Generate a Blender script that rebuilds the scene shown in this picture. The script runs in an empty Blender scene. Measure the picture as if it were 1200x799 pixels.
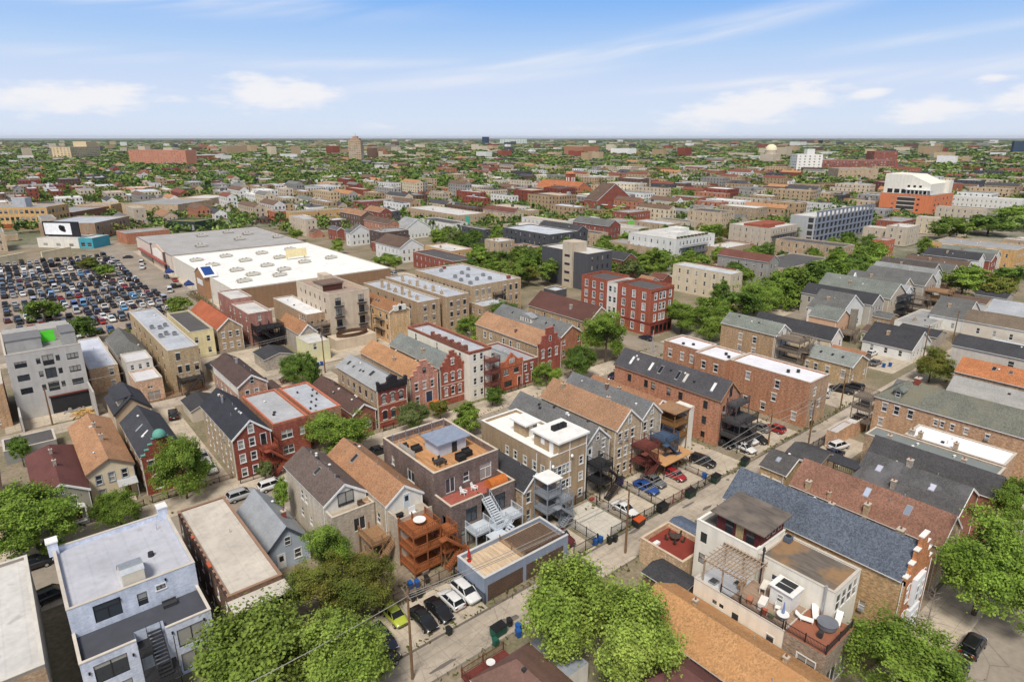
import bpy, math, random
import numpy as np
from mathutils import Vector, Matrix
R = math.radians
rnd = random.Random(11)
SC = bpy.context.scene
COL = SC.collection
# ------------------------------------------------------------------ camera
# world axes: x runs along the streets and alleys, y along the lots, metres; the drone hovers at 55 m over the origin
HEAD = R(50.5)
PITCH = math.atan2(238, 750)
CAMZ = 55.0
cd = bpy.data.cameras.new('camera'); cam = bpy.data.objects.new('camera', cd); COL.objects.link(cam)
cd.sensor_width = 36.0; cd.lens = 22.5; cd.clip_start = 1.0; cd.clip_end = 60000
cam.location = (0, 0, CAMZ); cam.rotation_euler = (R(90) - PITCH, 0, HEAD - R(90))
SC.camera = cam
# ------------------------------------------------------------------ sky, sun, exposure
SUN_EL, SUN_AZ = R(56), R(219)            # sun_az: direction the light comes from, counter-clockwise from +x
SKY_STRENGTH = 0.112
EXPOSURE = 0.43
world = bpy.data.worlds.new('World'); SC.world = world; world.use_nodes = True
def build_world():
    nt = world.node_tree; nt.nodes.clear(); N = nt.nodes.new; L = nt.links.new
    out = N('ShaderNodeOutputWorld'); bg = N('ShaderNodeBackground')
    sky = N('ShaderNodeTexSky'); sky.sky_type = 'NISHITA'; sky.sun_disc = False
    sky.sun_elevation = SUN_EL; sky.sun_rotation = R(90) - SUN_AZ
    sky.air_density = 1.0; sky.dust_density = 0.6; sky.ozone_density = 2.0
    tc = N('ShaderNodeTexCoord'); sep = N('ShaderNodeSeparateXYZ'); L(tc.outputs['Generated'], sep.inputs[0])
    def math_(op, a, b=None, c=None):
        n = N('ShaderNodeMath'); n.operation = op
        for i, v in enumerate((a, b, c)):
            if v is None: continue
            if isinstance(v, (int, float)): n.inputs[i].default_value = v
            else: L(v, n.inputs[i])
        return n.outputs[0]
    x, y, z = sep.outputs
    f = math_('ADD', math_('MULTIPLY', x, math.cos(HEAD)), math_('MULTIPLY', y, math.sin(HEAD)))
    r = math_('SUBTRACT', math_('MULTIPLY', x, math.sin(HEAD)), math_('MULTIPLY', y, math.cos(HEAD)))
    az = math_('ARCTAN2', r, f)            # radians, clockwise from the street axis we look along
    el = math_('ARCSINE', z)
    ramp = N('ShaderNodeValToRGB'); cr = ramp.color_ramp
    stops = [(0.0, (0.72, 0.79, 0.91)), (0.10, (0.68, 0.78, 0.94)), (0.25, (0.62, 0.73, 0.94)), (0.42, (0.47, 0.65, 0.93)), (0.62, (0.265, 0.50, 0.92)), (1.0, (0.13, 0.36, 0.84))]
    while len(cr.elements) < len(stops): cr.elements.new(0.5)
    for e, (p, c) in zip(cr.elements, stops): e.position = p; e.color = (*c, 1)
    L(math_('DIVIDE', el, R(16)), ramp.inputs[0])
    # clouds: soft heaps at given directions (azimuth, elevation, half widths in degrees, strength, tilt)
    comb = N('ShaderNodeCombineXYZ'); L(math_('MULTIPLY', az, 7.0), comb.inputs[0]); L(math_('MULTIPLY', el, 22.0), comb.inputs[1])
    no = N('ShaderNodeTexNoise'); no.inputs['Scale'].default_value = 3.4; no.inputs['Detail'].default_value = 7; no.inputs['Roughness'].default_value = .58
    L(comb.outputs[0], no.inputs['Vector'])
    total = None
    for a, e, ra, re, s, tilt in [(-18.6, 3.3, 4.6, 1.25, 1.0, 0.03), (-33.0, 2.7, 6.0, 1.1, .95, .04), (-39.5, 2.5, 3, 1.0, .9, 0), (-21.5, 4.4, 2.2, .45, .7, 0),
                                  (19.5, 2.4, 6.5, 1.35, 1.0, .16), (16.0, 1.7, 4.5, .5, .6, 0), (23.3, 3.0, 2.6, .8, .9, .1), (31.5, 1.9, 3.0, .85, .95, .05), (37.5, 2.4, 2.6, .9, .95, 0), (35.0, 3.9, 1.6, .3, .7, 0), (27.5, 3.1, 1.8, .4, .8, .1),
                                  (-39.5, 7.8, 1.5, .5, .6, 0), (-12, .9, 4, .35, .5, 0), (5.5, .7, 5, .3, .45, 0), (-5, 3.9, 7, .45, .32, .05)]:
        da = math_('SUBTRACT', az, R(a)); de = math_('SUBTRACT', math_('SUBTRACT', el, R(e)), math_('MULTIPLY', da, tilt))
        q = math_('ADD', math_('POWER', math_('DIVIDE', math_('ABSOLUTE', da), R(ra)), 2.0), math_('POWER', math_('DIVIDE', math_('ABSOLUTE', de), R(re)), 2.0))
        m = math_('MULTIPLY', math_('POWER', 2.718, math_('MULTIPLY', q, -.7)), s)
        total = m if total is None else math_('MAXIMUM', total, m)
    heap = N('ShaderNodeMapRange'); heap.interpolation_type = 'SMOOTHSTEP'
    L(math_('ADD', math_('MULTIPLY', total, .92), math_('MULTIPLY', no.outputs[0], 1.2)), heap.inputs[0])
    heap.inputs[1].default_value = .86; heap.inputs[2].default_value = 1.42
    # thin streaks
    comb2 = N('ShaderNodeCombineXYZ'); L(math_('MULTIPLY', az, 2.2), comb2.inputs[0]); L(math_('MULTIPLY', math_('SUBTRACT', el, math_('MULTIPLY', az, .16)), 26.0), comb2.inputs[1])
    no2 = N('ShaderNodeTexNoise'); no2.inputs['Scale'].default_value = 1.5; no2.inputs['Detail'].default_value = 5; L(comb2.outputs[0], no2.inputs['Vector'])
    tot2 = None
    for a, e, ra, re, s, tilt in [(12, 7.3, 14, .7, .75, .17), (38, 5.0, 8, .45, .8, .10), (-25, 9.6, 13, .9, .65, .0), (30, 6.6, 10, .35, .4, .1), (-3, 4.6, 10, .6, .5, .08), (4, 6.3, 12, .5, .5, .13), (-14, 5.6, 9, .4, .4, .03), (20, 4.2, 9, .35, .5, .06), (-30, 5.6, 10, .5, .35, .02)]:
        da = math_('SUBTRACT', az, R(a)); de = math_('SUBTRACT', math_('SUBTRACT', el, R(e)), math_('MULTIPLY', da, tilt))
        q = math_('ADD', math_('POWER', math_('DIVIDE', math_('ABSOLUTE', da), R(ra)), 2.0), math_('POWER', math_('DIVIDE', math_('ABSOLUTE', de), R(re)), 2.0))
        m = math_('MULTIPLY', math_('POWER', 2.718, math_('MULTIPLY', q, -1.0)), s)
        tot2 = m if tot2 is None else math_('MAXIMUM', tot2, m)
    st = N('ShaderNodeMapRange'); st.interpolation_type = 'SMOOTHSTEP'; L(no2.outputs[0], st.inputs[0]); st.inputs[1].default_value = .28; st.inputs[2].default_value = .66
    streak = math_('MULTIPLY', math_('MULTIPLY', st.outputs[0], tot2), 1.05)
    cov = math_('MAXIMUM', math_('MULTIPLY', heap.outputs[0], .88), streak)
    mix = N('ShaderNodeMixRGB'); L(cov, mix.inputs[0]); L(ramp.outputs[0], mix.inputs[1]); mix.inputs[2].default_value = (.93, .92, .94, 1)
    # low sky by its own gradient, the dome above from the sky model
    scale = N('ShaderNodeMixRGB'); scale.blend_type = 'MULTIPLY'; scale.inputs[0].default_value = 1; L(mix.outputs[0], scale.inputs[1])
    g = 1.0 / (SKY_STRENGTH * 2 ** EXPOSURE); scale.inputs[2].default_value = (g, g, g, 1)
    blend = N('ShaderNodeMapRange'); blend.interpolation_type = 'SMOOTHSTEP'; L(el, blend.inputs[0]); blend.inputs[1].default_value = R(12); blend.inputs[2].default_value = R(26)
    fin = N('ShaderNodeMixRGB'); L(blend.outputs[0], fin.inputs[0]); L(scale.outputs[0], fin.inputs[1])
    bw = N('ShaderNodeRGBToBW'); L(sky.outputs[0], bw.inputs[0]); wm = N('ShaderNodeMixRGB'); wm.inputs[0].default_value = .78; L(sky.outputs[0], wm.inputs[1])   # thin high cloud whitens the dome
    tint = N('ShaderNodeMixRGB'); tint.blend_type = 'MULTIPLY'; tint.inputs[0].default_value = 1; L(bw.outputs[0], tint.inputs[1]); tint.inputs[2].default_value = (1.38, 1.27, 1.17, 1); L(tint.outputs[0], wm.inputs[2]); L(wm.outputs[0], fin.inputs[2])
    L(fin.outputs[0], bg.inputs[0]); bg.inputs[1].default_value = SKY_STRENGTH; L(bg.outputs[0], out.inputs[0])
build_world()
SUN_STRENGTH = 2.5
sl = bpy.data.lights.new('sun', 'SUN'); sun = bpy.data.objects.new('sun', sl); COL.objects.link(sun)
sl.energy = SUN_STRENGTH; sl.angle = R(15); sl.color = (1.0, .94, .85)
sdir = Vector((math.cos(SUN_AZ) * math.cos(SUN_EL), math.sin(SUN_AZ) * math.cos(SUN_EL), math.sin(SUN_EL)))
sun.rotation_euler = sdir.to_track_quat('Z', 'Y').to_euler()
vs = SC.view_settings
vs.view_transform = 'Standard'; vs.look = 'None'; vs.exposure = EXPOSURE; vs.gamma = 1; vs.use_curve_mapping = False
SC.render.engine = 'CYCLES'
cy = SC.cycles
cy.max_bounces = 5; cy.diffuse_bounces = 3; cy.glossy_bounces = 2; cy.transmission_bounces = 2; cy.transparent_max_bounces = 4; cy.volume_bounces = 0
cy.use_denoising = True; cy.use_adaptive_sampling = True; cy.adaptive_threshold = .02
cy.caustics_reflective = False; cy.caustics_refractive = False

# ------------------------------------------------------------------ tagging
def tag(o, label=None, cat=None, group=None, kind=None):
    if label: o['label'] = label
    if cat: o['category'] = cat
    if group: o['group'] = group
    if kind: o['kind'] = kind
    return o
def thing(name, label, cat, loc=(0, 0, 0), rz=0.0, group=None):
    o = bpy.data.objects.new(name, None); o.empty_display_size = .3; COL.objects.link(o)
    o.location = loc; o.rotation_euler = (0, 0, rz)
    return tag(o, label, cat, group)
def put(name, mesh, parent=None, loc=(0, 0, 0), rz=0.0, scale=None):
    o = bpy.data.objects.new(name, mesh); COL.objects.link(o)
    if parent is not None: o.parent = parent
    o.location = loc; o.rotation_euler = (0, 0, rz)
    if scale: o.scale = scale
    return o
# ------------------------------------------------------------------ mesh builder
class MB:
    def __init__(s): s.v = []; s.f = []; s.m = []
    def poly(s, pts, m=0):
        i = len(s.v); s.v += [tuple(p) for p in pts]; s.f.append(tuple(range(i, i + len(pts)))); s.m.append(m)
    def box(s, x0, x1, y0, y1, z0, z1, m=0, mt=None):
        i = len(s.v)
        s.v += [(x0, y0, z0), (x1, y0, z0), (x1, y1, z0), (x0, y1, z0), (x0, y0, z1), (x1, y0, z1), (x1, y1, z1), (x0, y1, z1)]
        for k, q in enumerate(((0, 3, 2, 1), (4, 5, 6, 7), (0, 1, 5, 4), (1, 2, 6, 5), (2, 3, 7, 6), (3, 0, 4, 7))):
            s.f.append(tuple(i + j for j in q)); s.m.append(mt if (mt is not None and k == 1) else m)
    def taper(s, x, y, z0, z1, w0, d0, w1, d1, m=0):
        i = len(s.v)
        for z, w, d in ((z0, w0, d0), (z1, w1, d1)):
            s.v += [(x - w / 2, y - d / 2, z), (x + w / 2, y - d / 2, z), (x + w / 2, y + d / 2, z), (x - w / 2, y + d / 2, z)]
        for q in ((0, 3, 2, 1), (4, 5, 6, 7), (0, 1, 5, 4), (1, 2, 6, 5), (2, 3, 7, 6), (3, 0, 4, 7)):
            s.f.append(tuple(i + j for j in q)); s.m.append(m)
    def tube(s, p, q, r0, r1=None, n=8, m=0, cap=True):
        r1 = r0 if r1 is None else r1
        p = Vector(p); q = Vector(q); d = (q - p)
        if d.length < 1e-6: return
        d.normalize(); a = d.orthogonal().normalized(); b = d.cross(a); i = len(s.v)
        for c, rr in ((p, r0), (q, r1)):
            for k in range(n):
                t = 2 * math.pi * k / n; s.v.append(tuple(c + a * (rr * math.cos(t)) + b * (rr * math.sin(t))))
        for k in range(n):
            s.f.append((i + k, i + (k + 1) % n, i + n + (k + 1) % n, i + n + k)); s.m.append(m)
        if cap:
            s.f.append(tuple(i + k for k in range(n))[::-1]); s.m.append(m)
            s.f.append(tuple(i + n + k for k in range(n))); s.m.append(m)
    def beam(s, p, q, w, h, m=0):
        p = Vector(p); q = Vector(q); d = q - p
        if d.length < 1e-6: return
        d.normalize(); up = Vector((0, 0, 1)) if abs(d.z) < .95 else Vector((0, 1, 0))
        a = d.cross(up).normalized() * (w / 2); b = a.cross(d).normalized() * (h / 2); i = len(s.v)
        for c in (p, q): s.v += [tuple(c - a - b), tuple(c + a - b), tuple(c + a + b), tuple(c - a + b)]
        for f in ((0, 3, 2, 1), (4, 5, 6, 7), (0, 1, 5, 4), (1, 2, 6, 5), (2, 3, 7, 6), (3, 0, 4, 7)):
            s.f.append(tuple(i + j for j in f)); s.m.append(m)
    def prism(s, pts, ext, m=0):
        "polygon pts (3d, planar) extruded by vector ext"
        e = Vector(ext); a = [Vector(p) for p in pts]; b = [p + e for p in a]; n = len(a)
        s.poly(a[::-1], m); s.poly(b, m)
        for k in range(n): s.poly([a[k], a[(k + 1) % n], b[(k + 1) % n], b[k]], m)
    def mesh(s, name, mats, smooth=False):
        me = bpy.data.meshes.new(name); me.from_pydata(s.v, [], s.f)
        for mt in mats: me.materials.append(mt)
        if len(mats) > 1: me.polygons.foreach_set('material_index', s.m)
        if smooth: me.polygons.foreach_set('use_smooth', [True] * len(s.f))
        me.update(); return me
    def obj(s, name, mats, parent=None, loc=(0, 0, 0), rz=0.0, smooth=False):
        if not isinstance(mats, (list, tuple)): mats = [mats]
        return put(name, s.mesh(name, mats, smooth), parent, loc, rz)

# ------------------------------------------------------------------ materials
_mc = {}
def lin(c):
    "sRGB 0-255 as read off a surface -> linear"
    return tuple((v / 255 / 12.92) if v <= 10 else ((v / 255 + .055) / 1.055) ** 2.4 for v in c)
def mat(kind, col=(.5, .5, .5), col2=None, rough=.85, sc=1.0, amt=1.0, objcol=False, spec=.3):
    key = (kind, tuple(col), col2, rough, sc, amt, objcol)
    if kind in ('brick', 'shingle'):
        de = lambda c: tuple(v * .87 + .13 * (.3 * c[0] + .5 * c[1] + .2 * c[2]) for v in c)
        q = .82 if kind == 'shingle' else 1.12
        col = tuple(v * q for v in de(col)); col2 = tuple(v * q for v in de(col2)) if col2 else None
    if key in _mc: return _mc[key]
    m = bpy.data.materials.new(kind); m.use_nodes = True; _mc[key] = m
    nt = m.node_tree; nt.nodes.clear(); N = nt.nodes.new; L = nt.links.new
    out = N('ShaderNodeOutputMaterial'); b = N('ShaderNodeBsdfPrincipled'); L(b.outputs[0], out.inputs[0])
    b.inputs['Roughness'].default_value = rough; b.inputs['Specular IOR Level'].default_value = spec
    tc = N('ShaderNodeTexCoord')
    def mapping(scale):
        n = N('ShaderNodeMapping'); L(tc.outputs['Object'], n.inputs[0]); n.inputs['Scale'].default_value = scale; return n.outputs[0]
    def noise(vec, scale, det=3, ro=.55):
        n = N('ShaderNodeTexNoise'); L(vec, n.inputs['Vector']); n.inputs['Scale'].default_value = scale; n.inputs['Detail'].default_value = det; n.inputs['Roughness'].default_value = ro; return n.outputs[0]
    def rng(v, a, c, lo, hi):
        n = N('ShaderNodeMapRange'); L(v, n.inputs[0]); n.inputs[1].default_value = a; n.inputs[2].default_value = c; n.inputs[3].default_value = lo; n.inputs[4].default_value = hi; return n.outputs[0]
    def mul(c, v):
        n = N('ShaderNodeMixRGB'); n.blend_type = 'MULTIPLY'; n.inputs[0].default_value = 1; L(c, n.inputs[1]); L(v, n.inputs[2]); return n.outputs[0]
    def mixc(fac, c1, c2):
        n = N('ShaderNodeMixRGB')
        for i, v in ((0, fac), (1, c1), (2, c2)):
            if isinstance(v, tuple): n.inputs[i].default_value = (*v, 1)
            elif isinstance(v, float): n.inputs[i].default_value = v
            else: L(v, n.inputs[i])
        return n.outputs[0]
    if objcol:
        oi = N('ShaderNodeObjectInfo'); base = oi.outputs['Color']
    else:
        rg = N('ShaderNodeRGB'); rg.outputs[0].default_value = (*col, 1); base = rg.outputs[0]
    P = mapping((sc, sc, sc))
    c2 = col2
    if kind == 'brick':
        n1 = noise(mapping((2.2 * sc, 2.2 * sc, 9 * sc)), 1.6, 3, .75); n2 = noise(P, .35, 4); n3 = noise(mapping((1.4, 1.4, .16)), 1.0, 3)
        v = rng(n1, .3, .7, 1 - .42 * amt, 1 + .42 * amt); c = mul(base, v)
        if c2: c = mixc(rng(n2, .45, .66, 0.0, .75), c, c2)
        c = mul(c, rng(n2, .25, .75, 1 - .22 * amt, 1 + .16 * amt)); c = mul(c, rng(n3, .35, .75, 1.08, .80)); c = mul(c, rng(noise(mapping((1.5, 1.5, 3.4)), 1.3, 2, .7), .32, .68, 1 - .36 * amt, 1 + .36 * amt))
    elif kind == 'siding':
        w = N('ShaderNodeTexWave'); w.bands_direction = 'Z'; L(P, w.inputs[0]); w.inputs['Scale'].default_value = 2.4; w.wave_profile = 'SAW'
        c = mul(base, rng(w.outputs[0], 0, 1, .86, 1.04)); c = mul(c, rng(noise(P, .5, 4), .3, .7, .92, 1.06))
    elif kind == 'stucco':
        c = mul(base, rng(noise(P, .45, 5, .62), .25, .75, 1 - .16 * amt, 1 + .10 * amt)); c = mul(c, rng(noise(mapping((1.2, 1.2, .12)), 1.0, 4), .4, .8, 1.03, .86))
    elif kind == 'shingle':
        vo = N('ShaderNodeTexVoronoi'); L(P, vo.inputs['Vector']); vo.inputs['Scale'].default_value = 6.5
        hs = N('ShaderNodeSeparateColor'); L(vo.outputs['Color'], hs.inputs[0])
        c = mul(base, rng(hs.outputs[0], 0, 1, 1 - .26 * amt, 1 + .24 * amt)); n2 = noise(P, .22, 5, .6)
        c = mul(c, rng(n2, .3, .7, .84, 1.14)); c = mul(c, rng(noise(mapping((1.0, .25, 1)), .8, 3), .35, .7, .92, 1.07))
        if c2: c = mixc(rng(n2, .5, .62, 0.0, .7), c, c2)
    elif kind == 'membrane':
        n1 = noise(P, .16, 6, .62); n2 = noise(P, 1.1, 5, .6)
        w = N('ShaderNodeTexWave'); L(P, w.inputs[0]); w.inputs['Scale'].default_value = .16; w.inputs['Distortion'].default_value = .0
        c = mul(base, rng(n1, .34, .72, 1.05, 1 - .26 * amt)); c = mul(c, rng(n2, .40, .78, 1.03, 1 - .18 * amt)); c = mul(c, rng(w.outputs[0], .965, .999, 1.0, .94))
        n4 = noise(P, .55, 2, .4); c = mixc(rng(n4, .66, .74, 0.0, .35 * amt), c, c2 or (.25, .23, .2))
    elif kind == 'concrete':
        n1 = noise(P, .13, 6, .6); n2 = noise(P, 1.2, 5, .65)
        br = N('ShaderNodeTexBrick'); L(P, br.inputs[0]); br.offset = 0; br.inputs['Scale'].default_value = .42; br.inputs['Mortar Size'].default_value = .009; br.inputs['Brick Width'].default_value = 1; br.inputs['Row Height'].default_value = 1
        br.inputs['Color1'].default_value = (1, 1, 1, 1); br.inputs['Color2'].default_value = (.93, .93, .93, 1); br.inputs['Mortar'].default_value = (.6, .58, .55, 1)
        vo = N('ShaderNodeTexVoronoi'); vo.feature = 'DISTANCE_TO_EDGE'; L(P, vo.inputs['Vector']); vo.inputs['Scale'].default_value = .22
        c = mul(base, rng(n1, .3, .7, 1 - .24 * amt, 1 + .12 * amt)); c = mul(c, rng(n2, .3, .75, 1.06, .84)); c = mul(c, br.outputs[0]); c = mul(c, rng(vo.outputs[0], 0, .012, .72, 1.0))
        c = mixc(rng(noise(P, .4, 5, .7), .56, .70, 0.0, .55 * amt), c, c2 or (.13, .115, .1)); c = mixc(rng(noise(mapping((.05, .55, 1)), 1, 5, .7), .55, .68, 0.0, .4 * amt), c, (.16, .14, .12))
    elif kind == 'asphalt':
        c = mul(base, rng(noise(P, .12, 6, .6), .3, .7, .78, 1.2)); c = mul(c, rng(noise(P, 1.5, 4), .3, .7, .9, 1.1))
        vo = N('ShaderNodeTexVoronoi'); vo.feature = 'DISTANCE_TO_EDGE'; L(P, vo.inputs['Vector']); vo.inputs['Scale'].default_value = .13
        c = mul(c, rng(vo.outputs[0], 0, .01, .65, 1.0))
    elif kind == 'soil':
        n1 = noise(P, .09, 7, .65); c = mixc(rng(n1, .42, .58, 0.0, 1.0), base, c2 or (.05, .08, .02)); c = mul(c, rng(noise(P, 2.0, 5), .3, .7, .75, 1.25))
    elif kind == 'wood':
        c = mul(base, rng(noise(mapping((6 * sc, 6 * sc, 6 * sc)), 1.0, 4), .3, .7, .74, 1.25)); c = mul(c, rng(noise(P, .5, 4), .3, .7, .85, 1.12))
    elif kind == 'planks':
        w = N('ShaderNodeTexWave'); w.bands_direction = 'X'; L(P, w.inputs[0]); w.inputs['Scale'].default_value = 1.6
        c = mul(base, rng(w.outputs[0], .0, .12, .6, 1.0)); c = mul(c, rng(noise(mapping((3, .4, 1)), 1.0, 4), .3, .7, .72, 1.25))
        if c2: c = mixc(rng(noise(P, .3, 3), .45, .6, 0.0, 1.0), c, c2)
    elif kind == 'leaf':
        oi2 = N('ShaderNodeObjectInfo'); n1 = noise(P, .55, 3); n2 = noise(P, 3.0, 2)
        c = mixc(rng(n1, .35, .65, 0.0, 1.0), base, c2 or col); c = mul(c, rng(n2, .3, .7, .55, 1.25)); c = mul(c, rng(oi2.outputs['Random'], 0, 1, .82, 1.16))
    elif kind == 'glass':
        oi2 = N('ShaderNodeObjectInfo'); sp = N('ShaderNodeSeparateXYZ'); L(tc.outputs['Object'], sp.inputs[0])
        wn = N('ShaderNodeTexWhiteNoise'); wn.noise_dimensions = '1D'; L(oi2.outputs['Random'], wn.inputs['W'])
        thr = rng(wn.outputs[0], 0, 1, -.6, 3.0)
        gt = N('ShaderNodeMath'); gt.operation = 'GREATER_THAN'; L(sp.outputs[2], gt.inputs[0]); L(thr, gt.inputs[1])
        fac = N('ShaderNodeMath'); fac.operation = 'MULTIPLY'; L(gt.outputs[0], fac.inputs[0]); fac.inputs[1].default_value = .8 * amt
        cc = mul(base, rng(oi2.outputs['Random'], 0, 1, .5, 1.6)); c = mixc(fac.outputs[0], cc, (.42, .41, .38))
        b.inputs['Specular IOR Level'].default_value = .6
    elif kind == 'metal':
        b.inputs['Metallic'].default_value = .6; c = mul(base, rng(noise(P, 1.4, 4), .3, .7, .85, 1.15))
    elif kind == 'paint':
        c = base; b.inputs['Coat Weight'].default_value = .55; b.inputs['Coat Roughness'].default_value = .06
        c = mul(c, rng(noise(P, .9, 3), .3, .7, .94, 1.06))
    elif kind == 'attr':
        at = N('ShaderNodeAttribute'); at.attribute_name = 'Col'; c = mul(at.outputs[0], rng(noise(P, .5, 4), .3, .7, .85, 1.15))
    else:
        c = mul(base, rng(noise(P, .8, 4), .3, .7, 1 - .1 * amt, 1 + .1 * amt))
    L(c, b.inputs['Base Color'])
    if kind == 'leaf':
        tr = N('ShaderNodeBsdfTranslucent'); L(c, tr.inputs[0]); mx = N('ShaderNodeMixShader'); mx.inputs[0].default_value = .22
        L(b.outputs[0], mx.inputs[1]); L(tr.outputs[0], mx.inputs[2]); L(mx.outputs[0], out.inputs[0])
    return m
# ------------------------------------------------------------------ palette (real surface colours)
def brick(r, g, b, c2=None, amt=1.0): return mat('brick', lin((r, g, b)), lin(c2) if c2 else None, amt=amt)
WHITE_TRIM = mat('flat', (.78, .78, .76), rough=.6)
BLACK = mat('flat', (.018, .018, .02), rough=.5)
DARK = mat('flat', (.035, .035, .038), rough=.7)
GREY = mat('flat', (.28, .28, .29), rough=.6)
LGREY = mat('metal', (.55, .57, .6), rough=.45)
GLASS = mat('glass', (.035, .042, .05), rough=.06)
DGLASS = mat('glass', (.02, .024, .028), rough=.05, amt=0.0)
TAN = brick(176, 150, 118, (150, 120, 92)); BUFF = brick(188, 164, 130, (165, 140, 112)); TAN2 = brick(160, 136, 110)
REDB = brick(142, 68, 50, (122, 60, 46)); REDB2 = brick(152, 76, 55); ORANGEB = brick(186, 130, 98, (166, 108, 80)); DKBRICK = brick(98, 84, 76, (84, 70, 64)); PINKB = brick(160, 112, 98)
BROWNB = brick(118, 92, 74, (98, 74, 60)); GREYB = brick(166, 158, 146, (148, 138, 126))
WHITEB = mat('stucco', lin((226, 222, 212)), amt=.8); CREAM = mat('siding', lin((224, 208, 178))); BEIGE = mat('stucco', lin((206, 190, 168)))
MEMB = mat('membrane', lin((210, 208, 204))); MEMB2 = mat('membrane', lin((182, 184, 188))); MEMBG = mat('membrane', lin((160, 160, 160))); TAR = mat('membrane', lin((92, 90, 90)), amt=.6)
SILVER = mat('membrane', lin((186, 191, 199)))
def sh(r, g, b, c2=None, amt=1.0): return mat('shingle', lin((r, g, b)), lin(c2) if c2 else None, amt=amt)
SH_TAN = sh(176, 126, 88); SH_GREY = sh(112, 112, 110); SH_DK = sh(70, 70, 74); SH_BROWN = sh(112, 90, 76); SH_RED = sh(124, 78, 66); SH_GREEN = sh(128, 134, 126); SH_LT = sh(168, 170, 172)
WOODN = mat('wood', lin((150, 118, 88))); WOODO = mat('wood', lin((150, 90, 54))); WOODG = mat('wood', lin((124, 112, 100))); WOODB = mat('wood', lin((92, 70, 54)))
IRON = mat('flat', (.03, .03, .033), rough=.5); IRONR = mat('flat', lin((110, 62, 56)), rough=.6); IRONB = mat('flat', lin((70, 88, 112)), rough=.6); STEELW = mat('flat', lin((196, 204, 212)), rough=.5); STEELG = mat('flat', lin((138, 144, 152)), rough=.5)

# ------------------------------------------------------------------ windows
_wm = {}
def window_mesh(w, h, sash, style):
    k = ('w', round(w, 2), round(h, 2), sash.name, style)
    if k in _wm: return _wm[k]
    b = MB(); t = .055
    b.poly([(-w / 2, .10, 0), (w / 2, .10, 0), (w / 2, .10, h), (-w / 2, .10, h)], 0)
    for x0, x1, z0, z1 in ((-w / 2, -w / 2 + t, 0, h), (w / 2 - t, w / 2, 0, h), (-w / 2 + t, w / 2 - t, 0, t), (-w / 2 + t, w / 2 - t, h - t, h)):
        b.box(x0, x1, .035, .098, z0, z1, 1)
    if style == 'hung': b.box(-w / 2 + t, w / 2 - t, .04, .098, h * .5 - .03, h * .5 + .03, 1)
    elif style == 'pair': b.box(-.04, .04, .04, .098, t, h - t, 1); b.box(-w / 2 + t, w / 2 - t, .045, .098, h * .55 - .025, h * .55 + .025, 1)
    elif style == 'slider': b.box(-.035, .035, .04, .098, t, h - t, 1)
    elif style == 'transom': b.box(-.035, .035, .04, .098, t, h * .68, 1); b.box(-w / 2 + t, w / 2 - t, .04, .098, h * .68, h * .68 + .06, 1)
    elif style == 'triple':
        for x in (-w / 6, w / 6): b.box(x - .035, x + .035, .04, .098, t, h - t, 1)
    _wm[k] = b.mesh('window', [GLASS, sash]); return _wm[k]
def trim_mesh(w, h, tm, style):
    k = ('t', round(w, 2), round(h, 2), tm.name, style)
    if k in _wm: return _wm[k]
    b = MB(); t = .1 if style == 'full' else .16
    if style == 'full':
        b.box(-w / 2 - t, -w / 2, -.035, .03, 0, h); b.box(w / 2, w / 2 + t, -.035, .03, 0, h); b.box(-w / 2 - t, w / 2 + t, -.04, .03, h, h + .14); b.box(-w / 2 - t - .04, w / 2 + t + .04, -.08, .03, -.12, 0)
    elif style == 'lintel':
        b.box(-w / 2 - .12, w / 2 + .12, -.045, .03, h, h + .24); b.box(-w / 2 - .1, w / 2 + .1, -.07, .03, -.13, 0)
    elif style == 'arch':
        n = 6
        for i in range(n):
            a0, a1 = math.pi * i / n, math.pi * (i + 1) / n; r0, r1 = w / 2 + .02, w / 2 + .22
            b.prism([(-r0 * math.cos(a0), -.05, h - .02 + .55 * r0 * math.sin(a0)), (-r1 * math.cos(a0), -.05, h - .02 + .6 * r1 * math.sin(a0)), (-r1 * math.cos(a1), -.05, h - .02 + .6 * r1 * math.sin(a1)), (-r0 * math.cos(a1), -.05, h - .02 + .55 * r0 * math.sin(a1))], (0, .07, 0))
        b.box(-w / 2 - .1, w / 2 + .1, -.07, .03, -.13, 0)
    else:
        b.box(-w / 2 - .08, w / 2 + .08, -.06, .03, -.11, 0)
    _wm[k] = b.mesh('window_frame', [tm]); return _wm[k]
def wrow(z, h, w, xs, style='hung', trim='sill'): return dict(z=z, h=h, w=w, xs=xs, style=style, trim=trim)
def grid(floors, n, z0=.9, fh=3.0, h=1.55, w=.9, style='hung', trim='sill', m=.14):
    "n windows spread on each floor; n may be a list per floor or a list of explicit fractions"
    out = []
    for i in range(floors):
        k = n[i] if isinstance(n, (list, tuple)) and len(n) == floors else n
        xs = list(k) if isinstance(k, (list, tuple)) else [(m + (1 - 2 * m) * j / (k - 1)) if k > 1 else .5 for j in range(k)]
        if xs: out.append(wrow(z0 + i * fh, h, w, xs, style, trim))
    return out
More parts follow.
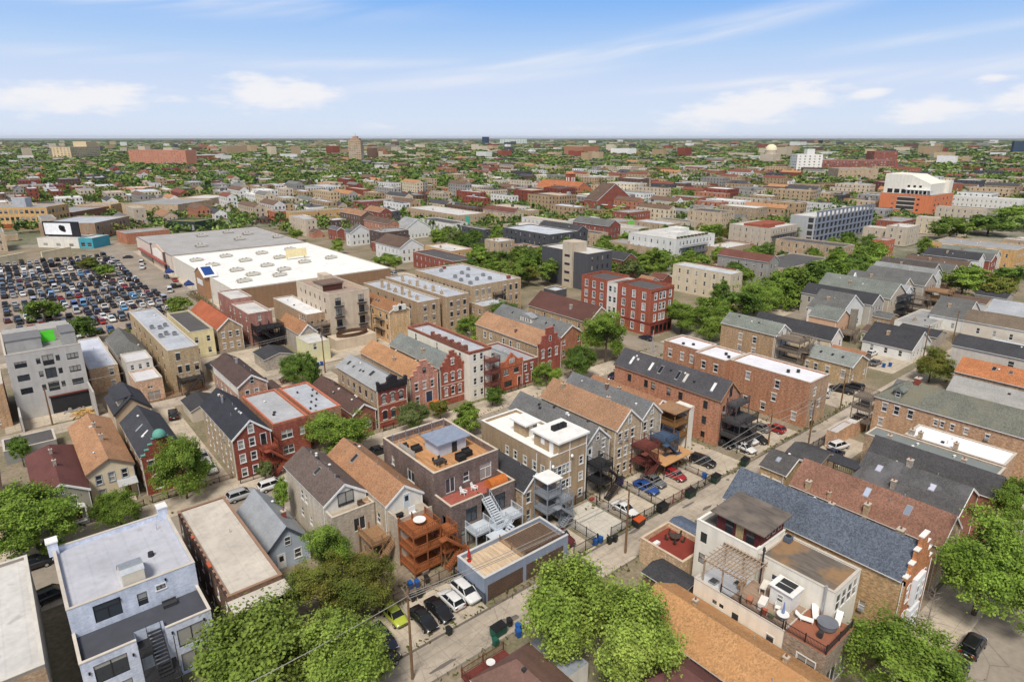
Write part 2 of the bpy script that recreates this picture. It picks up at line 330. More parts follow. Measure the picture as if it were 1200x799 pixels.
def facade(b, org, ud, width, z0, z1, nrm, holes, m=0, depth=.16):
    "wall with openings; reveals go inward"
    us = sorted({0.0, width} | {h[0] for h in holes} | {h[1] for h in holes}); zs = sorted({z0, z1} | {h[2] for h in holes} | {h[3] for h in holes})
    O = Vector(org); U = Vector(ud); I = -Vector(nrm) * depth; flip = U.cross(Vector((0, 0, 1))).dot(Vector(nrm)) < 0
    def pt(u, z): return O + U * u + Vector((0, 0, z))
    for i in range(len(us) - 1):
        for j in range(len(zs) - 1):
            uc, zc = (us[i] + us[i + 1]) / 2, (zs[j] + zs[j + 1]) / 2
            if any(h[0] < uc < h[1] and h[2] < zc < h[3] for h in holes): continue
            q = [pt(us[i], zs[j]), pt(us[i + 1], zs[j]), pt(us[i + 1], zs[j + 1]), pt(us[i], zs[j + 1])]
            b.poly(q[::-1] if flip else q, m)
    for u0, u1, a, c in holes:
        for p, q in (((u0, a), (u1, a)), ((u1, a), (u1, c)), ((u1, c), (u0, c)), ((u0, c), (u0, a))):
            P, Q = pt(*p), pt(*q); b.poly([P, Q, Q + I, P + I], m)

# ------------------------------------------------------------------ a house
class House: pass
FOOT = []
def house(name, label, A0, A1, B0, B1, h, wall, roof, rear=(), side=(), side2=None, z0=0.0, cat='house', group=None, trim=None, sash=None, wall_rear=None, cop=None, ridge_shift=0.0,
          gtrim=None, vents=0, chim=(), lights=(), detail=True, hip=False, hipf=False, rake=True, pmat=None, parent=None, pname='wall', flip=False, along='y'):
    "roof: ('flat', mat, parapet) or ('gable', rise, mat); local x = along the street, local y = into the lot"
    FOOT.append((A0, A1, B0, B1)); H = House(); w, d = A1 - A0, B1 - B0; H.w, H.d, H.h = w, d, h
    root = parent if parent is not None else thing(name, label, cat, (A0, B0, 0), 0, group)
    off = (A0 - root.location.x, B0 - root.location.y, 0)
    H.root = root; H.off = off
    trim = trim or WHITE_TRIM; sash = sash or WHITE_TRIM; pmat = pmat or wall
    flat = roof[0] == 'flat'
    pz = roof[2] if flat else 0; wt = h - pz
    b = MB(); mats = [wall] + ([wall_rear] if wall_rear else []); mr = 1 if wall_rear else 0
    wins = []
    def holes(rows, width):
        hs = []
        for r in rows:
            for x in r['xs']:
                c = x * width if x <= 1 else x
                if z0 + r['z'] + r['h'] < wt - .05 and c - r['w'] / 2 > .1 and c + r['w'] / 2 < width - .1: hs.append((c - r['w'] / 2, c + r['w'] / 2, z0 + r['z'], z0 + r['z'] + r['h'], c, r))
        return hs
    hr = holes(rear, w)
    facade(b, (0, 0, 0), (1, 0, 0), w, z0, wt, (0, -1, 0), [q[:4] for q in hr], mr)
    for q in hr: wins.append(((q[4], 0, q[2]), 0, q[5]))
    hs = holes(side, d)
    facade(b, (0, 0, 0), (0, 1, 0), d, z0, wt, (-1, 0, 0), [q[:4] for q in hs], 0)
    for q in hs: wins.append(((0, q[4], q[2]), R(-90), q[5]))
    h2 = holes(side2 or (), d)
    facade(b, (w, 0, 0), (0, 1, 0), d, z0, wt, (1, 0, 0), [q[:4] for q in h2], 0)
    for q in h2: wins.append(((w, q[4], q[2]), R(90), q[5]))
    facade(b, (0, d, 0), (1, 0, 0), w, z0, wt, (0, 1, 0), [], 0)
    if not flat:
        rise = roof[1]; rx = w / 2 + ridge_shift
        if along == 'y':
            if not hip: b.poly([(0, 0, h), (w, 0, h), (rx, 0, h + rise)], mr)
            if not hipf: b.poly([(w, d, h), (0, d, h), (rx, d, h + rise)], 0)
        else:
            b.poly([(0, 0, h), (0, d / 2, h + rise), (0, d, h)], 0); b.poly([(w, 0, h), (w, d, h), (w, d / 2, h + rise)], 0)
    wo = b.obj(pname, mats, root, off)
    H.wall = wo
    for loc, rz, r in wins:
        o = put('window', window_mesh(r['w'], r['h'], sash, r['style']), root, tuple(a + c for a, c in zip(loc, off)), rz)
        if detail and r['trim']: put('window_frame', trim_mesh(r['w'], r['h'], trim, r['trim']), o)
    if flat:
        b = MB(); t = .28
        b.poly([(0, 0, wt), (w, 0, wt), (w, d, wt), (0, d, wt)]); H.roof = b.obj('roof', roof[1], root, off); H.rz = wt
        if pz > .05:
            b = MB(); e = .003
            for x0, x1, y0, y1 in ((0, w, 0, t), (0, w, d - t, d), (0, t, t, d - t), (w - t, w, t, d - t)): b.box(x0, x1, y0, y1, wt + e, h)
            pp = b.obj('parapet', pmat, root, off)
            b = MB(); o_ = .04
            for x0, x1, y0, y1 in ((-o_, w + o_, -o_, t + .02), (-o_, w + o_, d - t - .02, d + o_), (-o_, t + .02, t + .02, d - t - .02), (w - t - .02, w + o_, t + .02, d - t - .02)): b.box(x0, x1, y0, y1, h + e, h + .08)
            b.obj('coping', cop or mat('flat', lin((196, 188, 176))), pp)
    else:
        b = MB(); oe, og, th = .28, .22, .13; rise = roof[1]
        def slab(a, bb, c, dd):
            up = Vector((0, 0, th)); top = [Vector(p) + up for p in (a, bb, c, dd)]; bot = [Vector(p) for p in (a, bb, c, dd)]
            if (top[1] - top[0]).cross(top[2] - top[0]).z < 0: top.reverse(); bot.reverse()
            b.poly(top, 0); b.poly(bot[::-1], 1)
            for k in range(4): b.poly([bot[k], bot[(k + 1) % 4], top[(k + 1) % 4], top[k]], 1)
        e = .012
        if along == 'y':
            ya, yb = -og, d + og; sl = rise / rx; sr = rise / (w - rx)
            ha = min(rise * .9, w * .38) if hip else 0; hb = min(rise * .9, w * .38) if hipf else 0
            if not rake: ya = .36
            if hip: ya = -oe
            if hipf: yb = d + oe
            rr = h + rise + e
            ra, rb = (ya + oe + ha * 1.3 if hip else ya), (yb - oe - hb * 1.3 if hipf else yb)
            slab((-oe, ya, h - oe * sl + e), (-oe, yb, h - oe * sl + e), (rx, rb, rr), (rx, ra, rr))
            slab((w + oe, yb, h - oe * sr + e), (w + oe, ya, h - oe * sr + e), (rx, ra, rr), (rx, rb, rr))
            if hip: b.poly([(-oe, ya, h - oe * sl + e + th), (w + oe, ya, h - oe * sr + e + th), (rx, ra, rr + th)], 0)
            if hipf: b.poly([(w + oe, yb, h - oe * sr + e + th), (-oe, yb, h - oe * sl + e + th), (rx, rb, rr + th)], 0)
            H.slope = sl
        else:
            s = rise / (d / 2); rr = h + rise + e
            slab((-og, -oe, h - oe * s + e), (w + og, -oe, h - oe * s + e), (w + og, d / 2, rr), (-og, d / 2, rr)); slab((w + og, d + oe, h - oe * s + e), (-og, d + oe, h - oe * s + e), (-og, d / 2, rr), (w + og, d / 2, rr))
        H.roof = b.obj('roof', [roof[2], gtrim or trim], root, off); H.rz = h
        H.rx = rx; H.rise = rise
        if along == 'y' and not hip and detail and rake:
            b = MB(); s1 = Vector((-oe, -og - .03, h - oe * sl - .12)); t1 = Vector((rx, -og - .03, h + rise - .1)); u1 = Vector((w + oe, -og - .03, h - oe * sr - .12))
            b.beam(s1, t1, .05, .24); b.beam(t1, u1, .05, .24); b.obj('gable_trim', gtrim or trim, root, off)
    if detail and not flat and not parent:
        b = MB(); b.tube((-.09, .25, .05), (-.09, .25, h - .2), .05, .05, 6); b.tube((w + .0, -.08, .05), (w + .0, -.08, h - .2), .05, .05, 6); b.obj('downpipe', trim, root, off)
        k_ = 0
        for loc, rz, r in wins:
            if k_ < 2 and r['w'] < 1.1 and (hash_(label) + int(loc[1] * 7 + loc[2] * 3)) % 7 == 0:
                k_ += 1; b = MB(); q = .3; b.box(loc[0] - q, loc[0] + q, loc[1] - .3 if rz == 0 else loc[1] - q, loc[1] + .1 if rz == 0 else loc[1] + q, loc[2] + .02, loc[2] + .42); b.obj('window_air_conditioner', LGREY, root, off)
    # roof furniture as parts of the roof
    def rz_at(x, y):
        if flat: return wt
        if along == 'x': return h + roof[1] * (1 - abs(y - d / 2) / (d / 2))
        return h + roof[1] * (x / H.rx if x < H.rx else (w - x) / (w - H.rx))
    H.zat = rz_at
    for c in chim:
        x, y, cw, cdp, ch = c[:5]; cm = c[5] if len(c) > 5 else TAN; z = rz_at(x, y)
        b = MB(); b.box(x - cw / 2, x + cw / 2, y - cdp / 2, y + cdp / 2, z - .8, z + ch); b.box(x - cw / 2 - .06, x + cw / 2 + .06, y - cdp / 2 - .06, y + cdp / 2 + .06, z + ch + .002, z + ch + .13, 1)
        b.tube((x, y, z + ch + .13), (x, y, z + ch + .4), .11, .1, 8, 2); b.obj('chimney', [cm, mat('flat', lin((190, 180, 165))), mat('flat', lin((140, 84, 62)))], H.roof)
    for i in range(vents):
        rr = random.Random(hash_(label) + i); x = w * (.2 + .6 * rr.random()); y = d * (.12 + .76 * rr.random()); z = rz_at(x, y)
        b = MB(); k = rr.random()
        if k < .5: b.tube((x, y, z - .3), (x, y, z + .55), .06, .06, 7)
        elif k < .8: b.tube((x, y, z - .2), (x, y, z + .3), .13, .13, 9); b.tube((x, y, z + .3), (x, y, z + .42), .24, .1, 9)
        else: b.box(x - .22, x + .22, y - .22, y + .22, z - .25, z + .28)
        b.obj('roof_vent', [LGREY if k < .6 else (WHITE_TRIM if k < .85 else DARK)], H.roof, smooth=False)
    for L_ in lights:
        x, y, lw, ll = L_[:4]; b = MB(); e2 = .18
        if flat: b.box(x - lw / 2, x + lw / 2, y - ll / 2, y + ll / 2, wt - .02, wt + .22, 0); b.box(x - lw / 2 + .06, x + lw / 2 - .06, y - ll / 2 + .06, y + ll / 2 - .06, wt + .222, wt + .25, 1)
        else:
            s = 1 if x < H.rx else -1; sl_ = (roof[1] / H.rx) if s > 0 else (roof[1] / (w - H.rx))
            for f, e2, mm in ((1.0, .2, 0), (.84, .225, 1)):
                q = [Vector((x + sx * lw * f / 2, y + sy * ll * f / 2, rz_at(x, y) + s * sx * lw * f / 2 * sl_ + e2)) for sx, sy in ((-1, -1), (1, -1), (1, 1), (-1, 1))]; b.prism([p - Vector((0, 0, .12)) for p in q], (0, 0, .12), mm)
        b.obj('skylight', [mat('flat', lin((150, 150, 150))), L_[4] if len(L_) > 4 else DGLASS], H.roof)
    return H
def hash_(s):
    v = 7
    for c in str(s): v = (v * 131 + ord(c)) % 1000003
    return v
def part(H, name, b, mats, parent=None, smooth=False):
    "extra part given in the house's local frame"
    return b.obj(name, mats, parent if parent is not None else H.root, H.off if parent is None else (0, 0, 0), smooth=smooth)
def step_gable(H, m, cap, n=4, over=.9, front=False, y=None, rise=None, dome=None):
    "stepped brick gable standing above the roof line at the facade (y=0 by default)"
    w = H.w; rise = (getattr(H, 'rise', 1.5) if rise is None else rise) + over; b = MB(); c = MB(); t = .42; y0 = -.02 if y is None else y
    k = n
    for i in range(k):
        u0, u1 = (w / 2) * i / k, (w / 2) * (i + 1) / k; z = H.h + .35 + rise * (i) / (k - 1) if k > 1 else H.h + rise
        if i < k - 1:
            for a0, a1 in ((u0, u1), (w - u1, w - u0)):
                b.box(a0, a1, y0, y0 + t, H.h - .6, z); c.box(a0 - .05, a1 + .05, y0 - .06, y0 + t + .06, z + .002, z + .13)
        else: b.box(u0, w - u0, y0, y0 + t, H.h - .6, z); c.box(u0 - .05, w - u0 + .05, y0 - .06, y0 + t + .06, z + .002, z + .14)
    p = part(H, 'stepped_gable', b, m); c.obj('coping', cap, p); return p
def porch(H, x0, x1, y0, y1, levels, m, rails=True, stair=True, dark=None, name='back_porch', stairx=None, posts=2, roof=None):
    "timber or iron back porch: posts, a deck and a railing per level, flights of stairs"
    b = MB(); zt = max(levels) + (2.4 if roof else 1.05)
    xs = [x0 + (x1 - x0) * i / (posts - 1) for i in range(posts)]
    for x in xs:
        for y in (y0, y1): b.box(x - .07, x + .07, y - .07, y + .07, 0, zt)
    for z in levels:
        for y in (y0, y1): b.box(x0 - .05, x1 + .05, y - .05, y + .05, z - .34, z - .1)
        for x in (x0, x1): b.box(x - .05, x + .05, y0 + .05, y1 - .05, z - .34, z - .1)
    p = part(H, name, b, m)
    for i, z in enumerate(levels):
        b = MB(); b.box(x0 - .1, x1 + .1, y0 - .1, y1 + .1, z - .1, z); b.obj('deck', m, p)
        if rails:
            b = MB()
            def run(a, c):
                a = Vector(a); c = Vector(c); n = max(1, int((c - a).length / .28)); up = Vector((0, 0, 1))
                b.beam(a + up * 1.02, c + up * 1.02, .07, .07); b.beam(a + up * .14, c + up * .14, .05, .05)
                for k in range(n + 1):
                    q = a + (c - a) * k / n; b.box(q.x - .022, q.x + .022, q.y - .022, q.y + .022, q.z + .1, q.z + 1.0)
            run((x0, y0, z), (x1, y0, z)); run((x0, y0, z), (x0, y1, z)); run((x1, y0, z), (x1, y1, z)); b.obj('railing', m, p)
    if roof:
        b = MB(); b.box(x0 - .3, x1 + .3, y0 - .3, y1 + .1, zt, zt + .14); b.obj('porch_roof', roof, p)
    if stair:
        zs = [0] + list(levels)
        for i in range(len(zs) - 1):
            b = MB(); za, zb = zs[i], zs[i + 1]; yl = y0 - .15 - 1.0 * 0; ya = y0 - .12; wd = .95
            sx = x0 if stairx is None else stairx; run_ = min(3.4, (zb - za) * 1.05); d_ = 1 if i % 2 == 0 else -1
            xa, xb = (sx, sx + run_) if d_ > 0 else (sx + run_, sx); n = max(3, int((zb - za) / .21))
            for k in range(n):
                f = (k + .5) / n; x = xa + (xb - xa) * f; z = za + (zb - za) * (k + 1) / n; b.box(x - .15, x + .15, ya - wd, ya, z - .05, z)
            for y in (ya - wd, ya):
                b.beam((xa, y, za + .05), (xb, y, zb), .05, .26); b.beam((xa, y, za + 1.0), (xb, y, zb + .95), .05, .06)
                for k in range(4): f = k / 3; b.box(xa + (xb - xa) * f - .03, xa + (xb - xa) * f + .03, y - .03, y + .03, za + (zb - za) * f, za + (zb - za) * f + 1.0)
            b.box(min(xa, xb) - .9 if d_ < 0 else max(xa, xb), min(xa, xb) if d_ < 0 else max(xa, xb) + .9, ya - wd, ya + .02, zb - .1, zb); b.obj('stair', m, p)
    return p
def door(H, x, z, w=.95, h=2.1, m=None, side=False):
    b = MB(); b.box(-w / 2, w / 2, -.02, .04, 0, h, 0); b.box(-w / 2 - .09, -w / 2, -.05, .04, 0, h + .09, 1); b.box(w / 2, w / 2 + .09, -.05, .04, 0, h + .09, 1); b.box(-w / 2, w / 2, -.05, .04, h, h + .09, 1); b.box(-w * .3, w * .3, -.027, -.021, h * .5, h * .88, 2)
    me = b.mesh('door', [m or DARK, WHITE_TRIM, DGLASS])
    return put('door', me, H.root, tuple(a + c for a, c in zip((0, x, z) if side else (x, 0, z), H.off)), R(-90) if side else 0)
def box_part(H, name, x0, x1, y0, y1, z0, z1, m, top=None, parent=None):
    b = MB(); b.box(x0, x1, y0, y1, z0, z1, 0, 1 if top else None); return part(H, name, b, [m, top] if top else m, parent)
def tag_obj(b, name, mats, label, cat, loc=(0, 0, 0), rz=0, group=None, smooth=False): return tag(b.obj(name, mats, None, loc, rz, smooth), label, cat, group)
def slab(name, A0, A1, B0, B1, z, m, kind='structure', th=None, label=None):
    b = MB(); me = None
    if th: b.box(A0, A1, B0, B1, z - th, z)
    else: b.poly([(A0, B0, z), (A1, B0, z), (A1, B1, z), (A0, B1, z)])
    o = b.obj(name, m); return tag(o, label, None, None, kind)

# ------------------------------------------------------------------ cars
def loft(b, rings, m=0, caps=True):
    n = len(rings[0]); i = len(b.v)
    for r in rings: b.v += [tuple(p) for p in r]
    for k in range(len(rings) - 1):
        for j in range(n):
            b.f.append((i + k * n + j, i + k * n + (j + 1) % n, i + (k + 1) * n + (j + 1) % n, i + (k + 1) * n + j)); b.m.append(m)
    if caps:
        b.f.append(tuple(i + j for j in range(n))[::-1]); b.m.append(m); b.f.append(tuple(i + (len(rings) - 1) * n + j for j in range(n))); b.m.append(m)
PAINT = mat('paint', objcol=True, rough=.35, spec=.5); TYRE = mat('flat', (.012, .012, .013), rough=.8); RIM = mat('metal', (.5, .5, .52), rough=.35); LAMP = mat('flat', (.75, .76, .78), rough=.15, spec=.6); TAIL = mat('flat', (.35, .01, .01), rough=.2); CGLASS = mat('glass', (.012, .015, .018), rough=.03, amt=0.0)
CARS = {  # length, width, sill z, hood z, belt z, roof z, windscreen foot, roof front, roof rear, rear glass foot (x from the tail)
    'sedan': (4.6, 1.80, .28, .86, .95, 1.44, 3.35, 2.65, 1.35, .62, .98), 'suv': (4.6, 1.86, .36, 1.06, 1.14, 1.72, 3.45, 2.8, .42, .10, 1.12), 'hatchback': (4.1, 1.76, .28, .9, .98, 1.50, 3.1, 2.45, .55, .12, 1.0),
    'pickup': (5.4, 1.95, .42, 1.10, 1.16, 1.84, 3.95, 3.4, 2.35, 2.05, 1.10), 'van': (5.2, 1.95, .34, 1.12, 1.2, 2.15, 4.55, 3.9, .12, .04, 1.2)}
_cm = {}
def car_meshes(kind):
    if kind in _cm: return _cm[kind]
    Lg, Wd, zs, zh, zb, zr, wf, rf, rr, rg, zt = CARS[kind]; hw = Wd / 2
    def ring(x, f, zl, zu, fz=1.0):
        a = hw * f
        return [(x, -a * .90, zl), (x, -a, zl + .18), (x, -a, zl + (zu - zl) * .62), (x, -a * .93, zu - .03), (x, -a * .55, zu + .02), (x, a * .55, zu + .02), (x, a * .93, zu - .03), (x, a, zl + (zu - zl) * .62), (x, a, zl + .18), (x, a * .90, zl)]
    body = MB()
    st = [(0.0, .84, zs + .22, zt - .12), (.06, .93, zs + .06, zt - .03), (.5, .99, zs, zt), (rg + .2, 1, zs, max(zt, zb - .02)), (Lg * .5, 1, zs, zb), (wf - .05, 1, zs, zb - .01), (wf + .15, .995, zs, zh + .05), (Lg - .55, .96, zs, zh - .07), (Lg - .14, .88, zs + .05, zh - .17), (Lg, .76, zs + .2, zh - .3)]
    st = sorted(st); loft(body, [ring(*s) for s in st])
    g = MB(); bw, rw = hw * .9, hw * .74
    P = lambda x, y, z: (x, y, z)
    fL, fR, rL, rR = P(rf, rw, zr - .04), P(rf, -rw, zr - .04), P(rr, rw, zr - .05), P(rr, -rw, zr - .05); b1, b2, b3, b4 = P(wf, bw, zb - .02), P(wf, -bw, zb - .02), P(rg, bw, zb - .02), P(rg, -bw, zb - .02)
    g.poly([b2, b1, fL, fR]); g.poly([b3, b4, rR, rL]); g.poly([b1, b3, rL, fL]); g.poly([b4, b2, fR, rR])
    # roof skin, pillars (paint)
    m_ = (rf + rr) / 2
    loft(body, [[(x, -rw * k * 1.02, zr - .06), (x, -rw * k * .7, z), (x, rw * k * .7, z), (x, rw * k * 1.02, zr - .06)] for x, k, z in ((rr - .06, .97, zr - .03), (rr + .2, 1, zr), (m_, 1, zr + .02), (rf - .2, 1, zr), (rf + .05, .96, zr - .035))])
    for s in (1, -1):
        o = .012 * s
        for q, t, wd in ((b1 if s > 0 else b2, fL if s > 0 else fR, .09), (b3 if s > 0 else b4, rL if s > 0 else rR, .12 if kind != 'van' else .5)): body.beam((q[0], q[1] + o, q[2]), (t[0], t[1] + o, t[2]), wd, .07)
        xm = (wf + rg) / 2 + .1; body.beam((xm, bw * s + o, zb - .02), ((rf + rr) / 2 + .1, rw * s + o, zr - .05), .09, .06)
        if kind in ('suv', 'van', 'pickup') : pass
    if kind == 'pickup':
        body.box(.12, rr - .25, -hw * .8, hw * .8, zt + .021, zt + .03, 1)
    wr = .34 if kind in ('suv', 'pickup', 'van') else .31
    wm = MB(); wm.tube((0, -.1, 0), (0, .1, 0), wr, wr, 16); rm = MB(); rm.tube((0, -.108, 0), (0, .108, 0), wr * .6, wr * .6, 10)
    _cm[kind] = dict(body=body.mesh('body', [PAINT, DARK], True), glass=g.mesh('windows', [CGLASS]), wheel=wm.mesh('tyre', [TYRE]), rim=rm.mesh('rim', [RIM]), dim=(Lg, Wd, zs, zh, zt, wr))
    for p in _cm[kind]['body'].polygons: p.use_smooth = True
    lm = MB(); lm.box(-.06, .06, -.2, .2, -.07, .07); _cm[kind]['lamp'] = lm.mesh('headlight', [LAMP]); lt = MB(); lt.box(-.05, .05, -.18, .18, -.1, .1); _cm[kind]['tail'] = lt.mesh('tail_light', [TAIL])
    pl = MB(); pl.box(-.02, .02, -.17, .17, -.06, .06); _cm[kind]['plate'] = pl.mesh('number_plate', [LAMP])
    # a one-piece version for cars far away
    s = MB(); s.v = list(body.v); s.f = list(body.f); s.m = [0] * len(body.f)
    i = len(s.v); s.v += g.v; s.f += [tuple(i + j for j in f) for f in g.f]; s.m += [1] * len(g.f)
    for x in (Lg * .19, Lg * .81):
        for y in (-hw + .08, hw - .08): s.tube((x, y - .1, wr), (x, y + .1, wr), wr, wr, 8, 2)
    for y in (-hw * .68, hw * .68): s.box(Lg - .16, Lg - .03, y - .18, y + .18, zh - .38, zh - .24, 3); s.box(.0, .06, y - .16, y + .16, zt - .3, zt - .12, 4)
    s.v = [(x - Lg / 2, y, z) for x, y, z in s.v]
    _cm[kind]['one'] = s.mesh('car', [PAINT, CGLASS, TYRE, LAMP, TAIL])
    return _cm[kind]
def car(kind, x, y, ang, col, label, cat='car', group=None, simple=False, name='parked_car', z=0.0):
    M_ = car_meshes(kind)
    if simple:
        o = put(name, M_['one'], None, (x, y, z), ang); o.color = (*col, 1); return tag(o, label, cat, group)
    Lg, Wd, zs, zh, zt, wr = M_['dim']; hw = Wd / 2
    r = thing(name, label, cat, (x, y, z), ang, group)
    o = put('body', M_['body'], r, (-Lg / 2, 0, 0)); o.color = (*col, 1); put('windows', M_['glass'], r, (-Lg / 2, 0, 0))
    for xx in (Lg * .19, Lg * .81):
        for yy in (-hw + .09, hw - .09):
            w_ = put('wheel', M_['wheel'], r, (xx - Lg / 2, yy, wr)); put('rim', M_['rim'], w_)
    for yy in (-hw * .66, hw * .66):
        put('headlight', M_['lamp'], r, (Lg / 2 - .11, yy, zh - .29)); put('tail_light', M_['tail'], r, (.035 - Lg / 2, yy, zt - .24))
    put('number_plate', M_['plate'], r, (.0 - Lg / 2, 0, zs + .38))
    return r
CC = dict(black=(.010, .010, .012), white=(.72, .72, .71), silver=(.40, .41, .42), grey=(.12, .125, .13), navy=(.014, .02, .045), blue=(.02, .07, .26), red=(.30, .018, .02), maroon=(.10, .016, .014), lime=(.42, .48, .05), green=(.03, .07, .05), tan=(.36, .30, .22), orange=(.5, .15, .02), skyblue=(.12, .33, .6))

# ------------------------------------------------------------------ trees
def crown_np(rng, clumps, leaves, rx, rz, leaf, feather=0.0):
    "leaf-clump crown: quads gathered in clumps near the surface of an uneven ellipsoid; returns verts, faces"
    V = []; nb = 17 if clumps > 100 else 9; bo = rng.normal(size=(nb, 3)); bo[:, 2] = bo[:, 2] * .95 + .12; bo /= np.linalg.norm(bo, axis=1)[:, None]; br = rng.uniform(.62, 1.16, nb)
    for c in range(clumps):
        j = c % nb; d = bo[j] + rng.normal(size=3) * .27; d /= np.linalg.norm(d)
        if d[2] < -.78: d[2] *= -.6
        rad = br[j] * rng.uniform(.3, 1.0) ** .6
        ctr = d * rad * np.array([rx, rx, rz]); cs = rng.uniform(.10, .19) * rx
        n = int(leaves * rng.uniform(.7, 1.3)); off = rng.normal(size=(n, 3)) * cs * np.array([.55, .55, .42 + feather]); p = ctr + off
        out = d + rng.normal(size=(n, 3)) * .75 + np.array([0, 0, .35]); out /= np.linalg.norm(out, axis=1)[:, None]
        a = np.cross(out, rng.normal(size=(n, 3))); a /= np.linalg.norm(a, axis=1)[:, None]; b = np.cross(out, a)
        s = leaf * rng.uniform(.6, 1.35, (n, 1)); t = s * rng.uniform(.5, .95, (n, 1)) * (1 + feather)
        V.append(np.stack([p - a * s - b * t * .3, p + a * s * .2 - b * t, p + a * s + b * t * .3, p - a * s * .2 + b * t], 1).reshape(-1, 3))
    V = np.concatenate(V); F = np.arange(len(V)).reshape(-1, 4); return V, F
def np_mesh(name, V, F, mats):
    me = bpy.data.meshes.new(name); nf, k = F.shape
    me.vertices.add(len(V)); me.vertices.foreach_set('co', V.astype(np.float32).ravel()); me.loops.add(nf * k); me.loops.foreach_set('vertex_index', F.astype(np.int32).ravel())
    me.polygons.add(nf); me.polygons.foreach_set('loop_start', np.arange(0, nf * k, k, dtype=np.int32)); me.polygons.foreach_set('loop_total', np.full(nf, k, np.int32))
    for m in mats: me.materials.append(m)
    me.update(calc_edges=True); return me
BARK = mat('wood', lin((92, 80, 68)))
LEAVES = {'mid': mat('leaf', lin((118, 146, 56)), lin((142, 166, 70))), 'light': mat('leaf', lin((130, 155, 64)), lin((156, 174, 82))), 'dark': mat('leaf', lin((96, 124, 52)), lin((116, 142, 60))), 'olive': mat('leaf', lin((138, 134, 62)), lin((112, 130, 56))), 'pale': mat('leaf', lin((138, 150, 92)), lin((112, 132, 72)))}
_tp = {}
def tree_meshes(q, i, leafk):
    k = (q, i, leafk)
    if k in _tp: return _tp[k]
    rng = np.random.default_rng(100 + i * 7 + {'hi': 0, 'mid': 1, 'low': 2}[q] * 31)
    cl, lv, lf = {'hi': (290, 135, .023), 'mid': (180, 60, .046), 'low': (30, 13, .15)}[q]
    fe = .55 if leafk == 'light' and q == 'hi' else 0.0
    V, F = crown_np(rng, cl, lv, 1.0, .92 if i % 3 else 1.1, lf, fe); crown = np_mesh('crown', V, F, [LEAVES[leafk]])
    b = MB(); n = 8 if q == 'hi' else 5; b.tube((0, 0, -2.2), (0, 0, -.55), .085, .06, n); b.tube((0, 0, -.55), (.03, .02, .35), .06, .025, n)
    if q != 'low':
        for j in range(9 if q == 'hi' else 5):
            a = j * 2.4 + i; z = -.75 + .13 * j; ln = .55 + .3 * ((j * 37) % 10) / 10; b.tube((0, 0, z), (ln * math.cos(a), ln * math.sin(a), z + .45), .034, .012, 5); b.tube((ln * .55 * math.cos(a), ln * .55 * math.sin(a), z + .25), (ln * .8 * math.cos(a + .6), ln * .8 * math.sin(a + .6), z + .7), .018, .007, 4)
    trunk = b.mesh('trunk', [BARK]); _tp[k] = (crown, trunk); return _tp[k]
def tree(x, y, h, r, label, leafk='mid', q='hi', i=0, zc=None, rzs=None, group=None, name='street_tree', cat='tree'):
    "h: top height; r: crown radius; crown half height rzs"
    rv = rzs or r * .85; zc = h - rv
    cr, tr = tree_meshes(q, i, leafk); t = thing(name, label, cat, (x, y, 0), rnd.uniform(0, 6.28), group)
    o = put('trunk', tr, t, (0, 0, zc), 0, (max(1.0, r * .55) if r > 2 else r * .6, max(1.0, r * .55) if r > 2 else r * .6, zc / 2.2)); put('crown', cr, t, (0, 0, zc), 0, (r, r, rv)); return t

# ------------------------------------------------------------------ yard and street things
def fence(pts, h, m, label, step=2.4, bars=.16, name='fence', solid=False, group=None):
    x0, y0 = pts[0]; r = thing(name, label, 'fence', (x0, y0, 0), 0, group); b = MB(); P_ = MB()
    for (xa, ya), (xb, yb) in zip(pts[:-1], pts[1:]):
        a = Vector((xa - x0, ya - y0, 0)); c = Vector((xb - x0, yb - y0, 0)); L_ = (c - a).length; n = max(1, round(L_ / step)); up = Vector((0, 0, 1))
        if solid: b.beam(a + up * (h / 2 + .06), c + up * (h / 2 + .06), .05, h - .1)
        else:
            for z in (.15, h - .12): b.beam(a + up * z, c + up * z, .05, .05)
            k = int(L_ / bars)
            for j in range(k): q = a + (c - a) * (j + .5) / k; b.box(q.x - .014, q.x + .014, q.y - .014, q.y + .014, .12, h)
        for j in range(n + 1): q = a + (c - a) * j / n; P_.box(q.x - .05, q.x + .05, q.y - .05, q.y + .05, 0, h + .12)
    b.obj('fence_panels', m, r); P_.obj('fence_posts', m, r); return r
_bm = {}
def bin_(x, y, col, label, rz=0, z=0.0, group=None):
    k = tuple(col)
    if k not in _bm:
        m = mat('flat', col, rough=.45); b = MB(); b.taper(0, 0, .08, .95, .46, .50, .58, .66); b.tube((-.27, .3, .12), (.27, .3, .12), .12, .12, 8)
        l = MB(); l.taper(0, 0, .955, 1.06, .62, .72, .5, .58); l.beam((-.24, .4, .98), (.24, .4, .98), .04, .04)
        _bm[k] = (b.mesh('bin_body', [m]), l.mesh('lid', [m]))
    r = thing('wheelie_bin', label, 'bin', (x, y, z), rz, group); put('bin_body', _bm[k][0], r); put('lid', _bm[k][1], r); return r
def dumpster(x, y, col, label, rz=0, lidcol=(.015, .015, .016)):
    m = mat('flat', col, rough=.5); r = thing('dumpster', label, 'dumpster', (x, y, 0), rz); b = MB(); b.taper(0, 0, .12, 1.15, 1.75, .85, 1.85, 1.1)
    for sx in (-.95, .95): b.box(sx - .06, sx + .06, -.2, .2, .6, .75)
    b.obj('dumpster_body', m, r)
    for sx in (-.46, .46):
        l = MB(); l.prism([(sx - .45, -.57, 1.17), (sx + .45, -.57, 1.17), (sx + .45, .57, 1.32), (sx - .45, .57, 1.32)], (0, 0, .06)); l.obj('lid', mat('flat', lidcol, rough=.5), r)
    return r
